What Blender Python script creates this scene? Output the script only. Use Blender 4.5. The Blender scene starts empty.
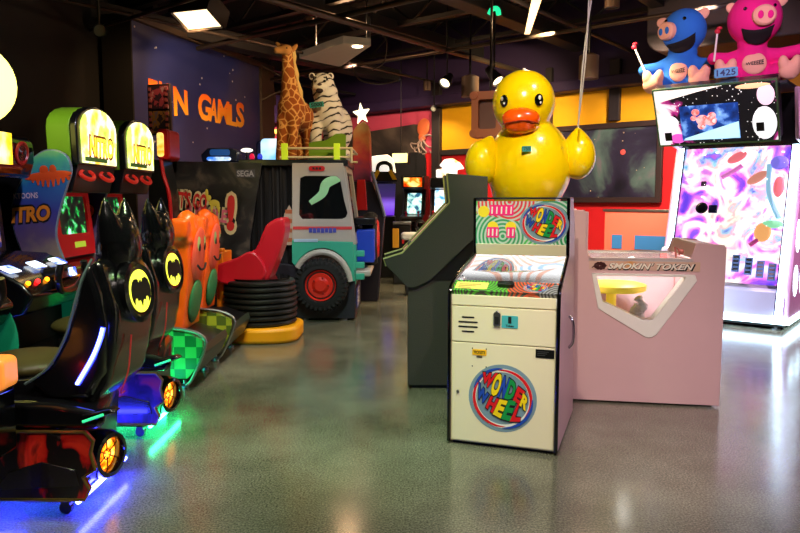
import bpy, bmesh, math, random
from mathutils import Vector, Matrix, Euler

R = math.radians
PI = math.pi
rng = random.Random(11)
SC = bpy.context.scene
COL = SC.collection

# ---------------------------------------------------------------- camera
EYE = Vector((0.0, 0.0, 1.55))
TILT = R(5.43)
FOC = 700.0
CT, ST = math.cos(TILT), math.sin(TILT)


def ray(px, py):
    u = (px - 400) / FOC
    v = -(py - 266.5) / FOC
    return Vector((u, CT + v * ST, -ST + v * CT))


def at(px, py, Y):
    """point of the place seen at photo position (px, py), Y metres in front of the camera"""
    d = ray(px, py)
    return EYE + d * (Y / d.y)


def fl(px, py, z=0.0):
    d = ray(px, py)
    return EYE + d * ((z - EYE.z) / d.z)


cam = bpy.data.cameras.new('camera')
cam.sensor_width = 36
cam.lens = FOC / 800 * 36
cam.clip_start = 0.05
cam.clip_end = 100
camo = bpy.data.objects.new('camera', cam)
camo.location = EYE
camo.rotation_euler = (PI / 2 - TILT, 0, 0)
COL.objects.link(camo)
SC.camera = camo

# ---------------------------------------------------------------- materials


def lin(c):
    out = []
    for x in c[:3]:
        x = x / 255.0
        out.append(x / 12.92 if x <= 0.04045 else ((x + 0.055) / 1.055) ** 2.4)
    return (*out, 1.0)


def newmat(name):
    m = bpy.data.materials.new(name)
    m.use_nodes = True
    nt = m.node_tree
    b = nt.nodes['Principled BSDF']
    return m, nt, b


def N(nt, typ, **kw):
    n = nt.nodes.new(typ)
    for k, v in kw.items():
        if k.startswith('i_'):
            n.inputs[k[2:].replace('_', ' ')].default_value = v
        else:
            setattr(n, k, v)
    return n


def mat(name, col, rough=0.5, metal=0.0, es=0.0, ecol=None, coat=0.0, var=0.06, scale=6.0, bump=0.0, bscale=60.0, trans=0.0, alpha=1.0, spec=0.5):
    """principled material with a soft procedural variation of its colour"""
    m, nt, b = newmat(name)
    b.inputs['Roughness'].default_value = rough
    b.inputs['Metallic'].default_value = metal
    b.inputs['Coat Weight'].default_value = coat
    b.inputs['Coat Roughness'].default_value = 0.08
    b.inputs['Transmission Weight'].default_value = trans
    b.inputs['Alpha'].default_value = alpha
    b.inputs['Specular IOR Level'].default_value = spec
    tc = N(nt, 'ShaderNodeTexCoord')
    if var > 0:
        no = N(nt, 'ShaderNodeTexNoise', i_Scale=scale, i_Detail=4.0)
        nt.links.new(tc.outputs['Object'], no.inputs['Vector'])
        mx = N(nt, 'ShaderNodeMix', data_type='RGBA')
        c = lin(col)
        mx.inputs['A'].default_value = tuple(min(1, x * (1 - var)) for x in c[:3]) + (1,)
        mx.inputs['B'].default_value = tuple(min(1, x * (1 + var)) for x in c[:3]) + (1,)
        nt.links.new(no.outputs['Fac'], mx.inputs['Factor'])
        nt.links.new(mx.outputs['Result'], b.inputs['Base Color'])
        if es > 0 and ecol is None:
            nt.links.new(mx.outputs['Result'], b.inputs['Emission Color'])
    else:
        b.inputs['Base Color'].default_value = lin(col)
        if es > 0 and ecol is None:
            b.inputs['Emission Color'].default_value = lin(col)
    if ecol is not None:
        b.inputs['Emission Color'].default_value = lin(ecol)
    b.inputs['Emission Strength'].default_value = es
    if bump > 0:
        nb = N(nt, 'ShaderNodeTexNoise', i_Scale=bscale, i_Detail=3.0)
        nt.links.new(tc.outputs['Object'], nb.inputs['Vector'])
        bp = N(nt, 'ShaderNodeBump', i_Strength=bump, i_Distance=0.01)
        nt.links.new(nb.outputs['Fac'], bp.inputs['Height'])
        nt.links.new(bp.outputs['Normal'], b.inputs['Normal'])
    return m


def ramp(nt, stops, interp='LINEAR'):
    r = N(nt, 'ShaderNodeValToRGB')
    r.color_ramp.interpolation = interp
    e = r.color_ramp.elements
    while len(e) < len(stops):
        e.new(0.5)
    for k, (p, c) in enumerate(stops):
        e[k].position = p
        e[k].color = lin(c)
    return r


def vec(nt, scale=(1, 1, 1), loc=(0, 0, 0), rot=(0, 0, 0)):
    tc = N(nt, 'ShaderNodeTexCoord')
    mp = N(nt, 'ShaderNodeMapping')
    mp.inputs['Scale'].default_value = scale
    mp.inputs['Location'].default_value = loc
    mp.inputs['Rotation'].default_value = rot
    nt.links.new(tc.outputs['Object'], mp.inputs['Vector'])
    return mp.outputs['Vector']


def math_node(nt, op, a, b=None):
    n = N(nt, 'ShaderNodeMath', operation=op)
    if hasattr(a, 'node'):
        nt.links.new(a, n.inputs[0])
    else:
        n.inputs[0].default_value = a
    if b is not None:
        if hasattr(b, 'node'):
            nt.links.new(b, n.inputs[1])
        else:
            n.inputs[1].default_value = b
    return n.outputs[0]


def colour_out(nt, b, col, es):
    nt.links.new(col, b.inputs['Base Color'])
    if es > 0:
        nt.links.new(col, b.inputs['Emission Color'])
        b.inputs['Emission Strength'].default_value = es


def rings_mat(name, stops, bg, cells=4.0, freq=110.0, es=0.0, rough=0.35, width=0.0, rot=(R(90), 0, 0), loc=(0, 0, 0)):
    """printed pattern of concentric rings that meet along cell borders"""
    m, nt, b = newmat(name)
    v = vec(nt, rot=rot, loc=loc)
    vo = N(nt, 'ShaderNodeTexVoronoi', voronoi_dimensions='2D', i_Scale=cells, i_Randomness=0.9)
    nt.links.new(v, vo.inputs['Vector'])
    s = math_node(nt, 'SINE', math_node(nt, 'MULTIPLY', vo.outputs['Distance'], freq / cells))
    f = math_node(nt, 'GREATER_THAN', s, width)
    sep = N(nt, 'ShaderNodeSeparateColor')
    nt.links.new(vo.outputs['Color'], sep.inputs['Color'])
    r = ramp(nt, stops, 'CONSTANT')
    nt.links.new(sep.outputs['Red'], r.inputs['Fac'])
    mx = N(nt, 'ShaderNodeMix', data_type='RGBA')
    mx.inputs['A'].default_value = lin(bg)
    nt.links.new(r.outputs['Color'], mx.inputs['B'])
    nt.links.new(f, mx.inputs['Factor'])
    colour_out(nt, b, mx.outputs['Result'], es)
    b.inputs['Roughness'].default_value = rough
    return m


def noise_mat(name, stops, scale=4.0, detail=3.0, es=0.0, rough=0.4, interp='LINEAR', dist=0.0, sc3=(1, 1, 1), coat=0.0, loc=(0, 0, 0)):
    """printed or lit artwork made of noise run through a colour ramp"""
    m, nt, b = newmat(name)
    v = vec(nt, scale=sc3, loc=loc)
    no = N(nt, 'ShaderNodeTexNoise', i_Scale=scale, i_Detail=detail, i_Distortion=dist)
    nt.links.new(v, no.inputs['Vector'])
    r = ramp(nt, stops, interp)
    nt.links.new(no.outputs['Fac'], r.inputs['Fac'])
    colour_out(nt, b, r.outputs['Color'], es)
    b.inputs['Roughness'].default_value = rough
    b.inputs['Coat Weight'].default_value = coat
    return m


def check_mat(name, c1, c2, scale, rough=0.35, loc=(0, 0, 0)):
    m, nt, b = newmat(name)
    ck = N(nt, 'ShaderNodeTexChecker', i_Scale=scale)
    ck.inputs['Color1'].default_value = lin(c1)
    ck.inputs['Color2'].default_value = lin(c2)
    nt.links.new(vec(nt, loc=loc), ck.inputs['Vector'])
    nt.links.new(ck.outputs['Color'], b.inputs['Base Color'])
    b.inputs['Roughness'].default_value = rough
    return m


def star_mat(name, stops, star=(230, 220, 210), nscale=0.6, scale=2.2, size=0.035, rough=0.6, axis_scale=(1, 1, 1)):
    """painted night sky: cloudy ground and small star specks"""
    m, nt, b = newmat(name)
    v = vec(nt, scale=axis_scale)
    no = N(nt, 'ShaderNodeTexNoise', i_Scale=nscale, i_Detail=4.0)
    nt.links.new(v, no.inputs['Vector'])
    r = ramp(nt, stops)
    nt.links.new(no.outputs['Fac'], r.inputs['Fac'])
    vo = N(nt, 'ShaderNodeTexVoronoi', i_Scale=scale)
    nt.links.new(v, vo.inputs['Vector'])
    f = math_node(nt, 'LESS_THAN', vo.outputs['Distance'], size)
    mx = N(nt, 'ShaderNodeMix', data_type='RGBA')
    nt.links.new(r.outputs['Color'], mx.inputs['A'])
    mx.inputs['B'].default_value = lin(star)
    nt.links.new(f, mx.inputs['Factor'])
    nt.links.new(mx.outputs['Result'], b.inputs['Base Color'])
    b.inputs['Roughness'].default_value = rough
    return m


# ---------------------------------------------------------------- mesh builder
class B:
    def __init__(self):
        self.bm = bmesh.new()
        self.mi = 0

    def _f(self, vs):
        try:
            f = self.bm.faces.new(vs)
            f.material_index = self.mi
            return f
        except ValueError:
            return None

    def bx(self, x0, x1, y0, y1, z0, z1, M=None):
        c = [Vector((x, y, z)) for z in (z0, z1) for y in (y0, y1) for x in (x0, x1)]
        if M is not None:
            c = [M @ p for p in c]
        v = [self.bm.verts.new(p) for p in c]
        for q in ((0, 2, 3, 1), (4, 5, 7, 6), (0, 1, 5, 4), (2, 6, 7, 3), (0, 4, 6, 2), (1, 3, 7, 5)):
            self._f([v[i] for i in q])
        return self

    def prism(self, pts, a, b, axis='y', M=None, pts2=None):
        def put(p, t):
            q = {'y': (p[0], t, p[1]), 'x': (t, p[0], p[1]), 'z': (p[0], p[1], t)}[axis]
            q = Vector(q)
            return self.bm.verts.new(M @ q if M is not None else q)
        A = [put(p, a) for p in pts]
        Bv = [put(p, b) for p in (pts2 or pts)]
        n = len(pts)
        self._f(A)
        self._f(Bv[::-1])
        for i in range(n):
            j = (i + 1) % n
            self._f([A[j], A[i], Bv[i], Bv[j]])
        return self

    def holed(self, outer, inner, a, b, axis='y'):
        """prism with one hole"""
        def put(p, t):
            return Vector({'y': (p[0], t, p[1]), 'x': (t, p[0], p[1]), 'z': (p[0], p[1], t)}[axis])
        tmp = bmesh.new()
        for loop in (outer, inner):
            vs = [tmp.verts.new(put(p, a)) for p in loop]
            for i in range(len(vs)):
                tmp.edges.new((vs[i], vs[(i + 1) % len(vs)]))
        bmesh.ops.triangle_fill(tmp, use_beauty=True, use_dissolve=False, edges=tmp.edges[:])
        tris = [[v.co.copy() for v in f.verts] for f in tmp.faces]
        tmp.free()
        off = put((0, 0), b) - put((0, 0), a)
        for t in tris:
            self._f([self.bm.verts.new(p) for p in t])
            self._f([self.bm.verts.new(p + off) for p in t[::-1]])
        for loop in (outer, inner):
            n = len(loop)
            for i in range(n):
                p, q = put(loop[i], a), put(loop[(i + 1) % n], a)
                self._f([self.bm.verts.new(x) for x in (p, q, q + off, p + off)])
        bmesh.ops.remove_doubles(self.bm, verts=self.bm.verts[:], dist=1e-5)
        return self

    def tube(self, pts, r, n=10, closed=False, cap=True):
        pts = [Vector(p) for p in pts]
        k = len(pts)
        rr = r if isinstance(r, (list, tuple)) else [r] * k
        rings = []
        prev = None
        for i, p in enumerate(pts):
            if closed:
                t = (pts[(i + 1) % k] - pts[i - 1])
            else:
                t = pts[min(i + 1, k - 1)] - pts[max(i - 1, 0)]
            t.normalize()
            if prev is None:
                a = Vector((0, 0, 1)) if abs(t.z) < 0.9 else Vector((1, 0, 0))
                u = t.cross(a).normalized()
            else:
                u = (prev - t * prev.dot(t)).normalized()
            prev = u
            w = t.cross(u)
            rings.append([self.bm.verts.new(p + (u * math.cos(2 * PI * j / n) + w * math.sin(2 * PI * j / n)) * rr[i]) for j in range(n)])
        m = k if closed else k - 1
        for i in range(m):
            A, D = rings[i], rings[(i + 1) % k]
            for j in range(n):
                self._f([A[j], A[(j + 1) % n], D[(j + 1) % n], D[j]])
        if cap and not closed:
            self._f(rings[0][::-1])
            self._f(rings[-1])
        return self

    def cyl(self, p0, p1, r0, r1=None, n=20):
        return self.tube([p0, p1], [r0, r0 if r1 is None else r1], n)

    def lathe(self, prof, n=24, M=None):
        rings = []
        for r, z in prof:
            if r < 1e-6:
                p = Vector((0, 0, z))
                rings.append([self.bm.verts.new(M @ p if M is not None else p)])
            else:
                ring = []
                for j in range(n):
                    p = Vector((r * math.cos(2 * PI * j / n), r * math.sin(2 * PI * j / n), z))
                    ring.append(self.bm.verts.new(M @ p if M is not None else p))
                rings.append(ring)
        for A, D in zip(rings, rings[1:]):
            for j in range(n):
                k = (j + 1) % n
                if len(A) == 1 and len(D) == 1:
                    continue
                if len(A) == 1:
                    self._f([A[0], D[k], D[j]])
                elif len(D) == 1:
                    self._f([A[j], A[k], D[0]])
                else:
                    self._f([A[j], A[k], D[k], D[j]])
        if len(rings[0]) > 1:
            self._f(rings[0][::-1])
        if len(rings[-1]) > 1:
            self._f(rings[-1])
        return self

    def ell(self, c, r, rot=(0, 0, 0), n=20, m=12):
        if not isinstance(r, (tuple, list)):
            r = (r, r, r)
        M = Matrix.Translation(Vector(c)) @ Euler(rot).to_matrix().to_4x4() @ Matrix.Diagonal((*r, 1))
        prof = [(math.sin(PI * i / m), -math.cos(PI * i / m)) for i in range(m + 1)]
        prof[0] = (0, -1)
        prof[-1] = (0, 1)
        return self.lathe(prof, n, M)

    def disc(self, c, r, M=None, n=40, z=0.0, h=0.001, a0=None, a1=None, rin=0.0, taper=False):
        """flat disc, ring or arc in the xy plane of M, h thick"""
        M = M or Matrix()
        if a0 is None:
            a0, a1 = 0, 2 * PI
            full = True
        else:
            full = False
        outer, inner = [], []
        for i in range(n + (0 if full else 1)):
            f = i / n
            a = a0 + (a1 - a0) * f
            ri = rin
            ro = r
            if taper:
                k = math.sin(PI * min(1, max(0, f))) ** 0.6
                mid = (r + rin) / 2
                ri, ro = mid - (mid - rin) * k - 1e-4, mid + (r - mid) * k + 1e-4
            outer.append(Vector((c[0] + ro * math.cos(a), c[1] + ro * math.sin(a), z + h)))
            inner.append(Vector((c[0] + ri * math.cos(a), c[1] + ri * math.sin(a), z + h)))
        if rin == 0 and full:
            self._f([self.bm.verts.new(M @ p) for p in outer])
            lo = [Vector((p.x, p.y, z)) for p in outer]
            for i in range(len(outer)):
                j = (i + 1) % len(outer)
                self._f([self.bm.verts.new(M @ p) for p in (lo[i], lo[j], outer[j], outer[i])])
            return self
        O = [self.bm.verts.new(M @ p) for p in outer]
        I = [self.bm.verts.new(M @ p) for p in inner]
        k = len(O)
        for i in range(k if full else k - 1):
            j = (i + 1) % k
            self._f([I[i], O[i], O[j], I[j]])
        return self

    def add(self, other_mesh, M=None):
        base = [self.bm.verts.new(M @ v.co if M is not None else v.co) for v in other_mesh.vertices]
        for p in other_mesh.polygons:
            self._f([base[i] for i in p.vertices])
        return self

    def quad(self, *p):
        self._f([self.bm.verts.new(Vector(q)) for q in p])
        return self


def sharp(me, ang=38):
    bm = bmesh.new()
    bm.from_mesh(me)
    bmesh.ops.recalc_face_normals(bm, faces=bm.faces[:])
    for f in bm.faces:
        f.smooth = True
    for e in bm.edges:
        if len(e.link_faces) == 2 and e.calc_face_angle(0) > R(ang):
            e.smooth = False
    bm.to_mesh(me)
    bm.free()


def basis(o):
    return Matrix.Translation(o.location) @ o.rotation_euler.to_matrix().to_4x4()


def wmat(o):
    return (wmat(o.parent) @ basis(o)) if o.parent else basis(o)


def done(b, name, m, parent=None, bevel=0.0, seg=2, world=False, remesh=0.0, sub=0, flat=False, solid=0.0, relax=0):
    """link the builder's mesh as one object; world=True: its coordinates are in the room, not in the parent"""
    me = bpy.data.meshes.new(name)
    if world and parent is not None:
        b.bm.transform(wmat(parent).inverted())
    b.bm.to_mesh(me)
    b.bm.free()
    for x in (m if isinstance(m, (list, tuple)) else [m]):
        me.materials.append(x)
    if not flat:
        sharp(me)
    o = bpy.data.objects.new(name, me)
    COL.objects.link(o)
    if parent is not None:
        o.parent = parent
    if solid > 0:
        q = o.modifiers.new('solid', 'SOLIDIFY')
        q.thickness = solid
    if bevel > 0:
        q = o.modifiers.new('bevel', 'BEVEL')
        q.width = bevel
        q.segments = seg
        q.limit_method = 'ANGLE'
        q.angle_limit = R(35)
        q.harden_normals = False
    if remesh > 0:
        q = o.modifiers.new('remesh', 'REMESH')
        q.mode = 'VOXEL'
        q.voxel_size = remesh
        q.use_smooth_shade = True
        q = o.modifiers.new('smooth', 'SMOOTH')
        q.iterations = relax or 6
        q.factor = 0.5
    if sub > 0:
        q = o.modifiers.new('sub', 'SUBSURF')
        q.levels = q.render_levels = sub
    return o


def tag(o, label=None, cat=None, group=None, kind=None):
    if label:
        o['label'] = label
    if cat:
        o['category'] = cat
    if group:
        o['group'] = group
    if kind:
        o['kind'] = kind
    return o


def thing(name, label, cat, loc, rz=0.0, group=None):
    o = bpy.data.objects.new(name, None)
    o.empty_display_size = 0.1
    COL.objects.link(o)
    o.location = loc
    o.rotation_euler = (0, 0, rz)
    return tag(o, label, cat, group)


def struct(o, label=None):
    o['kind'] = 'structure'
    if label:
        o['label'] = label
    return o


# ---------------------------------------------------------------- lettering
def glyphs(s, bold=0.0, shear=0.0, res=3):
    cu = bpy.data.curves.new('txt', 'FONT')
    cu.body = s
    cu.size = 1.0
    cu.offset = bold
    cu.shear = shear
    cu.resolution_u = res
    o = bpy.data.objects.new('txt', cu)
    COL.objects.link(o)
    dg = bpy.context.evaluated_depsgraph_get()
    me = bpy.data.meshes.new_from_object(o.evaluated_get(dg), depsgraph=dg)
    bpy.data.objects.remove(o)
    bpy.data.curves.remove(cu)
    return me


def bounds(me):
    xs = [v.co.x for v in me.vertices]
    ys = [v.co.y for v in me.vertices]
    return min(xs), max(xs), min(ys), max(ys)


def text_into(b, s, M, w, h, bold=0.015, shear=0.0, z=0.0, warp=None):
    """letters of s stretched to a w x h box centred on the origin of M (x right, y up, z out)"""
    me = glyphs(s, bold, shear)
    x0, x1, y0, y1 = bounds(me)
    sx = w / max(1e-6, x1 - x0)
    sy = h / max(1e-6, y1 - y0)
    for v in me.vertices:
        x, y = (v.co.x - x0) * sx - w / 2, (v.co.y - y0) * sy - h / 2
        if warp:
            x, y = warp(x, y)
        v.co = (x, y, z)
    b.add(me, M)
    bpy.data.meshes.remove(me)
    return b


def text(parent, name, s, M, w, h, m, bold=0.015, shear=0.0, z=0.001, warp=None):
    b = B()
    text_into(b, s, M, w, h, bold, shear, z, warp)
    return done(b, name, m, parent, flat=True)


def quad_glyph(b, ch, q, M, bold, z, grow=0.0):
    """one letter bent into the four corners q (top left, top right, bottom right, bottom left)"""
    me = glyphs(ch, bold)
    x0, x1, y0, y1 = bounds(me)
    tl, tr, br, bl = [Vector(p) for p in q]
    c = (tl + tr + br + bl) / 4
    tl, tr, br, bl = [p + (p - c).normalized() * grow for p in (tl, tr, br, bl)]
    for v in me.vertices:
        u = (v.co.x - x0) / (x1 - x0)
        w = (v.co.y - y0) / (y1 - y0)
        p = (bl * (1 - u) + br * u) * (1 - w) + (tl * (1 - u) + tr * u) * w
        v.co = (p.x, p.y, z)
    b.add(me, M)
    bpy.data.meshes.remove(me)


def plane_M(origin, xdir, ydir):
    x = Vector(xdir).normalized()
    y = Vector(ydir).normalized()
    z = x.cross(y)
    m = Matrix((x, y, z)).transposed().to_4x4()
    return Matrix.Translation(Vector(origin)) @ m


def smoothpath(pts, n=6, closed=False):
    """Catmull-Rom through the points"""
    P = [Vector(p) for p in pts]
    k = len(P)
    out = []
    for i in range(k if closed else k - 1):
        p0 = P[i - 1] if (closed or i > 0) else P[0]
        p1, p2 = P[i], P[(i + 1) % k]
        p3 = P[(i + 2) % k] if (closed or i + 2 < k) else P[-1]
        for j in range(n):
            t = j / n
            out.append(0.5 * ((2 * p1) + (p2 - p0) * t + (2 * p0 - 5 * p1 + 4 * p2 - p3) * t * t + (3 * p1 - p0 - 3 * p2 + p3) * t ** 3))
    if not closed:
        out.append(P[-1])
    return out


def outline(pts, n=5):
    """smooth closed 2D outline"""
    return [(p.x, p.y) for p in smoothpath([(a, c, 0) for a, c in pts], n, True)]


def rrect(x0, x1, z0, z1, r, n=5):
    out = []
    for cx, cz, a in ((x1 - r, z1 - r, 0), (x0 + r, z1 - r, 90), (x0 + r, z0 + r, 180), (x1 - r, z0 + r, 270)):
        for i in range(n + 1):
            t = R(a + 90 * i / n)
            out.append((cx + r * math.cos(t), cz + r * math.sin(t)))
    return out


def light(name, kind, loc, power, col=(255, 255, 255), size=0.1, target=None, cone=60, blend=0.6):
    l = bpy.data.lights.new(name, kind)
    l.energy = power
    l.color = lin(col)[:3]
    if kind == 'AREA':
        l.shape = 'DISK'
        l.size = size
    else:
        l.shadow_soft_size = size
    if kind == 'SPOT':
        l.spot_size = R(cone)
        l.spot_blend = blend
    o = bpy.data.objects.new(name, l)
    o.location = loc
    if target is not None:
        o.rotation_euler = (Vector(target) - Vector(loc)).to_track_quat('-Z', 'Y').to_euler()
    COL.objects.link(o)
    return o
# ================================================================ common materials
BLACK = mat('black_plastic', (14, 14, 16), 0.3, coat=0.3)
BLACKM = mat('black_matte', (12, 12, 13), 0.8)
BLACKG = mat('black_gloss', (8, 8, 10), 0.12, coat=0.6)
CHROME = mat('chrome', (190, 190, 195), 0.18, 1.0)
STEEL = mat('brushed_steel', (150, 150, 152), 0.38, 1.0)
WHITEP = mat('white_plastic', (228, 226, 220), 0.35)
CREAM = mat('cream_laminate', (238, 226, 194), 0.42, var=0.03)
PINKLIT = mat('pink_lit_laminate', (224, 184, 188), 0.4, var=0.03)  # white cabinet sides, the pink light on them put into the colour
RED = mat('red_plastic', (205, 20, 24), 0.35)
ORANGE = mat('orange_plastic', (255, 98, 14), 0.35)
YELLOW = mat('yellow_plastic', (250, 190, 20), 0.4)
GREEN = mat('green_plastic', (40, 160, 60), 0.4)
BLUE = mat('blue_plastic', (32, 70, 190), 0.35)
LIME = mat('lime_plastic', (150, 190, 30), 0.4)
LAMPW = mat('warm_lamp', (255, 236, 196), 0.5, es=7, var=0)
LAMPC = mat('white_light', (240, 246, 255), 0.5, es=6, var=0)
GLASS = mat('clear_glass', (255, 255, 255), 0.03, trans=1.0, var=0, spec=0.35)
GLASS.node_tree.nodes['Principled BSDF'].inputs['IOR'].default_value = 1.05
TEALTAG = mat('teal_card', (30, 150, 150), 0.6)
INK = mat('black_ink', (10, 10, 12), 0.6, var=0)

# ================================================================ the room
YW = R(-39.0)                                  # the back wall runs at this angle
WU = Vector((math.cos(YW), math.sin(YW), 0))    # along the back wall, to the right
WN = Vector((math.sin(YW), -math.cos(YW), 0))   # out of the back wall, towards the room
W0 = Vector((1.0, 15.5, 0))


def wall_pt(s, z, off=0.0):
    return W0 + WU * s + WN * off + Vector((0, 0, z))


def wall_s(px, py):
    d = ray(px, py)
    k = (W0 - EYE).dot(WN) / d.dot(WN)
    p = EYE + d * k
    return (p - W0).dot(WU), p.z


WALLM = plane_M(W0, WU, (0, 0, 1))   # x along the wall, y up, z out into the room
CEIL = 5.3

# floor -------------------------------------------------------------
m, nt, b_ = newmat('speckled_floor')
v = vec(nt)
n1 = N(nt, 'ShaderNodeTexNoise', i_Scale=95.0, i_Detail=4.0, i_Roughness=0.75)
n2 = N(nt, 'ShaderNodeTexNoise', i_Scale=0.9, i_Detail=5.0, i_Roughness=0.6)
n3 = N(nt, 'ShaderNodeTexVoronoi', i_Scale=46.0)
for n_ in (n1, n2, n3):
    nt.links.new(v, n_.inputs['Vector'])
r1 = ramp(nt, [(0.34, (70, 72, 64)), (0.5, (122, 122, 108)), (0.68, (176, 172, 152))])
nt.links.new(n1.outputs['Fac'], r1.inputs['Fac'])
r2 = ramp(nt, [(0.3, (170, 168, 158)), (0.7, (255, 255, 250))])
nt.links.new(n2.outputs['Fac'], r2.inputs['Fac'])
mx = N(nt, 'ShaderNodeMix', data_type='RGBA', blend_type='MULTIPLY')
mx.inputs['Factor'].default_value = 1.0
nt.links.new(r1.outputs['Color'], mx.inputs['A'])
nt.links.new(r2.outputs['Color'], mx.inputs['B'])
nt.links.new(mx.outputs['Result'], b_.inputs['Base Color'])
r3 = ramp(nt, [(0.3, (58, 58, 58)), (0.75, (98, 98, 98))])
nt.links.new(n2.outputs['Fac'], r3.inputs['Fac'])
sepc = N(nt, 'ShaderNodeSeparateColor')
nt.links.new(r3.outputs['Color'], sepc.inputs['Color'])
rr_ = math_node(nt, 'MULTIPLY', math_node(nt, 'ADD', sepc.outputs['Red'], 0.10), 1.0)
nt.links.new(rr_, b_.inputs['Roughness'])
bp = N(nt, 'ShaderNodeBump', i_Strength=0.014, i_Distance=0.003)
nb_ = N(nt, 'ShaderNodeTexNoise', i_Scale=24.0, i_Detail=3.0)
nt.links.new(v, nb_.inputs['Vector'])
nt.links.new(nb_.outputs['Fac'], bp.inputs['Height'])
nt.links.new(bp.outputs['Normal'], b_.inputs['Normal'])
b_.inputs['Specular IOR Level'].default_value = 0.7
FLOORM = m
b = B()
b.bx(-6.5, 9.5, -4.5, 21.5, -0.1, 0.0)
struct(done(b, 'floor', FLOORM), 'speckled grey green polished floor')

DARKCEIL = mat('dark_ceiling', (16, 15, 15), 0.9)
b = B()
b.bx(-6.5, 9.5, -4.5, 21.5, CEIL, CEIL + 0.1)
struct(done(b, 'ceiling', DARKCEIL), 'dark open ceiling')

DARKWALL = mat('black_wall', (15, 13, 13), 0.8)
b = B()
b.bx(-4.7, -4.5, -4.5, 11.5, 0, CEIL)
struct(done(b, 'wall_left', DARKWALL), 'black side wall')
b = B()
b.bx(9.3, 9.5, -4.5, 21.5, 0, CEIL)
struct(done(b, 'wall_right', DARKWALL))
b = B()
b.bx(-6.5, 9.5, -4.7, -4.5, 0, CEIL)
struct(done(b, 'wall_front', DARKWALL))

# mural wall with the orange lettering --------------------------------
MA = Vector((-3.93, 10.5, 0))
MB_ = Vector((-2.80, 14.2, 0))
MU = (MB_ - MA).normalized()
MNrm = Vector((MU.y, -MU.x, 0))
MLEN = (MB_ - MA).length
MTOP = 4.17
SKYP = star_mat('painted_night_sky', [(0.3, (22, 30, 80)), (0.52, (40, 48, 106)), (0.72, (100, 88, 92))], scale=4.5, size=0.075, nscale=0.35, rough=0.38)
MM = plane_M(MA, MU, (0, 0, 1))
b = B()
b.prism([(0, 0), (MLEN, 0), (MLEN, MTOP), (0, MTOP)], -0.5, 0.0, 'z', MM)
ml = struct(done(b, 'wall_mural', SKYP), 'night sky mural wall with orange lettering')
FRAMEM = mat('brown_frame', (74, 58, 44), 0.5)
b = B()
b.prism([(0, MTOP), (MLEN + 0.55, MTOP), (MLEN + 0.55, MTOP + 0.1), (0, MTOP + 0.1)], -0.5, 0.06, 'z', MM)
b.prism([(MLEN, 0), (MLEN + 0.55, 0), (MLEN + 0.55, MTOP), (MLEN, MTOP)], -0.5, 0.05, 'z', MM)
done(b, 'mural_frame', FRAMEM, ml, bevel=0.01)
b = B()
b.prism([(-0.03, 0), (0.0, 0), (0.0, MTOP + 0.1), (-0.03, MTOP + 0.1)], -0.5, 0.02, 'z', MM)
done(b, 'mural_end', DARKWALL, ml, bevel=0.005)
b = B()   # return wall behind, closing the corner
b.bx(-6.5, -3.9, 11.4, 11.6, 0, CEIL)
struct(done(b, 'wall_return', DARKWALL))

m, nt, b_ = newmat('orange_letter_paint')
tcv = vec(nt)
sp = N(nt, 'ShaderNodeSeparateXYZ')
nt.links.new(tcv, sp.inputs['Vector'])
rp = ramp(nt, [(0.0, (250, 170, 40)), (0.55, (250, 130, 24)), (1.0, (235, 52, 22))])
mr = N(nt, 'ShaderNodeMapRange')
mr.inputs['From Min'].default_value = 2.95
mr.inputs['From Max'].default_value = 3.5
nt.links.new(sp.outputs['Z'], mr.inputs['Value'])
nt.links.new(mr.outputs['Result'], rp.inputs['Fac'])
nt.links.new(rp.outputs['Color'], b_.inputs['Base Color'])
LETTERM = m


def on_mural(px, py):
    d = ray(px, py)
    k = (MA - EYE).dot(MNrm) / d.dot(MNrm)
    p = EYE + d * k
    return (p - MA).dot(MU), p.z


def mural_letter(ch, q):
    bb = B()
    cs = [on_mural(*p) for p in q]
    quad_glyph(bb, ch, cs, MM, 0.035, 0.006)
    o = done(bb, 'painted_letter', LETTERM, ml, flat=True, solid=0.004)


for ch, q in (('F', ((148, 78), (157, 81), (158, 117), (149, 115))),
              ('U', ((159, 81), (169, 84), (170, 117), (160, 115))),
              ('N', ((173, 86), (187, 91), (188, 115), (174, 116))),
              ('G', ((198, 90), (211, 97), (211, 121), (198, 121))),
              ('A', ((210, 97), (218, 100), (217, 123), (209, 121))),
              ('M', ((218, 99), (229, 102), (229, 125), (217, 123))),
              ('L', ((229, 104), (236, 106), (237, 127), (229, 125))),
              ('S', ((236, 101), (244, 104), (244, 128), (236, 127)))):
    mural_letter(ch, q)

# back wall: pink stretch, yellow panels, red dado ----------------------
REDW = mat('red_wall_paint', (206, 24, 30), 0.5)
YELW = mat('yellow_wall_paint', (246, 176, 16), 0.55)
PINKW = mat('pink_wall_paint', (214, 78, 104), 0.6)
PURPW = mat('purple_soffit', (44, 26, 62), 0.6)
DARKP = mat('dark_pillar', (38, 30, 30), 0.6)
CAVE = noise_mat('cave_mural_paint', [(0.35, (34, 30, 28)), (0.5, (62, 54, 46)), (0.62, (96, 84, 70))], scale=0.9, detail=5, rough=0.6, dist=0.6)
b = B()
b.prism([(-8.0, 0), (10.5, 0), (10.5, 2.6), (-8.0, 2.6)], -0.2, 0.0, 'z', WALLM)
b.mi = 1
b.prism([(-0.3, 2.6), (10.5, 2.6), (10.5, 3.6), (-0.3, 3.6)], -0.2, 0.0, 'z', WALLM)
b.mi = 2
b.prism([(-8.0, 2.6), (-0.3, 2.6), (-0.3, 3.55), (-8.0, 3.55)], -0.2, 0.0, 'z', WALLM)
b.mi = 3
b.prism([(-8.0, 3.55), (10.5, 3.6), (10.5, CEIL), (-8.0, CEIL)], -0.2, 0.0, 'z', WALLM)
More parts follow.
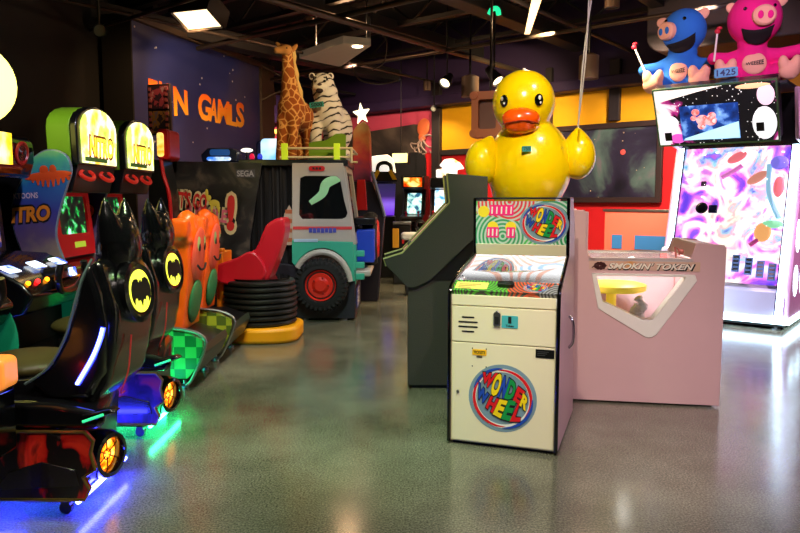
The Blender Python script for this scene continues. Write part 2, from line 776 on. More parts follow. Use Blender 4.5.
struct(done(b, 'wall_back', [REDW, YELW, PINKW, PURPW]), 'back wall painted red below and yellow or pink above')
for s0, s1 in ((-0.32, -0.1), (2.43, 2.56), (3.72, 3.92)):
    b = B()
    b.prism([(s0, 0 if s0 < 0 else 3.0), (s1, 0 if s0 < 0 else 3.0), (s1, 4.1), (s0, 4.1)], -0.02, 0.1, 'z', WALLM)
    struct(done(b, 'trim_1', DARKP, bevel=0.01))
b = B()
b.prism([(-0.1, 2.52), (10.5, 2.52), (10.5, 2.64), (-0.1, 2.64)], -0.02, 0.06, 'z', WALLM)
struct(done(b, 'trim_2', DARKP, bevel=0.01))
b = B()
b.prism([(-8, 3.55), (10.5, 3.6), (10.5, 3.78), (-8, 3.78)], -0.02, 0.35, 'z', WALLM)
struct(done(b, 'trim_3', PURPW, bevel=0.02))
# pink ribs of the far left stretch
b = B()
for k in range(26):
    s = -8 + k * 0.14
    b.prism([(s, 0), (s + 0.05, 0), (s + 0.05, 3.3), (s, 3.3)], -0.02, 0.04, 'z', WALLM)
struct(done(b, 'trim_4', PINKW))

# cave mural with the octopus
def wq(px, py):
    return wall_s(px, py)


s0, z0 = wq(372, 172)
cave = B()
pts = [(-4.6, 0), (-0.55, 0), (-0.55, 2.95)]
for i in range(1, 7):
    a = R(15 * i)
    pts.append((-0.85 + 0.3 * math.cos(a), 2.95 + 0.3 * math.sin(a)))
pts += [(-4.2, 3.05), (-4.6, 2.9)]
cave.prism(pts, 0.0, 0.05, 'z', WALLM)
struct(done(cave, 'wall_mural_cave', CAVE, bevel=0.01), 'dark rock mural with an orange octopus')
oct_ = thing('octopus_picture', 'orange octopus painted on the dark rock mural', 'picture', wall_pt(*wq(425, 132), 0.06), YW)
OCT = mat('octopus_orange', (224, 112, 58), 0.6)
OCTP = mat('octopus_pale', (160, 138, 124), 0.6)
b = B()
k_ = 0.0225
c_ = Vector((0, 0, 0))
b.ell((0.0, 0, 0.1), (0.17, 0.025, 0.2), (0, R(25), 0))
b.ell((-0.04, 0, -0.12), (0.1, 0.022, 0.1))
done(b, 'head', OCT, oct_)
for ang, ln, sw in ((-160, .34, 1), (-130, .34, 1), (-100, .36, -1), (-70, .36, -1), (-35, .46, -1), (-10, .38, 1)):
    a = R(ang)
    p0 = Vector((-0.04, 0, -0.12))
    d = Vector((math.cos(a), 0, math.sin(a)))
    t = Vector((-d.z, 0, d.x)) * sw
    b = B()
    path = smoothpath([p0, p0 + d * ln * .5 + t * .08, p0 + d * ln, p0 + d * ln * .95 + t * .14, p0 + d * ln * .75 + t * .12], 4)
    b.tube(path, [0.024 - 0.016 * i / (len(path) - 1) for i in range(len(path))], 6)
    done(b, 'tentacle', OCTP, oct_)

# flat black arch, painted shade for the alcove opening
b = B()
s1, _ = wq(373, 200)
s2, _ = wq(427, 200)
pts = rrect(s1, s2, -0.4, 2.62, 0.22)
pts = [(x, max(0.0, y)) for x, y in pts]
b.prism(pts, 0.03, 0.075, 'z', WALLM)
struct(done(b, 'wall_alcove_shade', BLACKM), 'flat black arch painted for the shade in the alcove')

# framed space mural --------------------------------------------------
m, nt, b_ = newmat('nebula_painting')
v = vec(nt)
no = N(nt, 'ShaderNodeTexNoise', i_Scale=0.9, i_Detail=6.0, i_Distortion=0.5)
nt.links.new(v, no.inputs['Vector'])
rp = ramp(nt, [(0.36, (24, 22, 32)), (0.47, (48, 44, 62)), (0.56, (88, 112, 102)), (0.63, (140, 112, 124)), (0.72, (150, 64, 54))])
nt.links.new(no.outputs['Fac'], rp.inputs['Fac'])
vo = N(nt, 'ShaderNodeTexVoronoi', i_Scale=5.0)
nt.links.new(v, vo.inputs['Vector'])
f = math_node(nt, 'LESS_THAN', vo.outputs['Distance'], 0.07)
mx = N(nt, 'ShaderNodeMix', data_type='RGBA')
nt.links.new(rp.outputs['Color'], mx.inputs['A'])
mx.inputs['B'].default_value = lin((220, 190, 140))
nt.links.new(f, mx.inputs['Factor'])
nt.links.new(mx.outputs['Result'], b_.inputs['Base Color'])
b_.inputs['Roughness'].default_value = 0.35
NEB = m
pic = thing('space_painting', 'large dark framed painting of a nebula on the red wall', 'painting', wall_pt(3.35, 1.5, 0.02), YW)
b = B()
b.bx(-1.5, 1.28, -0.05, -0.02, 0.1, 1.36)
done(b, 'canvas', NEB, pic)
DFR = mat('dark_wood_frame', (50, 34, 30), 0.5)
b = B()
b.holed([(-1.6, 0.0), (1.38, 0.0), (1.38, 1.46), (-1.6, 1.46)], [(-1.5, .1), (1.28, .1), (1.28, 1.36), (-1.5, 1.36)], -0.09, 0.0, 'y')
done(b, 'frame', DFR, pic, bevel=0.008)
ROSE = mat('red_star_paint', (240, 90, 80), 0.5)
b = B()
b.ell((0.66, -0.055, 0.92), (0.05, 0.006, 0.05))
done(b, 'painted_star', ROSE, pic)

# booth partition in front of the red wall -----------------------------
SALM = mat('salmon_laminate', (232, 110, 88), 0.5)
BLUEP = mat('blue_panel', (52, 120, 186), 0.5)
pa = at(605, 209, 11.9)
pt_ = thing('booth_partition', 'salmon half wall with blue squares and metal cap', 'partition', (pa.x, pa.y, 0), YW)
Lp = 1.75
hp = pa.z
b = B()
b.bx(0, Lp, 0, 0.12, 0, hp - 0.04)
done(b, 'panel', SALM, pt_, bevel=0.006)
b = B()
b.bx(-0.03, Lp + 0.02, -0.02, 0.14, hp - 0.04, hp)
done(b, 'cap', STEEL, pt_, bevel=0.006)
b = B()
b.bx(0.14, 0.31, -0.012, 0.0, hp - 0.66, hp - 0.43)
done(b, 'blue_square', BLUEP, pt_)
b = B()
b.bx(0.53, 1.5, -0.012, 0.0, hp - 0.66, hp - 0.43)
done(b, 'blue_square', BLUEP, pt_)

# ceiling joists, ducts and pipes ---------------------------------------
JO = mat('ceiling_steel', (34, 30, 28), 0.6)
JO2 = mat('ceiling_conduit', (82, 70, 60), 0.45, 0.6)
JN = Vector((-WN.x, -WN.y, 0))   # away from camera, across the back wall
n_ = 0
for k in range(7):               # big joists parallel to the back wall
    o0 = WN * (1.2 + 1.75 * k)
    z = 4.55
    b = B()
    p, q = W0 + o0 - WU * 8, W0 + o0 + WU * 7
    M_ = plane_M((p.x, p.y, 0), WU, (0, 0, 1))
    Lb = 15
    b.prism([(0, z), (Lb, z), (Lb, z + .07), (0, z + .07)], -0.06, 0.06, 'z', M_)
    b.prism([(0, z + .48), (Lb, z + .48), (Lb, z + .55), (0, z + .55)], -0.06, 0.06, 'z', M_)
    for i in range(24):
        x = i * Lb / 24
        up = i % 2
        pa_, pb_ = M_ @ Vector((x, z + (.04 if up else .5), 0)), M_ @ Vector((x + Lb / 24, z + (.5 if up else .04), 0))
        b.cyl(pa_, pb_, 0.022, n=6)
    struct(done(b, 'trim_5', JO), 'dark open web ceiling joist')
for k, (s, z, w, h) in enumerate(((-5.2, 4.3, .30, .22), (-3.4, 4.45, .16, .2), (-1.3, 4.2, .34, .26), (1.0, 4.45, .18, .2), (3.2, 4.3, .3, .24), (5.2, 4.4, .2, .2))):
    b = B()
    p = W0 + WU * s
    M_ = plane_M((p.x, p.y, 0), WN, (0, 0, 1))
    b.prism([(0.2, z), (15.0, z), (15.0, z + h), (0.2, z + h)], -w / 2, w / 2, 'z', M_)
    struct(done(b, 'trim_6', JO, bevel=0.01), 'dark ceiling beam')
for k, (s, z, r, mm) in enumerate(((-4.4, 4.15, .035, JO2), (-2.5, 4.05, .03, JO), (-0.2, 4.1, .025, JO2), (2.1, 4.02, .045, JO2), (4.3, 4.1, .03, JO))):
    b = B()
    p = W0 + WU * s
    b.cyl(p + WN * .2 + Vector((0, 0, z)), p + WN * 13 + Vector((0, 0, z)), r, n=10)
    struct(done(b, 'trim_7', mm), 'ceiling pipe')
for k, (o, z, r) in enumerate(((3.0, 4.0, .03), (5.4, 4.1, .04), (7.4, 4.0, .025))):
    b = B()
    p = W0 + WN * o
    b.cyl(p - WU * 8 + Vector((0, 0, z)), p + WU * 7 + Vector((0, 0, z)), r, n=10)
    struct(done(b, 'trim_8', JO2), 'ceiling pipe')
# grey duct lit from below, top right
DUCT = mat('grey_duct', (86, 76, 68), 0.7, bump=0.3, bscale=8)
b = B()
p = at(735, 40, 10.6)
M_ = plane_M((p.x, p.y, 0), WU, (0, 0, 1))
b.prism(rrect(-1.1, 2.6, 3.75, 4.75, .25), -0.5, 0.6, 'z', M_)
struct(done(b, 'trim_9', DUCT, bevel=0.02), 'grey ceiling duct')
# loose cable loops
for pts in (((372, 70, 11), (384, 62, 11), (386, 40, 11), (376, 30, 11)), ((352, 66, 11.5), (360, 80, 11.5), (380, 84, 11.5), (400, 80, 11.5)), ((262, 66, 12), (290, 84, 12), (272, 95, 12), (262, 100, 12))):
    b = B()
    b.tube(smoothpath([at(*p) for p in pts], 5), 0.012, 6)
    struct(done(b, 'trim_10', JO2), 'loose ceiling cable')
# ================================================================ cream ticket game with the round logo
def wheel_logo(bld, M, r, mats0, z=0.0012, white=True):
    """round badge: two lens shaped words inside broken red and blue rings; material indices start at mats0"""
    k = r / 270.0

    def P(x, y):
        return ((x - 327) * k, (262 - y) * k)
    bld.mi = mats0 + 0                     # grey blue disc
    bld.disc((0, 0), r, M, 48, 0, z)
    bld.mi = mats0 + 1                     # white ring
    bld.disc((0, 0), r * 0.885, M, 48, 0, z * 2, rin=r * 0.775)
    bld.mi = mats0 + 2                     # red arcs
    bld.disc((0, 0), r * 0.882, M, 24, 0, z * 3, R(-42), R(100), r * 0.79, True)
    bld.disc((0, 0), r * 0.882, M, 24, 0, z * 3, R(132), R(278), r * 0.79, True)
    bld.mi = mats0 + 3                     # blue arcs
    bld.disc((0, 0), r * 0.92, M, 20, 0, z * 4, R(88), R(165), r * 0.83, True)
    bld.disc((0, 0), r * 0.92, M, 20, 0, z * 4, R(-90), R(5), r * 0.83, True)
    letters = [
        ('W', ((172, 62), (292, 62), (222, 205), (172, 130)), 2),
        ('O', ((276, 62), (336, 62), (294, 252), (222, 240)), 4),
        ('N', ((342, 78), (392, 98), (340, 258), (288, 252)), 3),
        ('D', ((388, 98), (446, 130), (410, 272), (342, 258)), 5),
        ('E', ((452, 150), (508, 192), (464, 296), (412, 268)), 2),
        ('R', ((492, 198), (546, 262), (512, 346), (462, 300)), 4),
        ('W', ((138, 140), (222, 238), (196, 332), (118, 262)), 3),
        ('H', ((236, 248), (304, 268), (252, 388), (196, 344)), 2),
        ('E', ((308, 268), (374, 276), (316, 422), (254, 394)), 4),
        ('E', ((378, 268), (442, 266), (392, 438), (318, 424)), 5),
        ('L', ((452, 288), (486, 300), (470, 432), (388, 440)), 2)]
    for ch, q, ci in letters:
        bld.mi = mats0 + 6
        quad_glyph(bld, ch, [P(*p) for p in q], M, 0.10, z * 5, grow=r * 0.035)
    for n, (ch, q, ci) in enumerate(letters):
        bld.mi = mats0 + ci
        quad_glyph(bld, ch, [P(*p) for p in q], M, 0.055, z * 6)


LG = [mat('logo_grey_blue', (122, 150, 168), 0.4), mat('logo_white', (240, 238, 230), 0.4), mat('logo_red', (222, 22, 34), 0.4),
      mat('logo_blue', (32, 74, 178), 0.4), mat('logo_yellow', (252, 214, 24), 0.4), mat('logo_green', (16, 146, 70), 0.4), INK]
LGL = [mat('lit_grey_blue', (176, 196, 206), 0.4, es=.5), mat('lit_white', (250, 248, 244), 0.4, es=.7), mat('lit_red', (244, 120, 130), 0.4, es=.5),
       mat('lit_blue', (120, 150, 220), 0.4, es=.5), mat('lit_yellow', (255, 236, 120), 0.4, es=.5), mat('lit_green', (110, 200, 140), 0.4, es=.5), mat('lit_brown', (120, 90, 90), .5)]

A0, A1 = fl(446, 444.5), fl(557.7, 454)
wyaw = math.atan2(A1.y - A0.y, A1.x - A0.x) - R(5.5)
wc = (A0 + A1) / 2
ww = thing('ticket_game', 'cream ticket redemption game with round rainbow lettered wheel logo', 'arcade game', (wc.x, wc.y, 0), wyaw)
W = 0.347           # half width
D = 0.92
FM = plane_M((0, 0, 0), (1, 0, 0), (0, 0, 1))    # on the front face, z out towards the player


def front(x, z, y=0.0):
    """plane on a front facing surface; x from the left corner"""
    return plane_M((x - W, y, z), (1, 0, 0), (0, 0, 1))


prof = [(0, 0.02), (0, 0.965), (0.02, 1.0), (0.10, 1.035), (0.60, 1.17), (0.585, 1.555), (0.80, 1.555), (D, 1.40), (D, 0.02)]
def taper(bb):
    for v_ in bb.bm.verts:
        k1 = min(1, max(0, (v_.co.y - .08) / .5)) * min(1, max(0, (v_.co.z - .95) / .15))
        v_.co.x *= 1 - .05 * k1
    return bb


# side panels follow the profile
for sx in (-1, 1):
    b = B()
    b.prism(prof, sx * W, sx * (W - 0.022), 'x')
    done(taper(b), 'side_panel', PINKLIT, ww, bevel=0.003)
    b = B()   # black edge moulding
    path = [(sx * (W - .011), y - 0.003, z) for y, z in prof[:6]]
    b.tube([(sx * (W - 0.011), y - .004, z) for y, z in ((0, 0.02), (0, 0.965), (0.02, 1.002), (0.10, 1.039), (0.60, 1.175), (0.585, 1.558), (0.80, 1.558))], 0.0125, 8)
    done(taper(b), 'edge_moulding', BLACKG, ww)
b = B()
b.bx(-W + .022, W - .022, 0.012, D - 0.01, 0.02, 0.90)
b.bx(-W + .022, W - .022, 0.62, D - 0.01, 0.90, 1.54)
b.bx(-W + .022, W - .022, D - 0.14, D - .01, 0.9, 1.3)
done(taper(b), 'body', CREAM, ww)
for z0, z1, nm in ((0.03, 0.66, 'cash_door'), (0.667, 0.89, 'coin_panel'), (0.897, 0.962, 'top_panel')):
    b = B()
    b.bx(-W + .026, W - .026, 0.0, 0.014, z0, z1)
    done(b, nm, CREAM, ww, bevel=0.002)
# base plinth
b = B()
b.bx(-W + .03, W - .03, 0.03, D - .03, 0.0, 0.03)
done(b, 'plinth', BLACKM, ww)
# round logo on the door
b = B()
wheel_logo(b, front(0.352, 0.325, 0), 0.213, 0)
done(b, 'wheel_logo', LG, ww, flat=True)
# vent slots
for k, (x0, x1) in enumerate(((.09, .17), (.068, .192), (.068, .192), (.09, .17))):
    b = B()
    z = .822 - .03 * k
    b.prism(rrect(x0 - W, x1 - W, z - .005, z + .005, .0048, 4), -0.002, 0.01, 'y')
    done(b, 'vent_slot', INK, ww)
# coin entry and card
b = B()
b.prism([(-.022, -.048), (.022, -.048), (.022, .03), (0, .052), (-.022, .03)], 0, .012, 'z', front(.313, .825))
done(b, 'coin_entry', STEEL, ww, bevel=.003)
b = B()
b.prism(rrect(-.013, .013, -.035, .012, .004), .012, .014, 'z', front(.313, .825))
done(b, 'coin_slot', INK, ww)
card = B()
card.prism(rrect(-.05, .05, -.038, .038, .004), 0, .003, 'z', front(.392, .807))
card = done(card, 'token_card', mat('teal_sticker', (70, 176, 186), .5), ww)
text(card, 'number', '1', front(.392, .819), .02, .042, INK, z=.0042, bold=.03)
text(card, 'word', 'Token', front(.392, .783), .05, .014, INK, z=.0042, bold=.03)
tk = B()
tk.prism(rrect(-.045, .045, -.018, .018, .003), 0, .003, 'z', front(.204, .605))
tk = done(tk, 'ticket_sticker', YELLOW, ww)
text(tk, 'word', 'TICKETS', front(.204, .605), .076, .018, INK, z=.0042, bold=.03)
b = B()
b.bx(.186 - W, .222 - W, -.003, 0, .573, .580)
done(b, 'ticket_slot', INK, ww)
for sx, sz in ((.16, .628), (.248, .628), (.16, .515), (.248, .515)):
    b = B()
    b.disc((0, 0), .004, front(sx, sz), 10, 0, .002)
    done(b, 'screw', INK, ww)
pl = B()
pl.bx(.552 - W, .664 - W, -.003, 0, .598, .650)
pl = done(pl, 'rating_plate', BLACK, ww)
for k in range(3):
    b = B()
    b.bx(.562 - W, (.61 + .01 * k) - W, -.0042, -.003, .612 + .011 * k, .616 + .011 * k)
    done(b, 'print_line', STEEL, pl)
lk = B()
lk.cyl((.068 - W, 0, .346), (.068 - W, -.008, .346), .009, n=14)
done(lk, 'lock', STEEL, ww)
# sloped control ledge
LEDGE = rings_mat('ledge_print', [(0, (214, 40, 40)), (.25, (90, 190, 50)), (.5, (150, 152, 156)), (.75, (220, 90, 50))], (70, 70, 66), cells=4.5, freq=330, width=0.0, rot=(0, 0, 0))
LM = plane_M((0, 0.056, 1.012), (1, 0, 0), (0, .085, .041))
b = B()
b.prism([(-W + .022, -.06), (W - .022, -.06), (W - .022, .06), (-W + .022, .06)], -.03, 0.004, 'z', LM)
done(b, 'control_ledge', LEDGE, ww)
st = B()
st.prism(rrect(-.31, -.105, -.04, .036, .006), .004, .007, 'z', LM)
st = done(st, 'rules_sticker', mat('pale_yellow_sticker', (236, 206, 110), .5), ww)
for k in range(3):
    b = B()
    b.prism([(-.29, .012 - .018 * k), (-.15 - .03 * k, .012 - .018 * k), (-.15 - .03 * k, .006 - .018 * k), (-.29, .006 - .018 * k)], .007, .0078, 'z', LM)
    done(b, 'print_line', mat('brown_print', (150, 110, 60), .6), st)
b = B()
b.prism(rrect(-.045, .055, -.012, .03, .01), .004, .03, 'z', LM)
b.cyl(LM @ Vector((-.04, .01, .02)), LM @ Vector((.06, .01, .02)), .012, n=10)
done(b, 'coin_chute', BLACK, ww, bevel=.004)
b = B()
wheel_logo(b, LM @ Matrix.Translation((.19, 0, .004)) @ Matrix.Diagonal((1.5, 1, 1, 1)), .05, 0, z=.0005)
done(b, 'small_logo', LG, ww, flat=True)
# lit playfield well
PLAY = rings_mat('playfield_print', [(0, (190, 220, 250)), (.3, (250, 196, 176)), (.55, (176, 214, 246)), (.75, (252, 210, 190))], (252, 252, 252), cells=2.6, freq=210, es=1.15, width=.35)
WELLW = mat('lit_white_well', (252, 250, 246), .5, es=1.0)
b = B()
b.bx(-W + .022, W - .022, 0.600, 0.606, 0.86, 1.17)
done(taper(b), 'backdrop', PLAY, ww)
b = B()
b.bx(-W + .022, W - .022, 0.10, 0.60, 0.90, 0.905)
b.bx(-W + .022, -W + .027, 0.10, 0.60, 0.905, 1.03)
b.bx(W - .027, W - .022, 0.10, 0.60, 0.905, 1.03)
done(taper(b), 'well', WELLW, ww)
PM = plane_M((0, 0.45, 1.065), (1, 0, 0), (0, .30, .18))
b = B()
b.prism([(-W + .03, -.2), (W - .03, -.2), (W - .03, .17), (-W + .03, .17)], -.01, 0, 'z', PM)
done(taper(b), 'playfield', PLAY, ww)
b = B()
wheel_logo(b, PM @ Matrix.Translation((-.14, .0, .002)) @ Matrix.Diagonal((1, 1.25, 1, 1)), .125, 0, z=.0008)
done(b, 'faded_logo', LGL, ww, flat=True)
b = B()
b.quad((-W + .024, .105, 1.035), (W - .024, .105, 1.035), (W - .024, .60, 1.165), (-W + .024, .60, 1.165))
done(taper(b), 'playfield_glass', GLASS, ww, solid=.004)
# cream strip and marquee
b = B()
b.prism([(.596, 1.17), (.575, 1.248), (.64, 1.248), (.64, 1.17)], -W + .022, W - .022, 'x')
done(taper(b), 'strip', CREAM, ww, bevel=.003)
MQ = rings_mat('marquee_print', [(0, (30, 140, 80)), (.25, (50, 80, 160)), (.42, (80, 180, 90)), (.62, (60, 150, 100)), (.80, (220, 60, 70))], (186, 200, 190), cells=3.0, freq=240, es=.1, width=-.1)
mqM = plane_M((0, .578, 1.395), (1, 0, 0), (0, .0, 1))
b = B()
b.prism([(-W + .022, -.147), (W - .022, -.147), (W - .022, .147), (-W + .022, .147)], -.04, 0, 'z', mqM)
mq = done(taper(b), 'marquee', MQ, ww)
b = B()
wheel_logo(b, mqM @ Matrix.Translation((.16, -.004, .0)) @ Matrix.Diagonal((1.16, 1, 1, 1)), .143, 0, z=.0009)
done(b, 'marquee_logo', LG, mq, flat=True)
MAG = mat('magenta_print', (236, 30, 120), .45, es=.15)
for cx, cz, n, w_ in ((-.13, .085, 5, .165), (-.19, -.068, 3, .085), (-.065, -.068, 2, .06)):
    b = B()
    b.prism(rrect(-w_ / 2, w_ / 2, -.036, .036, .006), 0, .002, 'z', mqM @ Matrix.Translation((cx, cz, 0)))
    b.mi = 1
    for k in range(n):
        x = -w_ / 2 + w_ * (k + .5) / n
        b.prism([(x - .006, -.024), (x + .004, -.024), (x + .006, .024), (x - .004, .024)], .002, .003, 'z', mqM @ Matrix.Translation((cx, cz, 0)))
    done(b, 'counter_panel', [MAG, LG[1]], mq)
for cx, cz, r_ in ((-.255, .075, .04), (-.19, -.03, .038), (-.065, -.03, .038)):
    b = B()
    b.disc((0, 0), r_, mqM @ Matrix.Translation((cx, cz, 0)), 20, 0, .0012)
    done(b, 'yellow_dot', mat('dot_yellow', (238, 206, 40), .5, es=.1), mq)
b = B()
b.bx(-W, W, .575, .80, 1.555, 1.568)
done(taper(b), 'top_cap', BLACK, ww, bevel=.004)
b = B()
b.tube(smoothpath([(W + .004, .5, .78), (W + .03, .48, .74), (W + .032, .48, .62), (W + .004, .5, .57)], 5), .01, 8)
done(b, 'side_latch', CHROME, ww)

# ================================================================ token pusher, pink light in its panel colour
S0, S1 = fl(571, 401), fl(719, 408)
syaw = math.atan2(S1.y - S0.y, S1.x - S0.x)
stk = thing('token_pusher', 'token pusher with hexagon window, pink light painted into its side panel', 'arcade game', (S0.x, S0.y, 0), syaw)
outer = [(0, 0.015), (1.08, 0.015), (1.083, 1.2), (1.068, 1.22), (.925, 1.232), (.872, 1.232), (.835, 1.115), (.14, 1.115), (.105, 1.13), (.088, 1.165), (.08, 1.46), (.066, 1.475), (-.01, 1.475)]
RAILP = mat('pale_rail', (214, 206, 206), .3)
hexo = [(.129, 1.0), (.871, 1.0), (.887, .953), (.612, .54), (.58, .52), (.539, .517), (.183, .729)]
cx_ = sum(p[0] for p in hexo) / 7
cz_ = sum(p[1] for p in hexo) / 7
hexi = [(.168, .980), (.802, .980), (.80, .962), (.592, .662), (.568, .648), (.51, .652), (.215, .785)]
DP = .85
b = B()
b.holed(outer, hexo, 0, .025, 'y')
done(b, 'side_panel', PINKLIT, stk, bevel=.003)
b = B()
b.holed(hexo, hexi, -.006, .13, 'y')
done(b, 'window_frame', mat('white_frame', (246, 242, 236), .35), stk, bevel=.003)
b = B()
b.prism(hexi, .010, .014, 'y')
done(b, 'window_glass', GLASS, stk)
b = B()
b.prism(outer, DP - .025, DP, 'y')
done(b, 'side_panel', PINKLIT, stk, bevel=.003)
b = B()
b.bx(.11, .89, DP - .035, DP - .027, .52, 1.08)
done(b, 'hazy_wall_view', mat('pale_grey_pink', (206, 176, 184), .4, var=.2, scale=3), stk)  # pale panel stands in for the red wall through hazy glass
b = B()
b.bx(.02, 1.06, .025, DP - .025, .02, .50)
b.bx(.02, .10, .025, DP - .025, .5, 1.46)
b.bx(.90, 1.07, .025, DP - .025, .5, 1.21)
done(b, 'body', PINKLIT, stk)
b = B()
b.bx(.10, .86, .0, .035, 1.085, 1.117)
done(b, 'top_rail', RAILP, stk, bevel=.004)
b = B()
b.bx(.10, .86, DP - .035, DP, 1.085, 1.117)
done(b, 'top_rail', RAILP, stk, bevel=.004)
b = B()
b.bx(.09, .86, .03, DP - .03, 1.102, 1.108)
done(b, 'top_glass', GLASS, stk)
b = B()
b.prism([(.845, 1.118), (.88, 1.232), (.925, 1.236), (.93, 1.118)], .03, DP - .03, 'y')
done(b, 'end_block', mat('pale_lilac', (222, 204, 200), .4), stk, bevel=.006)
b = B()
b.tube([(.775, .2, 1.11), (.765, .2, 1.19), (.79, .2, 1.175), (.80, .2, 1.13)], .008, 8)
b.ell((.81, .2, 1.155), .022)
done(b, 'lever', mat('pink_knob', (214, 120, 116), .4), stk)
# printed name strip
m, nt, b_ = newmat('name_strip_print')
v = vec(nt)
sp = N(nt, 'ShaderNodeSeparateXYZ')
nt.links.new(v, sp.inputs['Vector'])
no = N(nt, 'ShaderNodeTexNoise', i_Scale=9.0, i_Detail=4.0)
nt.links.new(v, no.inputs['Vector'])
f = math_node(nt, 'ADD', math_node(nt, 'MULTIPLY', sp.outputs['X'], 1.05), math_node(nt, 'MULTIPLY', no.outputs['Fac'], .35))
f = math_node(nt, 'MULTIPLY', f, .85)
rp = ramp(nt, [(.2, (222, 186, 176)), (.42, (224, 180, 160)), (.50, (226, 160, 80)), (.58, (222, 184, 166)), (1.02, (222, 184, 160)), (1.12, (240, 160, 30))])
nt.links.new(f, rp.inputs['Fac'])
nt.links.new(rp.outputs['Color'], b_.inputs['Base Color'])
b = B()
b.prism([(.11, 1.092), (.905, 1.092), (.905, 1.022), (.11, 1.03)], -.003, 0, 'y')
ns = done(b, 'name_strip', m, stk)
SMM = plane_M((.555, 0, 1.056), (1, 0, 0), (0, 0, 1))
text(ns, 'name_shadow', "SMOKIN' TOKEN", SMM @ Matrix.Translation((.004, -.004, 0)), .63, .056, INK, bold=.045, shear=.35, z=.0045)
text(ns, 'name', "SMOKIN' TOKEN", SMM, .615, .046, mat('pale_letter', (250, 240, 228), .5), bold=.03, shear=.35, z=.006)
b = B()
for k in range(9):
    a = k * .7
    b.disc((.19 + .03 * math.cos(a), 1.056 + .016 * math.sin(a)), .016, FM, 10, 0, .0045)
b.tube(smoothpath([(.13, -.004, 1.04), (.16, -.004, 1.06), (.2, -.004, 1.035), (.24, -.004, 1.06)], 4), .004, 6)
done(b, 'ink_figure', mat('dark_red_ink', (74, 30, 30), .5), ns)
# inside: yellow coin wheel, grey trough, bag
b = B()
b.lathe([(0, .0), (.255, .0), (.27, .012), (.27, .05), (.24, .06), (0, .06)], 32, Matrix.Translation((.33, .42, .82)))
b.lathe([(.04, -.28), (.04, 0)], 14, Matrix.Translation((.33, .42, .82)))
done(b, 'coin_wheel', mat('lit_yellow_disc', (255, 226, 70), .4, es=.25), stk)
b = B()
b.prism([(.12, .50), (.88, .50), (.88, .62), (.7, .54), (.12, .53)], .14, DP - .05, 'y')
done(b, 'coin_slope', mat('grey_slope', (205, 196, 204), .4), stk)
b = B()
b.tube(smoothpath([(.50, .2, .80), (.53, .2, .74), (.50, .2, .68), (.54, .2, .60)], 5), [.02, .035, .03, .02, .03, .05, .055, .05, .045, .055, .06, .05, .05, .04, .035, .03][:16], 9)
done(b, 'token_bag', mat('clear_bag', (222, 222, 230), .15, coat=.6, bump=.8, bscale=40), stk)
stl = light('token_pusher_fill', 'POINT', (stk.location.x + .55, stk.location.y + .35, 1.04), 22, (255, 250, 240), .05)  # added point light that brightens the inside

# ================================================================ grey game seen from its side
G0 = fl(407, 390)
gt = thing('slant_cabinet', 'dark grey slanted game cabinet behind the cream ticket game', 'arcade game', (.37, G0.y, 0))
GREYP = mat('grey_textured_panel', (44, 43, 37), .55, bump=.5, bscale=180)
GREYB = mat('grey_base_panel', (52, 52, 45), .5, bump=.3, bscale=160)
TMOLD = mat('olive_moulding', (150, 140, 84), .4)
gy = G0.y
gp = [(.378, 1.762), (.70, 1.735), (.70, 1.185), (.246, .911), (.10, .842), (.055, .85), (-.110, 1.02), (-.131, 1.077), (.016, 1.127), (.399, 1.526)]
gp = [(.378, 1.762), (.70, 1.735), (.70, 1.34), (.25, .908), (.12, .843), (.06, .846), (-.108, 1.02), (-.131, 1.075), (.02, 1.122), (.399, 1.526)]
for y0 in (gy, gy + .47):
    b = B()
    b.prism(gp, y0, y0 + .03, 'y')
    done(b, 'side_panel', GREYP, gt, world=True, bevel=.004)
    b = B()
    b.tube([(p[0], y0 + .015, p[1]) for p in (gp[6], gp[7], gp[8], gp[9], gp[0])], .012, 8)
    done(b, 'edge_moulding', TMOLD, gt, world=True)
b = B()
b.bx(.066, .69, gy + .035, gy + .465, .03, 1.2)
done(b, 'base', GREYB, gt, world=True, bevel=.004)
b = B()
b.bx(.1, .66, gy + .06, gy + .44, 0, .03)
done(b, 'plinth', BLACKM, gt, world=True)
b = B()
b.prism([(.42, 1.73), (.69, 1.71), (.69, .9), (.24, .9), (-.06, 1.03), (-.08, 1.07), (.02, 1.10), (.43, 1.51)], gy + .03, gy + .47, 'y')
done(b, 'playfield_box', BLACK, gt, world=True)
b = B()
b.quad((.03, gy + .06, 1.13), (.03, gy + .44, 1.13), (.395, gy + .44, 1.515), (.395, gy + .06, 1.515))
done(b, 'lit_playfield', noise_mat('slant_screen', [(.3, (60, 90, 150)), (.5, (220, 200, 170)), (.7, (220, 80, 60))], 3, es=.5), gt, world=True, solid=.01)

# ================================================================ duck
YDUCK = 6.36
px_m = YDUCK / 700
dc = at(523, 103, YDUCK)
db = at(530, 166, YDUCK)
pz = 1.36
plh = thing('display_plinth', 'black display plinth under the giant yellow duck', 'plinth', (db.x, YDUCK, 0))
b = B()
b.bx(-.26, .26, -.24, .30, 0, pz - .03)
done(b, 'body', BLACKM, plh, bevel=.01)
b = B()
b.bx(-.285, .285, -.26, .32, pz - .03, pz)
done(b, 'top', BLACK, plh, bevel=.006)
m, nt, b_ = newmat('yellow_vinyl')
b_.inputs['Base Color'].default_value = lin((255, 220, 6))
b_.inputs['Roughness'].default_value = .22
b_.inputs['Coat Weight'].default_value = .5
b_.inputs['Coat Roughness'].default_value = .05
b_.inputs['Subsurface Weight'].default_value = .12
b_.inputs['Subsurface Radius'].default_value = (.2, .12, .02)
no = N(nt, 'ShaderNodeTexNoise', i_Scale=16.0, i_Detail=2.0)
nt.links.new(vec(nt), no.inputs['Vector'])
bp = N(nt, 'ShaderNodeBump', i_Strength=.12, i_Distance=.02)
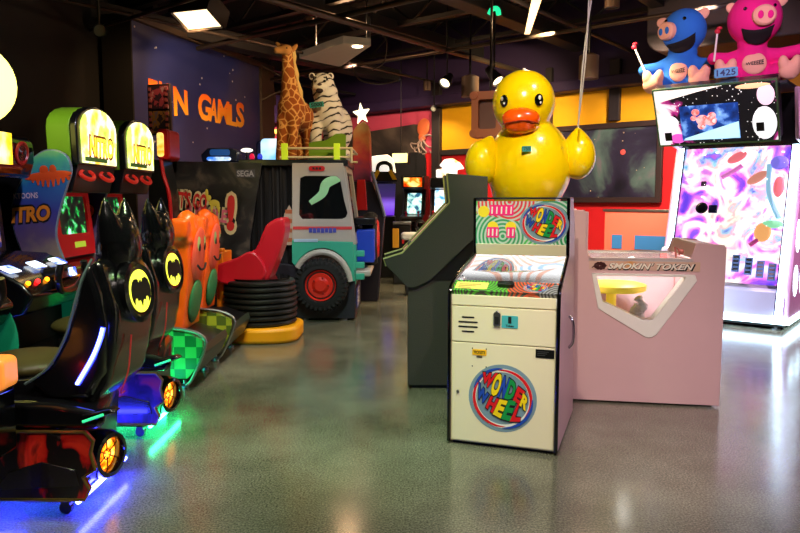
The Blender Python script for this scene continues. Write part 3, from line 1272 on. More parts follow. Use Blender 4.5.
nt.links.new(no.outputs['Fac'], bp.inputs['Height'])
nt.links.new(bp.outputs['Normal'], b_.inputs['Normal'])
DUCKM = m
dk = thing('inflatable_duck', 'giant glossy yellow inflatable duck with orange beak', 'duck', (db.x, YDUCK, pz))
hx = dc.x - db.x
hz = dc.z - pz
bz = db.z - pz
b = B()
b.ell((0, .06, bz), (.385, .38, .44), n=28, m=18)
b.ell((0, .12, bz - .2), (.33, .34, .28), n=28, m=14)
b.ell((0, .5, bz - .02), (.14, .22, .12), (R(25), 0, 0))
b.ell((hx, -.03, hz), (.278, .27, .283), n=30, m=20)
b.ell((hx * .6, 0, (bz + hz) / 2), (.2, .2, .2))
done(b, 'body', DUCKM, dk, remesh=.018, relax=8)
for sx, tipx, lox, top, bot, w_ in ((-1, 492, 466, 135, 180, .145), (1, 578, 597, 127, 174, .155)):
    tp = at(tipx, top, YDUCK - .05) - Vector(dk.location)
    mid = at((466 + 496) / 2 if sx < 0 else 578, (top + bot) / 2 + 6, YDUCK - .05) - Vector(dk.location)
    b = B()
    b.ell(mid, (w_, .17, .205), n=22, m=14)
    path = [mid + (tp - mid) * t for t in (0, .35, .6, .8, .93, 1.0)]
    b.tube(path, [w_ * .98, w_ * .9, w_ * .68, w_ * .42, w_ * .2, .01], 16)
    b.ell(mid + Vector((-sx * .12, .06, -.04)), (.12, .12, .14))
    done(b, 'wing', DUCKM, dk, remesh=.016, relax=5)


def on_head(px, py, push=1.0):
    d = ray(px, py)
    c = Vector(dk.location) + Vector((hx, -.03, hz))
    rr = .276
    o = EYE - c
    dd = d.normalized()
    bq = o.dot(dd)
    disc = max(0, bq * bq - (o.dot(o) - rr * rr))
    p = EYE + dd * (-bq - math.sqrt(disc))
    return p - Vector(dk.location), (p - c).normalized()


b = B()
bk, nrm = on_head(520.5, 121)
b.ell(bk + Vector((0, -.02, .02)), (.165, .12, .095), (R(8), 0, 0), 26, 14)
b.ell(bk + Vector((0, -.015, -.045)), (.14, .10, .07), (R(-10), 0, 0), 26, 14)
done(b, 'beak', mat('orange_vinyl', (250, 92, 10), .25, coat=.4), dk, remesh=.012)
b = B()
b.tube([bk + Vector((x * .155, -.13 * math.sqrt(max(0.0, 1 - x * x)) - .012, -.008 - .02 * abs(x))) for x in [i / 8 - 1 for i in range(17)]], .006, 6)
done(b, 'beak_line', mat('dark_orange', (176, 50, 8), .5), dk)
for ex, ey in ((504, 101), (539, 99.8)):
    p, nrm = on_head(ex, ey)
    q = nrm.to_track_quat('Z', 'Y').to_matrix().to_4x4()
    e = B()
    e.ell((0, 0, 0), (.042, .052, .014), n=20, m=10)
    e.bm.transform(Matrix.Translation(p) @ q)
    e = done(e, 'eye', BLACKG, dk)
    h = B()
    h.ell((-.012 if ex < 520 else .0, .018, .012), (.014, .019, .006))
    h.ell((.01, -.022, .011), (.009, .012, .005))
    h.bm.transform(Matrix.Translation(p) @ q)
    done(h, 'eye_highlight', WHITEP, e)
b = B()
tg = at(520, 151.5, YDUCK) - Vector(dk.location)
TGM = plane_M((tg.x, -.335, tg.z), (1, 0.05, .04), (-.04, .0, 1))
b.prism(rrect(-.038, .038, -.022, .022, .003), -.02, .004, 'z', TGM)
tgo = done(b, 'price_tag', TEALTAG, dk)
text(tgo, 'number', '755', TGM, .055, .028, INK, z=.006, bold=.02)
b = B()
b.cyl(Vector((hx, -.02, hz + .275)), Vector((hx + .002, -.02, hz + .30)), .014, n=10)
done(b, 'valve', WHITEP, dk)

cd = thing('balloon_string', 'pair of white cords from ceiling to the duck wing', 'cord', (at(578, 127, 6.0).x, 6.0, CEIL))
CORD = mat('pale_cord', (176, 170, 164), .5)
for dx, sg in ((0, 1), (1, -1)):
    b = B()
    p0, p1 = at(578, 127, 6.0), at(588 + 4 * dx, 0, 5.95)
    p2 = p1 + (p1 - p0) * ((CEIL - p1.z) / (p1.z - p0.z))
    path = []
    for i in range(25):
        t = i / 24
        p = p0.lerp(p2, t)
        path.append(p + Vector((sg * .018 * math.sin(t * 9), sg * .01 * math.cos(t * 9), 0)))
    b.tube(path, .0065, 6)
    done(b, 'strand', CORD, cd, world=True)

# brown speaker cabinet on the wall behind the duck
sp_ = thing('wall_speaker', 'brown square framed speaker hanging left behind the yellow duck', 'speaker', at(487, 115, 9.0), R(-20))
k_ = 9.0 / 700
BRN = mat('brown_padded', (176, 104, 74), .45, bump=.2)
b = B()
x0, x1, z0, z1 = -14 * k_, 16 * k_, -22 * k_, 22 * k_
b.holed(rrect(x0, x1, z0, z1, .06), rrect(x0 + .09, x1 - .07, z0 + .1, z1 - .1, .03), -.10, .12, 'y')
done(b, 'frame', BRN, sp_, bevel=.02)
b = B()
b.bx(x0 + .08, x1 - .06, -.03, .1, z0 + .09, z1 - .09)
done(b, 'grille', mat('brown_cloth', (120, 90, 88), .8, bump=.4, bscale=200), sp_)
for zz in (z0 + .05, z1 - .05):
    b = B()
    b.cyl((x0 + .03, -.11, zz), (x0 + .03, .13, zz), .055, n=14)
    done(b, 'corner_bumper', BRN, sp_, bevel=.01)
b = B()
b.cyl((0, .12, 0), (0, .2, .2), .02)
b.cyl((0, .2, .2), (0, .2, CEIL - sp_.location.z), .018)
done(b, 'bracket', BLACK, sp_)
# ================================================================ giant pinball machine
pyaw = R(-39)
cpt = fl(777, 324, .08)
pw = .70
pin_c = Vector((cpt.x, cpt.y, 0)) - Vector((math.cos(pyaw), math.sin(pyaw), 0)) * (pw - .06)
pb = thing('giant_pinball', 'giant glowing upright pinball machine with screen on top', 'arcade game', pin_c, pyaw)
PKW = mat('pearl_pink_panel', (236, 190, 222), .25, coat=.4)
LILAC = mat('pale_lilac_panel', (220, 218, 240), .25, coat=.4)
STRIP = mat('white_light_strip', (206, 240, 255), .4, es=7, var=0)
prof = [(0, .07), (0, .52), (.46, 2.22), (-.02, 2.24), (-.02, 2.94), (.5, 2.98), (1.5, 2.6), (1.5, .07)]
for sx in (-1, 1):
    b = B()
    b.prism([(0, .14), (0, .52), (.47, 2.22), (.16, 2.26), (-.06, 2.84), (.5, 2.86), (1.5, 2.6), (1.5, .14)], sx * pw, sx * (pw + .06), 'x')
    done(b, 'side_panel', PKW, pb, bevel=.02)
    for y, z, ry, rz in ((.30, .58, .13, .19), (.33, 1.12, .12, .2), (.50, 1.66, .1, .18), (.72, 2.2, .1, .16), (.22, 2.55, .10, .13), (.72, .56, .13, .19), (.78, 1.12, .12, .2), (.85, 1.66, .1, .18)):
        b = B()
        b.ell((sx * (pw + .06), y, z), (.012, ry, rz))
        done(b, 'glowing_oval', STRIP if y < 1 else PKW, pb)
b = B()
b.prism([(.07, .14), (.07, .5), (.56, 2.2), (.40, 2.84), (1.48, 2.58), (1.48, .14)], -pw, pw, 'x')
done(b, 'body', BLACK, pb)
# bright playfield behind glass
m, nt, b_ = newmat('lit_playfield_art')
v = vec(nt)
no = N(nt, 'ShaderNodeTexNoise', i_Scale=2.6, i_Detail=5.0, i_Distortion=1.3)
nt.links.new(v, no.inputs['Vector'])
rp = ramp(nt, [(.26, (80, 60, 215)), (.34, (150, 90, 235)), (.40, (245, 130, 225)), (.45, (255, 225, 250)), (.49, (255, 255, 255)), (.53, (250, 252, 255)), (.57, (255, 180, 200)), (.61, (170, 214, 255)), (.66, (100, 120, 235)), (.72, (190, 90, 210)), (.80, (244, 90, 90))])
nt.links.new(no.outputs['Fac'], rp.inputs['Fac'])
vo = N(nt, 'ShaderNodeTexVoronoi', i_Scale=3.0)
nt.links.new(v, vo.inputs['Vector'])
mx = N(nt, 'ShaderNodeMix', data_type='RGBA', blend_type='MULTIPLY')
mx.inputs['Factor'].default_value = .3
nt.links.new(rp.outputs['Color'], mx.inputs['A'])
nt.links.new(vo.outputs['Color'], mx.inputs['B'])
colour_out(nt, b_, mx.outputs['Result'], 1.35)
ART = m
PFM = plane_M((0, .0, .54), (1, 0, 0), (0, .462, 1.70))    # playfield plane: x right, y up the slope, z towards the player
H_ = 1.75
b = B()
b.prism([(-pw + .07, -.0), (pw - .07, 0), (pw - .07, H_ - .02), (-pw + .07, H_ - .02)], -.05, -.02, 'z', PFM)
done(b, 'playfield', ART, pb)
for x0, x1 in ((-pw, -pw + .075), (pw - .075, pw)):
    b = B()
    b.prism([(x0, -.38 if x0 > 0 else -.3), (x1, -.38 if x0 > 0 else -.3), (x1, H_ - .01), (x0, H_ - .01)], -.03, .02, 'z', PFM)
    done(b, 'light_strip', STRIP, pb, bevel=.006)
    b = B()
    xe = x1 if x0 < 0 else x0
    b.prism([(xe - .006, -.36), (xe + .006, -.36), (xe + .006, H_), (xe - .006, H_)], -.03, .03, 'z', PFM)
    done(b, 'strip_edge', mat('dark_violet', (60, 40, 90), .4), pb)
PEG = mat('white_peg', (255, 255, 255), .4, es=1.5, var=0)
for k in range(8):
    x = -.52 + k * .15
    for (yy, ofs) in ((1.66, 0), (1.52 if k in (0, 7) else None, 0.02), (1.30 if k in (0, 3, 6) else None, 0), (1.1 if k in (1, 4, 7) else None, .04), (.72 if k != 3 else None, .05)):
        if yy is None:
            continue
        b = B()
        p = Vector((x + ofs, yy - .02 * (k % 2), 0))
        b.cyl(PFM @ (p + Vector((-.02, .01, -.015))), PFM @ (p + Vector((.02, -.012, .06))), .011, n=8)
        done(b, 'peg', PEG, pb)


def on_pf(px, py, off=.0):
    M_ = wmat(pb) @ PFM
    n = (M_.to_3x3() @ Vector((0, 0, 1))).normalized()
    o = M_ @ Vector((0, 0, off))
    d = ray(px, py)
    p = EYE + d * ((o - EYE).dot(n) / d.dot(n))
    q = M_.inverted() @ p
    return Vector((q.x, q.y, off))


def pf_blob(name, px, py, r, m_, off=.04, rz=None, rot=0):
    b = B()
    p = on_pf(px, py, off)
    b.ell(p, (r, r if rz is None else rz, .03), (0, 0, rot))
    b.bm.transform(PFM)
    return done(b, name, m_, pb)


DARKV = mat('dark_playfield_toy', (22, 16, 50), .4)
pf_blob('black_ball', 702, 208, .075, DARKV)
b = B()
p = on_pf(713, 209, .02)
b.bx(p.x - .05, p.x + .05, p.y - .05, p.y + .05, -.01, .03, PFM)
done(b, 'dark_block', mat('blue_block', (40, 60, 150), .4), pb, bevel=.004)
p = on_pf(704, 184, .02)
b = B()
b.bx(p.x - .03, p.x + .03, p.y - .03, p.y + .03, -.01, .02, PFM)
done(b, 'dark_block', mat('mauve_block', (90, 70, 120), .4), pb)
pf_blob('orange_ball', 762, 232, .095, mat('lit_orange', (255, 180, 110), .4, es=.9), rz=.12)  # white haze put into these toys as paler, glowing colours
pf_blob('red_mound', 737, 158, .12, mat('lit_red_mound', (246, 120, 130), .4, es=.9), rz=.06, rot=.5)
pf_blob('red_mound', 757, 178, .13, mat('lit_coral', (246, 160, 140), .4, es=.7), rz=.06, rot=.6)
pf_blob('blue_mound', 779, 163, .10, mat('lit_blue_mound', (130, 120, 235), .4, es=.9), rz=.09)
pf_blob('green_mound', 772, 224, .12, mat('lit_green_mound', (150, 235, 180), .4, es=.9), rz=.05)
pf_blob('red_disc', 778, 187, .06, mat('lit_red_disc', (250, 120, 130), .4, es=.9), rz=.13)
b = B()
pa, pc = on_pf(749, 245, .03), on_pf(762, 236, .03)
b.tube([PFM @ pa, PFM @ pc], .026, 8)
done(b, 'orange_stem', mat('lit_pink_stem', (226, 90, 160), .4, es=.4), pb)
b = B()
path = smoothpath([on_pf(769, 165, .03), on_pf(768, 190, .03), on_pf(773, 207, .03), on_pf(778, 218, .03)], 5)
b.tube([PFM @ q for q in path], .03, 8)
done(b, 'blue_rail', mat('lit_sky_rail', (160, 220, 250), .4, es=.7), pb)
b = B()
path = smoothpath([on_pf(722, 178, .02), on_pf(733, 172, .02), on_pf(742, 166, .02)], 5)
b.tube([PFM @ q for q in path], .03, 8)
done(b, 'pink_rail', mat('lit_pink_rail', (250, 140, 220), .4, es=.6), pb)
BLAB = mat('blue_label', (120, 150, 220), .4, es=.5)
for k, (px, py) in enumerate(((735.5, 262.5), (748, 265.5), (759.5, 268.5), (771, 271.5))):
    p = on_pf(px, py, .0)
    b = B()
    b.bx(p.x - .042, p.x + .042, p.y - .105, p.y + .105, -.005, .006, PFM)
    b.mi = 1
    for j in range(4):
        b.bx(p.x - .03, p.x + .03, p.y - .085 + .05 * j, p.y - .06 + .05 * j, .006, .008, PFM)
    done(b, 'lane_label', [BLAB, WHITEP], pb)
b = B()
b.quad(PFM @ Vector((-pw + .07, 0, .11)), PFM @ Vector((pw - .07, 0, .11)), PFM @ Vector((pw - .07, H_, .11)), PFM @ Vector((-pw + .07, H_, .11)))
done(b, 'front_glass', GLASS, pb, solid=.004)
# lower apron, base light, feet
b = B()
b.prism([(-.03, .16), (-.04, .46), (.04, .56), (.1, .5), (.1, .16)], -pw, pw, 'x')
done(b, 'apron', LILAC, pb, bevel=.01)
b = B()
b.bx(-pw - .03, pw + .03, -.05, .0, .08, .15)
done(b, 'base_light', STRIP, pb, bevel=.008)
b = B()
b.bx(pw + .0, pw + .075, -.03, 1.48, .08, .15)
done(b, 'base_light', STRIP, pb, bevel=.008)
b = B()
b.bx(-pw, pw, .03, 1.45, .04, .15)
done(b, 'base_plate', BLACKM, pb)
for x in (-pw + .1, pw - .08):
    for y in (.06, 1.4):
        b = B()
        b.lathe([(.05, 0), (.05, .015), (.018, .02), (.018, .05)], 14, Matrix.Translation((x, y, 0)))
        done(b, 'foot', STEEL, pb)
# left front control pod
b = B()
b.prism([(-.52, .13), (-.50, .78), (-.40, .98), (-.02, .86), (-.02, .13)], -.62, -.16, 'x')
done(b, 'control_pod', LILAC, pb, bevel=.03)
b = B()
b.bx(-.63, -.15, -.54, -.03, .07, .13)
done(b, 'pod_light', STRIP, pb, bevel=.008)
b = B()
b.lathe([(.05, 0), (.05, .03), (.018, .035), (.018, .08)], 14, Matrix.Translation((-.22, -.48, 0)))
done(b, 'foot', STEEL, pb)
for z, y in ((.34, -.30), (.58, -.34)):
    b = B()
    b.ell((-.155, y, z), (.012, .09, .1))
    done(b, 'glowing_oval', STRIP, pb)
# head box with screen, tilted forward over the playfield; drawn upright first, then tilted
HT = Matrix.Translation((-.115, -.02, 2.235)) @ Matrix.Rotation(R(27), 4, 'X') @ Matrix.Diagonal((.93, 1, 1.06, 1)) @ Matrix.Translation((.015, .02, -2.235))


def head(bb, *a, **k_):
    bb.bm.transform(HT)
    return done(bb, *a, **k_)


hb = B()
hb.bx(-.76, .73, -.02, .16, 2.24, 2.945)
hb = head(hb, 'head_box', mat('dark_head', (34, 30, 40), .3, coat=.4), pb, bevel=.012)
b = B()
b.bx(-.80, .66, -.20, .62, 2.87, 2.905)
done(b, 'top_shelf', mat('dark_shelf', (40, 34, 46), .4), pb, bevel=.01)
b = B()
b.holed([(-.765, 2.235), (.735, 2.235), (.735, 2.95), (-.765, 2.95)], [(-.745, 2.255), (.715, 2.255), (.715, 2.93), (-.745, 2.93)], -.035, .0, 'y')
head(b, 'head_trim', mat('green_trim', (120, 170, 130), .25, .6), pb)
m, nt, b_ = newmat('head_art')
v = vec(nt)
sp = N(nt, 'ShaderNodeSeparateXYZ')
nt.links.new(v, sp.inputs['Vector'])
no = N(nt, 'ShaderNodeTexNoise', i_Scale=2.6, i_Detail=4.0, i_Distortion=.8)
nt.links.new(v, no.inputs['Vector'])
ax = math_node(nt, 'ABSOLUTE', sp.outputs['X'])
edge = math_node(nt, 'MULTIPLY', math_node(nt, 'SUBTRACT', ax, .42), 1.1)
fz = math_node(nt, 'ADD', edge, math_node(nt, 'MULTIPLY', math_node(nt, 'SUBTRACT', no.outputs['Fac'], .5), 1.5))
rp = ramp(nt, [(.0, (8, 8, 14)), (.16, (20, 18, 26)), (.24, (180, 40, 130)), (.30, (250, 236, 244)), (.5, (255, 255, 255)), (.7, (246, 180, 120))])
nt.links.new(fz, rp.inputs['Fac'])
vo = N(nt, 'ShaderNodeTexVoronoi', i_Scale=22.0)
nt.links.new(v, vo.inputs['Vector'])
sx_ = math_node(nt, 'LESS_THAN', vo.outputs['Distance'], .16)
mx = N(nt, 'ShaderNodeMix', data_type='RGBA')
nt.links.new(rp.outputs['Color'], mx.inputs['A'])
mx.inputs['B'].default_value = lin((255, 255, 255))
nt.links.new(math_node(nt, 'MULTIPLY', sx_, .8), mx.inputs['Factor'])
colour_out(nt, b_, mx.outputs['Result'], 1.1)
b = B()
b.bx(-.745, .715, -.026, -.02, 2.255, 2.93)
head(b, 'head_artwork', m, pb)
b = B()
b.prism([(-.745, 2.925), (-.745, 2.78), (-.2, 2.88), (.1, 2.925)], -.032, -.026, 'y')
head(b, 'white_swoosh', mat('lit_swoosh', (255, 240, 226), .4, es=1.2), pb)
m, nt, b_ = newmat('head_screen_art')
v = vec(nt)
no = N(nt, 'ShaderNodeTexNoise', i_Scale=7.0, i_Detail=4.0)
nt.links.new(v, no.inputs['Vector'])
rp = ramp(nt, [(.3, (8, 20, 60)), (.5, (20, 60, 140)), (.66, (120, 170, 240)), (.75, (255, 255, 255))])
nt.links.new(no.outputs['Fac'], rp.inputs['Fac'])
colour_out(nt, b_, rp.outputs['Color'], 1.3)
b = B()
b.bx(-.44, .28, -.034, -.026, 2.30, 2.72)
sc = head(b, 'screen', m, pb)
b = B()
b.prism([(-.42, 2.305), (.275, 2.305), (.275, 2.50), (-.40, 2.33)], -.037, -.034, 'y')
head(b, 'screen_wedge', mat('lit_ice', (190, 236, 240), .4, es=1.2), sc)
b = B()
for dx, dz, r_ in ((-.16, 2.54, .08), (-.06, 2.53, .075), (-.24, 2.64, .05), (-.18, 2.47, .05), (-.04, 2.59, .05), (-.27, 2.57, .04)):
    b.ell((dx, -.036, dz), (r_, .006, r_ * .8))
head(b, 'screen_figure', noise_mat('figure_pink', [(.4, (240, 190, 190)), (.6, (226, 90, 80)), (.7, (250, 240, 240))], 14, es=1.1), sc)
for nm, x, z, rx, rz_, cc in (('white_shape', -.60, 2.52, .13, .10, (250, 246, 255)), ('white_shape', -.66, 2.34, .09, .09, (255, 240, 250)), ('pink_shape', -.50, 2.33, .10, .06, (230, 90, 200)),
                           ('white_shape', .57, 2.46, .14, .19, (250, 250, 255)), ('pink_shape', .60, 2.78, .10, .12, (250, 210, 230)), ('amber_shape', .46, 2.89, .2, .03, (250, 200, 150))):
    b = B()
    b.ell((x, -.027, z), (rx, .006, rz_))
    head(b, nm, mat('lit_' + nm, cc, .4, es=1.1), pb)
for x, z in ((-.62, 2.36), (.52, 2.42)):
    b = B()
    b.bx(x - .045, x + .045, -.042, -.026, z - .05, z + .05)
    head(b, 'dark_square', INK, pb)

# ================================================================ plush pigs on the pinball's head
def plush(px, py, rgb, name):
    return mat(name, rgb, .9, bump=.35, bscale=140)


PEACH = mat('peach_plush', (246, 186, 160), .9, bump=.3, bscale=140)
MOUTH = mat('black_felt', (14, 10, 14), .9)
hw = wmat(pb)


def pig(label, base, yaw, k, colm, dark, head, snout, mouth, eyes, ears, belly, feet, arms, hr):
    """plush pig: positions in photo pixels from its seat, x right and y up, k metres per pixel; front is -y"""
    t = thing('plush_pig', label, 'plush toy', base, yaw)
    b = B()
    b.ell((0, 0, 14 * k), (19 * k, 17 * k, 19 * k))
    b.ell((belly[0] * .5 * k, -1 * k, 24 * k), (17 * k, 15 * k, 20 * k))
    b.ell((head[0] * k, -2 * k, head[1] * k), (hr * k, hr * .92 * k, hr * 1.02 * k), n=26, m=16)
    b.ell((head[0] * .6 * k, 0, (head[1] * .65) * k), (14 * k, 13 * k, 12 * k))
    for ax_, az in arms:
        s = 1 if ax_ > 0 else -1
        b.tube([Vector((s * 8 * k, 0, 30 * k)), Vector(((s * 8 + ax_) / 2 * k, -4 * k, (30 + az) / 2 * k - 2 * k)), Vector((ax_ * k, -9 * k, az * k))], [9 * k, 7.5 * k, 6 * k], 12)
        b.ell((ax_ * k, -9 * k, az * k), 6.3 * k)
    for fx, fz in feet:
        b.tube([Vector((fx * .45 * k, -2 * k, 10 * k)), Vector((fx * k, -16 * k, fz * k))], [10 * k, 8 * k], 12)
    for ex, ez in ears:
        b.tube([Vector(((head[0] + (ex - head[0]) * .55) * k, 0, (head[1] + (ez - head[1]) * .55) * k)), Vector((ex * k, -1 * k, ez * k))], [7 * k, 2.5 * k], 10)
    done(b, 'body', colm, t, remesh=1.25 * k, relax=6)
    hc = Vector((head[0] * k, -2 * k, head[1] * k))
    rad = Vector((hr * k, hr * .92 * k, hr * 1.02 * k))

    def onh(x, z, push=0):
        u = max(-.97, min(.97, (x * k - hc.x) / rad.x))
        w = max(-.97, min(.97, (z * k - hc.z) / rad.z))
        y = math.sqrt(max(.03, 1 - u * u - w * w))
        p = hc + Vector((u * rad.x, -y * rad.y - push, w * rad.z))
        nn = Vector((u / rad.x, -y / rad.y, w / rad.z)).normalized()
        return p, nn
    p, nn = onh(*snout[:2])
    q = nn.to_track_quat('Z', 'Y').to_matrix().to_4x4()
    s = B()
    s.lathe([(0, 0), (snout[2] * k, 0), (snout[2] * 1.02 * k, 4.5 * k), (snout[2] * .85 * k, 6.5 * k), (0, 7 * k)], 24, Matrix.Translation(p - nn * 1.5 * k) @ q @ Matrix.Diagonal((1, .9, 1, 1)))
    s = done(s, 'snout', PEACH, t)
    for d in (-1, 1):
        b = B()
        b.ell((d * snout[2] * .42 * k, 0, 6.8 * k), (snout[2] * .26 * k, snout[2] * .36 * k, .8 * k))
        b.bm.transform(Matrix.Translation(p - nn * 1.5 * k) @ q)
        done(b, 'nostril', colm, s)
    rounds = [(hc, rad), (Vector((head[0] * .6 * k, 0, head[1] * .65 * k)), Vector((14 * k, 13 * k, 12 * k))),
              (Vector((belly[0] * .5 * k, -1 * k, 24 * k)), Vector((17 * k, 15 * k, 20 * k)))]

    def frontmost(x, z, push):
        best = 0
        for c, r_ in rounds:
            q_ = 1 - ((x - c.x) / r_.x) ** 2 - ((z - c.z) / r_.z) ** 2
            if q_ > 0:
                best = min(best, c.y - r_.y * math.sqrt(q_))
        return Vector((x, best - push, z))
    # mouth: a half moon patch lying on the face
    mx_, mz, mw, mh, mrot = mouth
    b = B()
    rows = []
    for i in range(13):
        u = i / 12 * 2 - 1
        top = -.22 * (1 - u * u) * mh
        low = -mh * math.sqrt(max(0, 1 - u * u))
        rows.append([])
        for j in range(5):
            w = top + (low - top) * j / 4
            x, z = u * mw, w
            x, z = x * math.cos(mrot) - z * math.sin(mrot), x * math.sin(mrot) + z * math.cos(mrot)
            pp = frontmost((mx_ + x) * k, (mz + z) * k, 1.3 * k)
            rows[-1].append(b.bm.verts.new(pp))
    for i in range(12):
        for j in range(4):
            b._f([rows[i][j], rows[i + 1][j], rows[i + 1][j + 1], rows[i][j + 1]])
    done(b, 'mouth', MOUTH, t, solid=.6 * k)
    for ex, ez in eyes:
        pp, n2 = onh(ex, ez)
        b = B()
        b.ell(pp, 1.7 * k)
        done(b, 'eye', BLACKG, t)
    for ex, ez in ears:
        b = B()
        dx, dz = ex - head[0], ez - head[1]
        f = 1 / math.hypot(dx, dz)
        c = Vector((ex - dx * f * 3, 0, ez - dz * f * 3)) * k
        b.ell(c + Vector((0, -4.2 * k, 0)), (5.2 * k, 2.2 * k, 6.5 * k), (0, math.atan2(dx, dz), 0))
        done(b, 'inner_ear', PEACH, t)
    b = B()
    b.ell((belly[0] * k, -14.5 * k, belly[1] * k), (belly[2] * k, 3 * k, belly[3] * k), (R(-8), 0, 0), 24, 12)
    be = done(b, 'belly_patch', PEACH, t)
    BM = plane_M((belly[0] * k, -17.8 * k, belly[1] * k), (1, 0, .1), (-.1, 0, 1))
    text(be, 'word', 'WEEEEE', BM, belly[2] * 1.45 * k, 4.6 * k, INK, bold=.02, shear=.1, z=.6 * k, warp=lambda x, y: (x, y * (.5 + .5 * (x / (belly[2] * 1.45 * k) + .5))))
    fo = []
    for fx, fz in feet:
        b = B()
        b.ell((fx * k, -19 * k, (fz - 2) * k), (9.5 * k, 6.5 * k, 9 * k), (0, 0, 0), 20, 12)
        for d in (-1, 1):
            b.ell(((fx + d * 5) * k, -19.5 * k, (fz + 4) * k), (5 * k, 5.5 * k, 8.5 * k), (0, R(d * 12), 0), 16, 10)
        o = done(b, 'hoof', PEACH, t, remesh=.9 * k, relax=3)
        fo.append(o)
    return t, fo


BLUEPL = plush(0, 0, (36, 116, 220), 'blue_plush')
PINKPL = plush(0, 0, (240, 24, 140), 'pink_plush')
topz = 2.905
f_ = Vector((math.sin(pyaw), -math.cos(pyaw), 0))


def on_top(px):
    d = ray(px, 85)
    o = Vector(pb.location) + (-f_) * .17
    k = (o - EYE).dot(f_) / d.dot(f_)
    p = EYE + d * k
    return Vector((p.x, p.y, topz)), k


bp_, kk = on_top(680)
kb = kk / 700
pg1, fo1 = pig('blue plush pig with open smile sitting left of pink pig', bp_, pyaw + R(14), kb, BLUEPL, None, (2, 61), (-12, 59, 9.5), (0, 51, 14, 13, R(16)), ((3, 69), (-14, 70)),
               ((21, 77), (-20, 71)), (-1, 20, 8.5, 10.5), ((-24, 10), (18, 12)), ((-33, 24), (28, 26)), 21)
bp2, kk2 = on_top(749)
kb2 = kk2 / 700
pg2, fo2 = pig('bright pink plush pig with open smile wearing a price tag', bp2, pyaw + R(20), kb2, PINKPL, None, (2, 66), (7, 64, 10.5), (3, 55, 14, 16, R(4)), ((-9, 72), (17, 74)),
               ((-21, 79), (27, 83)), (2, 21, 11, 11), ((-24, 14), (32, 14)), ((-34, 29), (42, 32)), 25)
b = B()
TM = plane_M((-24 * kb2, -26.2 * kb2, 12 * kb2), (1, 0, .06), (-.06, 0, 1))
b.prism(rrect(-10.5 * kb2, 10.5 * kb2, -4.5 * kb2, 4.5 * kb2, 1.5 * kb2), -.01, .004, 'z', TM)
tg = done(b, 'price_tag', mat('sky_tag', (90, 176, 226), .6), pg2)
text(tg, 'number', '1425', TM, 17 * kb2, 6.2 * kb2, mat('navy_ink', (20, 50, 110), .6), z=.006, bold=.02)
STW = mat('white_stick', (240, 236, 232), .5)
for t, k, ax_, az, lb, tilt in ((pg1, kb, -33, 24, 'white stick held by the blue plush pig', R(-24)), (pg2, kb2, -34, 29, 'white stick with red tip held by the pink plush pig', R(4))):
    hp_ = wmat(t) @ Vector((ax_ * k, -15 * k, az * k))
    s = thing('toy_stick', lb, 'stick', hp_, t.rotation_euler.z)
    b = B()
    u = Vector((math.sin(tilt), 0, math.cos(tilt)))
    b.cyl(-u * 4 * k, u * 24 * k, 1.0 * k, n=10)
    done(b, 'stick', STW, s)
    b = B()
    b.ell(u * 25 * k, (2.6 * k, 2 * k, 2.6 * k))
    b.ell(u * 27 * k + Vector((1.5 * k, 0, 1 * k)), (2.6 * k, 2 * k, 1.8 * k))
    done(b, 'tip', mat('red_tip', (200, 30, 60), .5), s)
# ================================================================ row of racing cabinets along the left side
# every racer: local x = towards the screen is negative; y across the car; the empty stands on the floor at the rear middle
SHELL = mat('black_shell', (12, 12, 15), .22, coat=.5)
SHELL2 = mat('black_seat_vinyl', (20, 20, 22), .45, bump=.15, bscale=80)
CUSH = mat('olive_lit_cushion', (70, 62, 26), .5)  # olive light on the seat put into its colour
EMBL = mat('lit_yellow_emblem', (236, 236, 70), .4, es=2.0, var=0)
BLUELED = mat('blue_led', (60, 60, 255), .4, es=14, ecol=(50, 60, 255), var=0)
BLUELEDC = mat('blue_led_core', (190, 200, 255), .4, es=9, ecol=(150, 170, 255), var=0)
TURB = noise_mat('turbine_glow', [(.35, (150, 30, 0)), (.5, (255, 120, 10)), (.65, (255, 200, 80))], 18, es=4.5)
GOLD = mat('gold_trim', (170, 140, 70), .3, .9)
REDLED = mat('red_led', (255, 30, 30), .4, es=5, var=0)
AMBLED = mat('amber_led', (255, 150, 20), .4, es=4, var=0)
SCRB = noise_mat('blue_white_screen', [(.4, (60, 90, 220)), (.52, (200, 220, 255)), (.6, (255, 255, 255))], 12, es=2.0)


def bat_shape(bld, M, r, z):
    """winged emblem silhouette inside a disc"""
    half = [(0, .42), (.06, .55), (.13, .42), (.2, .40), (.22, .56), (.3, .62), (.55, .64), (.8, .5), (.95, .2), (.98, -.1), (.9, -.4), (.72, -.62), (.70, -.4), (.58, -.3), (.44, -.34), (.36, -.5), (.22, -.42), (.1, -.5), (0, -.78)]
    pts = [(x * r, y * r) for x, y in half] + [(-x * r, y * r) for x, y in half[-2:0:-1]]
    bld.prism(pts, 0, z, 'z', M)


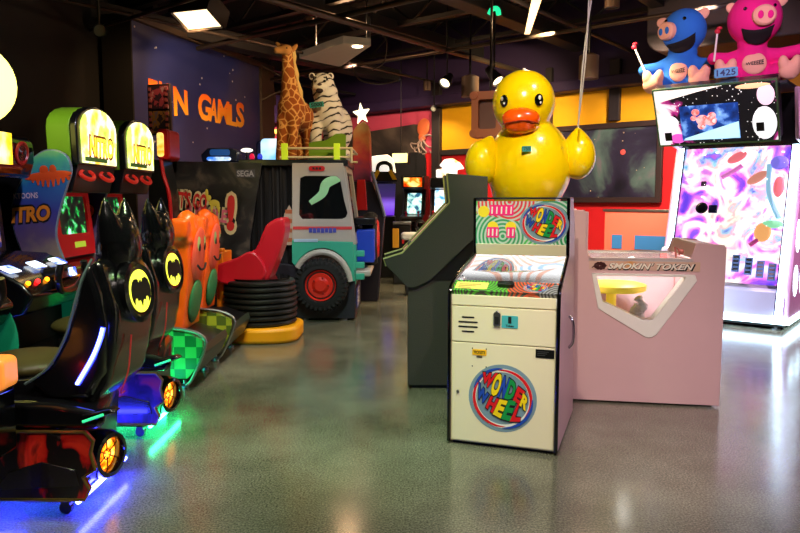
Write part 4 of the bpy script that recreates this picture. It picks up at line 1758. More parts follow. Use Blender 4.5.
def bat_racer(label, rear, art_cols, strips, glow, led, sdx=0.0):
    t = thing('racing_cabinet', label, 'arcade game', rear, 0)
    # lower chassis
    near, far = -.40, .45
    art = noise_mat('skyline_art', art_cols, 5, detail=5, dist=.7, rough=.3, sc3=(1.6, 1, .7), coat=.5)
    pan = [(0.03, .447), (-.03, .447), (-1.75, .46), (-1.75, .12), (.02, .11), (.045, .16), (.015, .22), (.075, .26), (.055, .34), (.07, .40)]
    b = B()
    b.prism(pan, near, near + .03, 'y')
    done(b, 'side_panel', art, t, bevel=.004)
    b = B()
    b.tube([(p[0], near - .002, p[1]) for p in pan], .008, 8, closed=True)
    done(b, 'side_trim', GOLD, t)
    b = B()
    b.prism([(-.17, .13), (-.14, .42), (-1.75, .46), (-1.75, .12)], near + .03, far, 'y')
    done(b, 'chassis', BLACK, t, bevel=.01)
    # low car drawn on the panel
    b = B()
    b.prism([(-.42, .16), (-.34, .25), (-.18, .30), (-.02, .26), (.0, .18)], near - .006, near, 'y')
    done(b, 'painted_car', mat('painted_black_car', (26, 20, 24), .25, coat=.5), t, bevel=.004)
    # hull above
    b = B()
    b.prism([(.10, .45), (.14, .50), (.10, .545), (-.1, .58), (-.5, .60), (-.62, .56), (-1.75, .58), (-1.75, .46)], near + .01, far - .03, 'y')
    for v_ in b.bm.verts:
        if v_.co.x > -.3:
            v_.co.x -= .30 * (v_.co.y - near)
    done(b, 'hull', SHELL, t, bevel=.03, seg=3)
    b = B()
    b.prism([(.02, .48), (.12, .52), (.19, .545), (.16, .56), (.02, .53)], near - .01, near + .06, 'y')
    done(b, 'tail_fin', SHELL, t, bevel=.008)
    b = B()
    b.tube([(.03, near - .012, .50), (.13, near - .012, .535)], .007, 6)
    done(b, 'tail_light', mat('green_led', (60, 255, 160), .4, es=.8, var=0), t)
    # turbine
    M_ = Matrix.Translation((-.085, -.04, .212)) @ Matrix.Rotation(R(-17), 4, 'Z') @ Matrix.Rotation(R(90), 4, 'Y') @ Matrix.Scale(.78, 4)
    b = B()
    b.lathe([(.15, -.12), (.165, -.02), (.165, .09), (.15, .14), (.12, .145), (.11, .12), (.10, .03), (0, .03)], 28, M_)
    done(b, 'turbine', BLACKG, t)
    b = B()
    b.lathe([(0, .07), (.105, .07), (.105, .075), (0, .10)], 24, M_)
    done(b, 'turbine_glow', TURB, t)
    for k in range(6):
        a = k * PI / 3
        b = B()
        b.cyl(M_ @ Vector((.02 * math.cos(a), .02 * math.sin(a), .10)), M_ @ Vector((.115 * math.cos(a), .115 * math.sin(a), .10)), .0035, n=6)
        done(b, 'turbine_blade', BLACK, t)
    for r_ in (.035,):
        b = B()
        b.tube([M_ @ Vector((r_ * math.cos(k * PI / 10), r_ * math.sin(k * PI / 10), .1)) for k in range(20)], .003, 6, closed=True)
        done(b, 'turbine_ring', BLACK, t)
    b = B()
    b.bx(-.3, -.05, near + .02, near + .3, .08, .16)
    done(b, 'rear_bumper', BLACKG, t, bevel=.02)
    # wheels and feet
    for x in (-.12, -1.5):
        for y in (near + .1, far - .1):
            b = B()
            b.cyl((x, y - .015, .03), (x, y + .015, .03), .03, n=16)
            b.bx(x - .02, x + .02, y - .02, y + .02, .04, .13)
            done(b, 'caster', BLACK, t)
    # underglow tubes
    for y in (near + .05, far - .02):
        b = B()
        b.cyl((-1.6, y, .105), (-.2, y, .105), .014, n=8)
        done(b, 'underglow_tube', glow, t)
    b = B()
    b.cyl((-.03, near + .03, .085), (-.03, .22, .085), .012, n=8)
    done(b, 'underglow_tube', glow, t)
    def seat(bb, *a, **k_):
        bb.bm.transform(Matrix.Translation((sdx, 0, 0)))
        return done(bb, *a, **k_)

    # seat shell : side outline, rounded by remeshing
    so = [(.11, 1.14), (.15, 1.0), (.13, .80), (.09, .62), (.0, .52), (-.22, .50), (-.52, .56), (-.54, .64), (-.40, .66), (-.22, .68), (-.12, .76), (-.05, .94), (.0, 1.12), (.045, 1.26), (.085, 1.25)]
    b = B()
    b.prism(so, -.27, .27, 'y')
    seat(b, 'seat_shell', SHELL, t, remesh=.022, relax=10)
    for s in (-1, 1):
        b = B()
        w = [(.10, 1.10), (.12, .95), (.10, .7), (.02, .56), (-.18, .56), (-.28, .65), (-.16, .74), (-.08, .88), (-.04, 1.0), (.01, 1.16), (.05, 1.26)]
        b.prism(w, s * .235, s * .31, 'y', pts2=[(x * .92 - .01, .92 + (z - .92) * .93) for x, z in w])
        seat(b, 'side_bolster', SHELL, t, bevel=.02, seg=3)
    b = B()
    b.tube(smoothpath([(.045, -.27, 1.265), (.005, -.30, 1.17), (-.045, -.312, 1.0), (-.085, -.315, .88), (-.17, -.314, .74), (-.29, -.31, .655)], 5), .007, 6)
    seat(b, 'edge_piping', mat('pale_piping', (90, 110, 110), .3), t)
    # headrest cowl with two pointed ears
    b = B()
    b.ell((.07, 0, 1.31), (.11, .155, .17))
    b.ell((.04, 0, 1.18), (.09, .18, .12))
    for s in (-1, 1):
        b.tube([(.07, s * .085, 1.34), (.06, s * .115, 1.46), (.055, s * .13, 1.57)], [.08, .052, .006], 12)
    seat(b, 'headrest_cowl', SHELL, t, remesh=.014, relax=5)
    # stitching
    b = B()
    b.tube(smoothpath([(.155, -.10, .86), (.145, -.13, .68), (.11, -.15, .57), (.09, -.05, .55)], 5), .004, 6)
    seat(b, 'stitching', mat('red_thread', (190, 40, 40), .6), t)
    # badge
    EM = Matrix.Translation((.165, -.015, 1.075)) @ plane_M((0, 0, 0), (math.sin(R(6)), math.cos(R(6)), 0), (-.10, 0, 1)).to_3x3().to_4x4()
    b = B()
    b.lathe([(0, -.03), (.165, -.03), (.165, .015), (.14, .022), (.128, .012), (0, .012)], 32, EM)
    seat(b, 'badge_housing', SHELL, t)
    b = B()
    b.disc((0, 0), .112, EM, 36, .012, .004)
    eb = seat(b, 'badge', EMBL, t)
    b = B()
    bat_shape(b, EM @ Matrix.Translation((0, 0, .014)), .106, .006)
    seat(b, 'bat_emblem', INK, eb)
    # seat cushion, led strips
    b = B()
    b.ell((-.42, 0, .69), (.26, .24, .07))
    b.ell((-.10, 0, .82), (.08, .21, .2), (0, R(18), 0))
    seat(b, 'cushion', CUSH, t, remesh=.02)
    if led:
        for m_, r_, ex in ((BLUELED, .012, 0), (BLUELEDC, .0065, -.009)):
            b = B()
            b.tube(smoothpath([(.105, -.318 + ex, .935), (.09, -.322 + ex, .88), (.05, -.322 + ex, .79), (-.03, -.32 + ex, .66)], 5), r_, 8)
            seat(b, 'blue_led_strip', m_, t)
    def dashp(bb, *a, **k_):
        bb.bm.transform(Matrix.Translation((.26, 0, 0)))
        return done(bb, *a, **k_)

    # dash with wheel and screens
    b = B()
    b.prism([(-1.05, 1.02), (-.98, .94), (-1.05, .82), (-1.6, .72), (-1.6, 1.18), (-1.3, 1.16)], -.42, .42, 'y')
    dashp(b, 'dash', SHELL, t, bevel=.02, seg=3)
    for y, mm in ((-.33, SCRB), (.0, SCRB), (.30, SCRB)):
        b = B()
        b.prism(rrect(-.07, .07, -.045, .045, .01), 0, .006, 'z', plane_M((-1.17, y, 1.105), (0, 1, 0), (-.25, 0, .12)))
        dashp(b, 'dash_screen', mm, t)
    for k in range(7):
        b = B()
        b.ell((-1.04, -.36 + .12 * k, 1.02), .016)
        dashp(b, 'dash_button', (AMBLED, REDLED, AMBLED, mat('green_led', (60, 255, 120), .4, es=3, var=0))[k % 4], t)
    b = B()
    b.cyl((-1.12, 0, 1.02), (-.93, 0, 1.06), .06, .05, n=18)
    b.tube(smoothpath([(-.92, -.17, 1.12), (-.93, -.19, 1.02), (-.95, -.10, .94), (-.95, .10, .94), (-.93, .19, 1.02), (-.92, .17, 1.12)], 5), .024, 10)
    b.bx(-.955, -.925, -.17, .17, 1.03, 1.07)
    b = dashp(b, 'steering_yoke', BLACK, t)
    h = B()
    h.prism(rrect(-.05, .05, -.03, .03, .01), .0, .006, 'z', plane_M((-.925, 0, 1.06), (0, 1, 0), (-.2, 0, 1)))
    dashp(h, 'wheel_screen', SCRB, b)
    b = B()
    b.ell((-1.12, far - .02, .74), (.14, .02, .24), (0, R(-6), 0))
    dashp(b, 'green_light_disc', mat('teal_light_paint', (24, 150, 110), .35, es=.12, var=.35, scale=5), t)  # green light on the divider put in as a teal disc
    b = B()
    b.prism([(-1.42, 0), (-1.2, .5), (-1.2, .85), (-1.75, .85), (-1.75, 0)], -.40, .40, 'y')
    dashp(b, 'pedestal', BLACKM, t, bevel=.01)
    def headp(bb, *a, **k_):
        bb.bm.transform(Matrix.Translation((.11, 0, -.15)))
        return done(bb, *a, **k_)

    # screen head
    b = B()
    b.prism([(-1.36, 1.12), (-1.42, 1.95), (-1.75, 2.0), (-1.78, 1.05)], -.46, .46, 'y')
    done(b, 'screen_housing', BLACK, t, bevel=.015)
    b = B()
    b.prism(rrect(-.38, .38, -.28, .28, .02), 0, .01, 'z', plane_M((-1.385, 0, 1.48), (0, 1, 0), (-.072, 0, 1)))
    done(b, 'game_screen', noise_mat('night_city_screen', [(.4, (8, 10, 26)), (.55, (40, 50, 120)), (.68, (220, 160, 60))], 7, es=.9), t)
    b = B()
    b.prism([(-1.32, 1.86), (-1.28, 1.98), (-1.28, 2.12), (-1.34, 2.18), (-1.75, 2.18), (-1.75, 1.86)], -.50, .56, 'y')
    headp(b, 'header', BLACKG, t, bevel=.03, seg=3)
    for y, ry in ((.36, .085), (-.34, .085)):
        MS = plane_M((-1.277, y, 2.04), (0, 1, 0), (.1, 0, 1))
        b = B()
        b.lathe([(0, .0), (ry, .0), (ry, .012), (ry * .82, .016), (ry * .74, .004), (0, .004)], 24, MS)
        headp(b, 'speaker', mat('red_speaker', (150, 22, 22), .4, es=.15), t)
        for k in range(3):
            b = B()
            b.tube([MS @ Vector((ry * (.2 + .2 * k) * math.cos(j * .6283), ry * (.2 + .2 * k) * math.sin(j * .6283), .008)) for j in range(10)], .004, 5, closed=True)
            headp(b, 'speaker_ring', BLACK, t)
    b = B()
    b.bx(-1.285, -1.27, -.22, .23, 1.95, 2.17)
    headp(b, 'marquee', noise_mat('lit_title', [(.35, (255, 250, 180)), (.55, (250, 220, 40)), (.7, (210, 120, 10))], 6, es=1.6), t)
    # round signal lamp on top
    GM = Matrix.Translation((-1.47, .10, 2.50)) @ Matrix.Scale(1.2, 4) @ plane_M((0, 0, 0), (math.sin(R(50)), math.cos(R(50)), 0), (0, 0, 1)).to_3x3().to_4x4()
    b = B()
    b.lathe([(0, .075), (.16, .066), (.22, .04), (.245, 0), (.22, -.04), (0, -.05)], 32, GM)
    headp(b, 'signal_lamp', mat('lit_signal_lamp', (255, 248, 120), .4, es=3.2, var=0), t)
    b = B()
    b.cyl((-1.47, .1, 2.1), (-1.47, .1, 2.25), .04)
    headp(b, 'lamp_stem', BLACK, t)
    return t


UG_BLUE = mat('blue_underglow', (40, 50, 255), .4, es=120, ecol=(48, 50, 255), var=0)
UG_GREEN = mat('green_underglow', (40, 255, 170), .4, es=44, ecol=(50, 255, 160), var=0)
c1 = fl(114, 452, .2)
c2 = fl(172.6, 393.6, .2)
bat_racer('nearest black racing cabinet with bright blue strip on its seat side', (c1.x, c1.y, 0), [(.34, (10, 8, 8)), (.5, (24, 12, 12)), (.56, (190, 20, 16)), (.66, (226, 50, 30)), (.74, (110, 22, 20))], True, UG_BLUE, True)
bat_racer('second black racing cabinet with purple side panel and green underglow', (c2.x, c2.y, 0), [(.34, (16, 10, 40)), (.5, (44, 24, 96)), (.58, (96, 30, 110)), (.68, (150, 40, 90))], True, UG_GREEN, False, -.14)

# ---------------------------------------------------------------- two cartoon kart racers
ORSH = mat('orange_seat_shell', (255, 96, 12), .32, coat=.3)
FACE = mat('pink_cartoon_face', (238, 92, 66), .45)
GELL = mat('green_oval', (46, 120, 70), .45)
GHEAD = mat('lime_header_side', (128, 186, 30), .5)
MARQ = noise_mat('lit_marquee_art', [(.30, (150, 220, 60)), (.42, (240, 255, 110)), (.5, (255, 255, 220)), (.58, (255, 246, 170)), (.68, (255, 190, 60))], 4.6, detail=4, es=1.7)
REDSC = mat('red_screen_frame', (200, 16, 22), .35, es=.12)
GAME = noise_mat('game_screen_art', [(.42, (6, 8, 12)), (.54, (10, 40, 26)), (.62, (30, 200, 80)), (.70, (200, 240, 255))], 11, es=1.1)
SNOW = noise_mat('divider_art', [(.34, (30, 28, 60)), (.46, (64, 50, 96)), (.54, (150, 110, 90)), (.64, (180, 150, 120))], 2.6, detail=5, rough=.35, dist=.5)
DIVM, nt, b_ = newmat('divider_print')
v = vec(nt)
sp = N(nt, 'ShaderNodeSeparateXYZ')
nt.links.new(v, sp.inputs['Vector'])
no = N(nt, 'ShaderNodeTexNoise', i_Scale=4.0, i_Detail=4.0)
nt.links.new(v, no.inputs['Vector'])
zz = math_node(nt, 'ADD', sp.outputs['Z'], math_node(nt, 'MULTIPLY', math_node(nt, 'SUBTRACT', no.outputs['Fac'], .5), .35))
mr = N(nt, 'ShaderNodeMapRange')
mr.inputs['From Min'].default_value = .70
mr.inputs['From Max'].default_value = 1.98
nt.links.new(zz, mr.inputs['Value'])
rp = ramp(nt, [(.05, (150, 132, 108)), (.3, (176, 148, 124)), (.42, (110, 86, 124)), (.62, (66, 66, 150)), (.80, (44, 116, 176)), (.9, (80, 190, 150)), (1.0, (170, 226, 110))])
nt.links.new(mr.outputs['Result'], rp.inputs['Fac'])
nt.links.new(rp.outputs['Color'], b_.inputs['Base Color'])
b_.inputs['Roughness'].default_value = .35


def kart_racer(label, dx, dy, checks, gcol, seat_dx, screen_dx):
    """traced at the first kart's place, then moved by (dx, dy)"""
    yc = 6.0
    root = Vector((-1.72, yc, 0))
    t = thing('kart_cabinet', label, 'arcade game', (root.x + dx, root.y + dy, 0), 0)
    HX = .12 if dy < .5 else .19      # the screen side stands a little nearer the seat

    def L(px, py, Y):
        p = at(px, py, Y) - root
        return (p.x, p.z)
    yn = -.42
    # checker base
    poly = [(-1.4, .10), (-1.4, .50), (-.24, .51), (-.06, .48), (.05, .42), (.05, .34), (-.01, .18), (-.08, .10)]
    b = B()
    b.prism(poly, yn, yn + .03, 'y')
    done(b, 'checker_panel', check_mat('checker_print', checks[0], checks[1], 11.0), t, bevel=.006)
    b = B()
    b.prism([(-1.4, .08), (-1.4, .41), (-.2, .42), (.03, .34), (.02, .26), (-.08, .08)], yn + .03, .42, 'y')
    done(b, 'base', BLACK, t, bevel=.02)
    b = B()
    b.tube(smoothpath([(-.5, yn - .004, .535), (-.10, yn - .004, .51), (.065, yn - .004, .44), (.06, yn - .004, .32), (-.04, yn - .004, .10), (-.09, yn - .004, .05)], 5), .014, 8)
    done(b, 'rim', STEEL, t)
    b = B()
    b.prism([(.035, .37), (.055, .30), (-.02, .14), (-.05, .14), (.0, .3)], yn + .03, .40, 'y')
    done(b, 'rear_cover', mat('printed_dark', (40, 52, 40), .4), t, bevel=.01)
    for x in (-.14, -1.2):
        for y in (-.3, .3):
            b = B()
            b.lathe([(.035, 0), (.035, .02), (.015, .03), (.015, .09)], 12, Matrix.Translation((x, y, 0)))
            done(b, 'foot', STEEL, t)
    # bat sized seat: flame crown at the top
    side = [(-.30, .45), (.03, .46), (.06, .70), (.09, .95), (.10, 1.18), (.06, 1.36), (.0, 1.40), (-.06, 1.30), (-.10, 1.12), (-.13, .92), (-.20, .76), (-.36, .60)]
    b = B()
    b.prism(side, -.25, .25, 'y')
    b.prism([(-.36, .60), (-.36, .46), (.0, .46), (.0, .62)], -.27, .27, 'y')
    for y, zt in ((-.2, 1.36), (0, 1.46), (.2, 1.42)):
        b.tube([(.02, y, 1.2), (.015, y * 1.05, zt - .05), (.0, y * 1.1, zt)], [.11, .085, .035], 12)
    b.bx(-.11, .02, -.33, -.2, 1.24, 1.40, Matrix.Rotation(R(4), 4, 'Y'))
    b.tube([(-.05, -.25, 1.28), (-.08, -.25, 1.0), (-.26, -.26, .62)], [.06, .05, .05], 10)
    done(b, 'seat_shell', ORSH, t, remesh=.02, relax=5)
    b = B()
    b.ell((.105, 0, 1.08), (.03, .18, .24), (0, R(7), 0))
    fc = done(b, 'face_print', FACE, t)
    for y in (-.07, .08):
        b = B()
        b.ell((.128, y, 1.17), (.016, .05, .085), (0, R(5), 0))
        ey = done(b, 'cartoon_eye', gcol, fc)
        b = B()
        b.ell((.142, y, 1.15), (.008, .02, .035))
        done(b, 'pupil', INK, ey)
    b = B()
    b.tube(smoothpath([(.134, -.12, 1.0), (.14, -.05, .96), (.14, .05, .96), (.134, .12, 1.0)], 4), .010, 6)
    done(b, 'cartoon_smile', INK, fc)
    b = B()
    b.ell((.068, 0, .68), (.028, .17, .19), (0, R(9), 0))
    done(b, 'green_oval', GELL, t)
    b = B()
    b.ell((-.33, 0, .66), (.22, .22, .06))
    done(b, 'cushion', SHELL2, t)
    # divider panel near the screen
    out = outline([L(*p, 5.58) for p in ((30, 165), (38, 156), (48, 151), (60, 152), (68.6, 158), (72, 170), (68.6, 184), (60.6, 210), (57, 235), (64, 258), (73, 283), (68, 295), (55, 296), (34, 276), (24, 252), (16, 229), (14, 206), (22, 183), (31, 173))], 4)
    b = B()
    b.prism(out, yn - .03, yn, 'y')
    dv = done(b, 'divider_panel', DIVM, t, bevel=.004)
    b = B()
    b.tube([(x, yn - .015, z) for x, z in out], .012, 8, closed=True)
    done(b, 'divider_rim', mat('pale_rim', (150, 170, 190), .3, .5), dv)
    x0, z0 = L(13, 222, 5.58)
    x1, z1 = L(52, 206, 5.58)
    TM_ = plane_M(((x0 + x1) / 2, yn - .03, (z0 + z1) / 2), (1, 0, .08), (-.08, 0, 1))
    text(dv, 'title_shadow', 'ITRO', TM_, x1 - x0 + .02, .155, INK, bold=.09, shear=.2, z=.0015)
    text(dv, 'title', 'ITRO', TM_, x1 - x0, .125, mat('title_orange', (240, 140, 36), .4), bold=.045, shear=.2, z=.003)
    x0, z0 = L(16, 200, 5.58)
    x1, z1 = L(40, 194, 5.58)
    text(dv, 'title_top', 'KTOONS', plane_M(((x0 + x1) / 2, yn - .03, (z0 + z1) / 2 + .01), (1, 0, .05), (-.05, 0, 1)), x1 - x0, .045, mat('title_pale', (220, 200, 210), .5), bold=.02, z=.003)
    b = B()
    sx0, sz0 = L(50, 177, 5.58)
    b.ell((sx0, yn - .032, sz0 + .01), (.19, .004, .035), (0, R(-6), 0))
    for i in range(9):
        x = sx0 - .16 + .04 * i
        zt = sz0 + .005
        dz = .075 * math.sin(PI * (i + .8) / 9.6) + .01
        b.prism([(x - .02, zt), (x + .02, zt), (x + .006, zt - dz), (x - .006, zt - dz)], yn - .035, yn - .031, 'y')
    b.ell((sx0 - .03, yn - .033, sz0 + .055), (.035, .003, .035))
    b.ell((sx0 + .04, yn - .033, sz0 + .06), (.028, .003, .035))
    done(b, 'painted_saucer', mat('saucer_orange', (236, 84, 28), .5), dv)
    # dash, wheel, monitor
    b = B()
    b.prism([(-.72, .98), (-.66, .88), (-.76, .74), (-1.25, .6), (-1.25, 1.08), (-1.0, 1.06)], -.40, .40, 'y')
    done(b, 'dash', BLACKG, t, bevel=.02, seg=3)
    b = B()
    b.tube([(-.62 + .045 * math.sin(k * .5236), .17 * math.cos(k * .5236), 1.02 + .16 * math.sin(k * .5236)) for k in range(12)], .02, 8, closed=True)
    b.cyl((-.85, 0, .98), (-.62, 0, 1.02), .03)
    for k in range(3):
        a = R(90 + 120 * k)
        b.cyl((-.62, 0, 1.02), (-.62 + .045 * math.sin(a), .17 * math.cos(a), 1.02 + .16 * math.sin(a)), .014, n=8)
    done(b, 'steering_wheel', BLACK, t)
    b = B()
    b.ell((-.72, .33, 1.06), (.03, .055, .055))
    done(b, 'start_button', mat('pale_lit_button', (190, 200, 220), .4, es=.5), t)
    b = B()
    b.ell((-.66, .30, .95), (.02, .03, .055))
    done(b, 'view_button', mat('yellow_lit_button', (240, 230, 40), .4, es=1.2), t)
    b = B()
    b.prism([(-.78, 0), (-.72, .62), (-.8, .80), (-1.35, .8), (-1.35, 0)], -.36, .36, 'y')
    done(b, 'pedestal', BLACKM, t, bevel=.01)
    for y in (-.05, .05):
        b = B()
        b.prism(rrect(-.02, .02, -.03, .03, .006), 0, .008, 'z', plane_M((-.757, y, .66 - .12), (0, 1, 0), (.02, 0, 1)))
        b.mi = 1
        done(b, 'coin_door_light', mat('coin_light', (220, 180, 90), .4, es=.8), t)
    b = B()
    b.prism([(-1.005, 1.04), (-1.075, 1.75), (-1.45, 1.75), (-1.45, .95)], -.36, .40, 'y')
    done(b, 'screen_housing', BLACK, t, bevel=.01)
    SM = plane_M((-1.03, .02, 1.36), (0, 1, 0), (-.1, 0, 1))
    b = B()
    b.holed(rrect(-.33, .33, -.29, .27, .02), rrect(-.26, .26, -.10, .22, .02), 0, .03, 'z')
    b.bm.transform(SM)
    done(b, 'screen_frame', REDSC, t, bevel=.004)
    b = B()
    b.prism([(-.27, -.11), (.27, -.11), (.27, .23), (-.27, .23)], 0, .008, 'z', SM)
    done(b, 'game_screen', GAME, t)
    b = B()
    b.prism([(-.06, -.22), (.14, -.22), (.14, -.17), (-.06, -.17)], .03, .033, 'z', SM)
    done(b, 'score_sticker', mat('yellow_green_sticker', (190, 220, 60), .5, es=.4), t)
    def up(bb, *a, **k_):
        bb.bm.transform(Matrix.Translation((0, 0, .05)))
        return done(bb, *a, **k_)

    # header with arched lit marquee
    fx = -.88 + HX
    arch = [(-.38, 1.78), (.38, 1.78), (.40, 2.08)]
    for i in range(1, 10):
        a = PI * i / 10
        arch.append((.0 + .40 * math.cos(a), 2.08 + .19 * math.sin(a)))
    arch.append((-.40, 2.08))
    b = B()
    arch2 = [(y, z) for y, z in arch]
    b.prism(arch2, fx - .06, fx - .25, 'x')
    up(b, 'header', GHEAD, t, bevel=.01)
    b = B()
    b.prism([(y * 1.02, 1.78 + (z - 1.78) * 1.01) for y, z in arch], fx - .06, fx, 'x')
    up(b, 'header_rim', BLACK, t, bevel=.012)
    b = B()
    b.prism([(y * .86, 1.80 + (z - 1.78) * .93) for y, z in arch], fx, fx + .012, 'x')
    mq_ = up(b, 'marquee', MARQ, t)
    NM = plane_M((fx + .014, .02, 1.99), (0, 1, 0), (0, 0, 1))
    text(mq_, 'title_shadow', 'NITRO', NM, .50, .20, mat('title_brown', (170, 80, 20), .5, es=.25), bold=.07, shear=.1, z=.001)
    text(mq_, 'title', 'NITRO', NM, .46, .16, mat('title_lit', (255, 230, 60), .5, es=1.9), bold=.02, shear=.1, z=.003)
    b = B()
    b.bx(fx + .012, fx + .016, -.30, .12, 1.815, 1.85)
    up(b, 'marquee_band', mat('green_band', (70, 110, 40), .5, es=.4), mq_)
    b = B()
    b.prism([(fx - .08, 1.56), (fx - .02, 1.79), (fx - .34, 1.79), (fx - .3, 1.56)], -.36, .38, 'y')
    up(b, 'speaker_bar', BLACK, t, bevel=.01)
    for y in (-.19, .19):
        b = B()
        MS = plane_M((fx - .035, y, 1.70), (0, 1, 0), (.1, 0, 1)) @ Matrix.Rotation(R(-40), 4, 'X') @ Matrix.Diagonal((1.5, .62, 1, 1))
        b.tube([MS @ Vector((.075 * math.cos(k * PI / 10), .075 * math.sin(k * PI / 10), .012)) for k in range(20)], .018, 8, closed=True)
        up(b, 'speaker_ring', mat('red_ring', (216, 44, 30), .4, es=.3), t)
        b = B()
        b.disc((0, 0), .068, MS, 24, 0, .006)
        up(b, 'speaker', BLACKM, t)
    def slide(o, d):
        o.data.transform(Matrix.Translation((d, 0, 0)))
        for c_ in o.children:
            slide(c_, d)
    for o in t.children:
        kind_ = o.name.split('.')[0]
        if kind_ in ('checker_panel', 'base', 'rim', 'rear_cover', 'foot'):
            continue
        slide(o, seat_dx if kind_ in ('seat_shell', 'face_print', 'green_oval', 'cushion') else screen_dx + (.07 if kind_ == 'divider_panel' else 0))
    return t


kart_racer('nearer orange kart racer seat with lime checkered base and lime header side', .07, 0, ((60, 210, 110), (16, 130, 70)), mat('pale_green_eye', (170, 190, 120), .5), -.19, -.14)
kart_racer('farther orange kart racer seat with olive checkered base', .07, .98, ((170, 180, 50), (90, 110, 40)), mat('pale_olive_eye', (150, 170, 110), .5), -.31, -.22)

# loose floor cable in the near corner
cb = thing('power_cable', 'black power cable curving over the floor by nearest racing cabinet', 'cable', (-1.75, 3.0, 0))
b = B()
pts = [(-1.95, 2.84, .30), (-1.80, 2.82, .24), (-1.66, 2.80, .08), (-1.60, 2.76, .012), (-1.62, 2.6, .012), (-1.80, 2.3, .012)]
b.tube(smoothpath(pts, 6), .012, 8)
done(b, 'cable', BLACK, cb, world=True)
# the car in front of the frame edge: its glowing control box
cbx = thing('control_box', 'glowing orange and red control box at far left by the nearest seat', 'control box', (-1.745, 3.02, 0))
b = B()
b.prism(rrect(-.12, .035, .725, .865, .03), -.06, .06, 'y')
done(b, 'lamp_top', mat('orange_lit_box', (255, 150, 60), .4, es=.7), cbx, bevel=.01)
b = B()
b.prism(rrect(-.16, .0, .42, .72, .02), -.09, .09, 'y')
done(b, 'housing', BLACKG, cbx, bevel=.015)
b = B()
b.tube([(-.06, -.10, .69), (.015, -.10, .645), (-.03, -.10, .58)], .013, 8)
done(b, 'red_light', REDLED, cbx)
b = B()
b.bx(-.13, -.08, -.04, .04, 0, .42)
b.bx(-.22, -.04, -.09, .09, 0, .02)
done(b, 'post', BLACK, cbx)
# ================================================================ jeep shaped shooting cabinet
JY = 8.93
jx0, jx1 = -1.36, -.58
jp = thing('jeep_cabinet', 'jeep shaped shooting game with teal body and red wheel', 'arcade game', (-1.5, JY + .7, 0))
JW = mat('jeep_white', (186, 178, 164), .4)
TEAL = mat('jeep_teal', (60, 176, 142), .4)
DARKB = mat('dark_navy_base', (30, 30, 40), .5)


def J(px, py, Y=JY):
    p = at(px, py, Y)
    return (p.x, p.z)


def jpart(name, poly, y0, y1, m, bevel=.006, seg=2):
    b = B()
    b.prism(poly, y0, y1, 'y')
    return done(b, name, m, jp, world=True, bevel=bevel, seg=seg)


# white cab side with window hole
cab = [J(292, 163), J(343, 163), J(348, 195), J(352, 222), J(353, 242), J(292, 240)]
win = [J(300, 178), J(305, 176), J(336, 176), J(340, 179), J(344, 200), J(347.5, 213), J(346, 217), J(342, 219), J(302, 219), J(299, 215)]
b = B()
b.holed(cab, win, JY, JY + .05, 'y')
done(b, 'cab_side', JW, jp, world=True, bevel=.006)
b = B()
b.prism(win, JY + .022, JY + .028, 'y')
done(b, 'window_glass', mat('dark_window_glass', (20, 22, 22), .04, coat=.6, spec=.8), jp, world=True)
# green banner seen in the window
b = B()
pth = smoothpath([Vector((J(310, 203)[0], JY + .012, J(310, 203)[1])), Vector((J(322, 194)[0], JY + .012, J(322, 194)[1])), Vector((J(326, 184)[0], JY + .012, J(326, 184)[1])), Vector((J(336, 179)[0], JY + .012, J(336, 179)[1])), Vector((J(342, 178)[0], JY + .012, J(342, 178)[1]))], 5)
b.tube(pth, [.03 + .03 * math.sin(PI * i / (len(pth) - 1)) for i in range(len(pth))], 8)
b.bm.transform(Matrix.Translation((0, JY + .012, 0)) @ Matrix.Diagonal((1, .12, 1, 1)) @ Matrix.Translation((0, -(JY + .012), 0)))
done(b, 'window_decal', mat('mint_decal', (160, 220, 160), .4, es=.12), jp, world=True)
# red badge above the window
rb = B()
x0, z0 = J(309, 171)
x1, z1 = J(325, 166)
rb.prism(rrect(x0, x1, z0, z1, .03), JY - .02, JY, 'y')
rb = done(rb, 'roof_badge', RED, jp, world=True)
for k in range(3):
    b = B()
    xm = x0 + (x1 - x0) * (.3 + .2 * k)
    b.bx(xm - .014, xm + .014, JY - .024, JY - .02, (z0 + z1) / 2 - .014, (z0 + z1) / 2 + .014)
    done(b, 'badge_mark', BLACK, rb, world=True)
# stripe and blocky wordmark
b = B()
x0, z0 = J(293, 229.5)
x1, z1 = J(352, 226.5)
b.bx(x0, x1, JY - .006, JY, z0, z1)
done(b, 'red_stripe', mat('stripe_red', (214, 60, 60), .5), jp, world=True)
b = B()
for k in range(7):
    xa, za = J(309 + 4 * k, 232.5 + (k % 2) * .4)
    xb, zb = J(312.2 + 4 * k, 228)
    b.bx(xa, xb, JY - .011, JY - .006, za, zb)
done(b, 'blue_wordmark', mat('wordmark_blue', (70, 80, 180), .5), jp, world=True)
# teal body
body = [J(292, 240), J(353, 242), J(354, 262), J(355, 281), J(350, 281), J(346, 266)]
for k in range(9):
    a = R(20 + 130 * k / 8)
    px, py = 322 + 31 * math.cos(a), 284 - 36 * math.sin(a)
    body.append(J(px, py))
body.append(J(292, 262))
jpart('teal_body', body, JY - .015, JY + .05, TEAL, .01)
b = B()
arc = [Vector((J(322 + 28 * math.cos(R(a)), 284 - 32 * math.sin(R(a)))[0], JY - .03, J(322 + 28 * math.cos(R(a)), 284 - 32 * math.sin(R(a)))[1])) for a in range(5, 150, 9)]
b.tube(arc, .04, 8)
done(b, 'fender', JW, jp, world=True)
b = B()
xa, za = J(294, 242)
xb, zb = J(318, 239)
b.bx(xa, xb, JY - .022, JY - .015, za, zb)
done(b, 'door_badge', mat('pale_blue_badge', (170, 200, 220), .4), jp, world=True, bevel=.004)
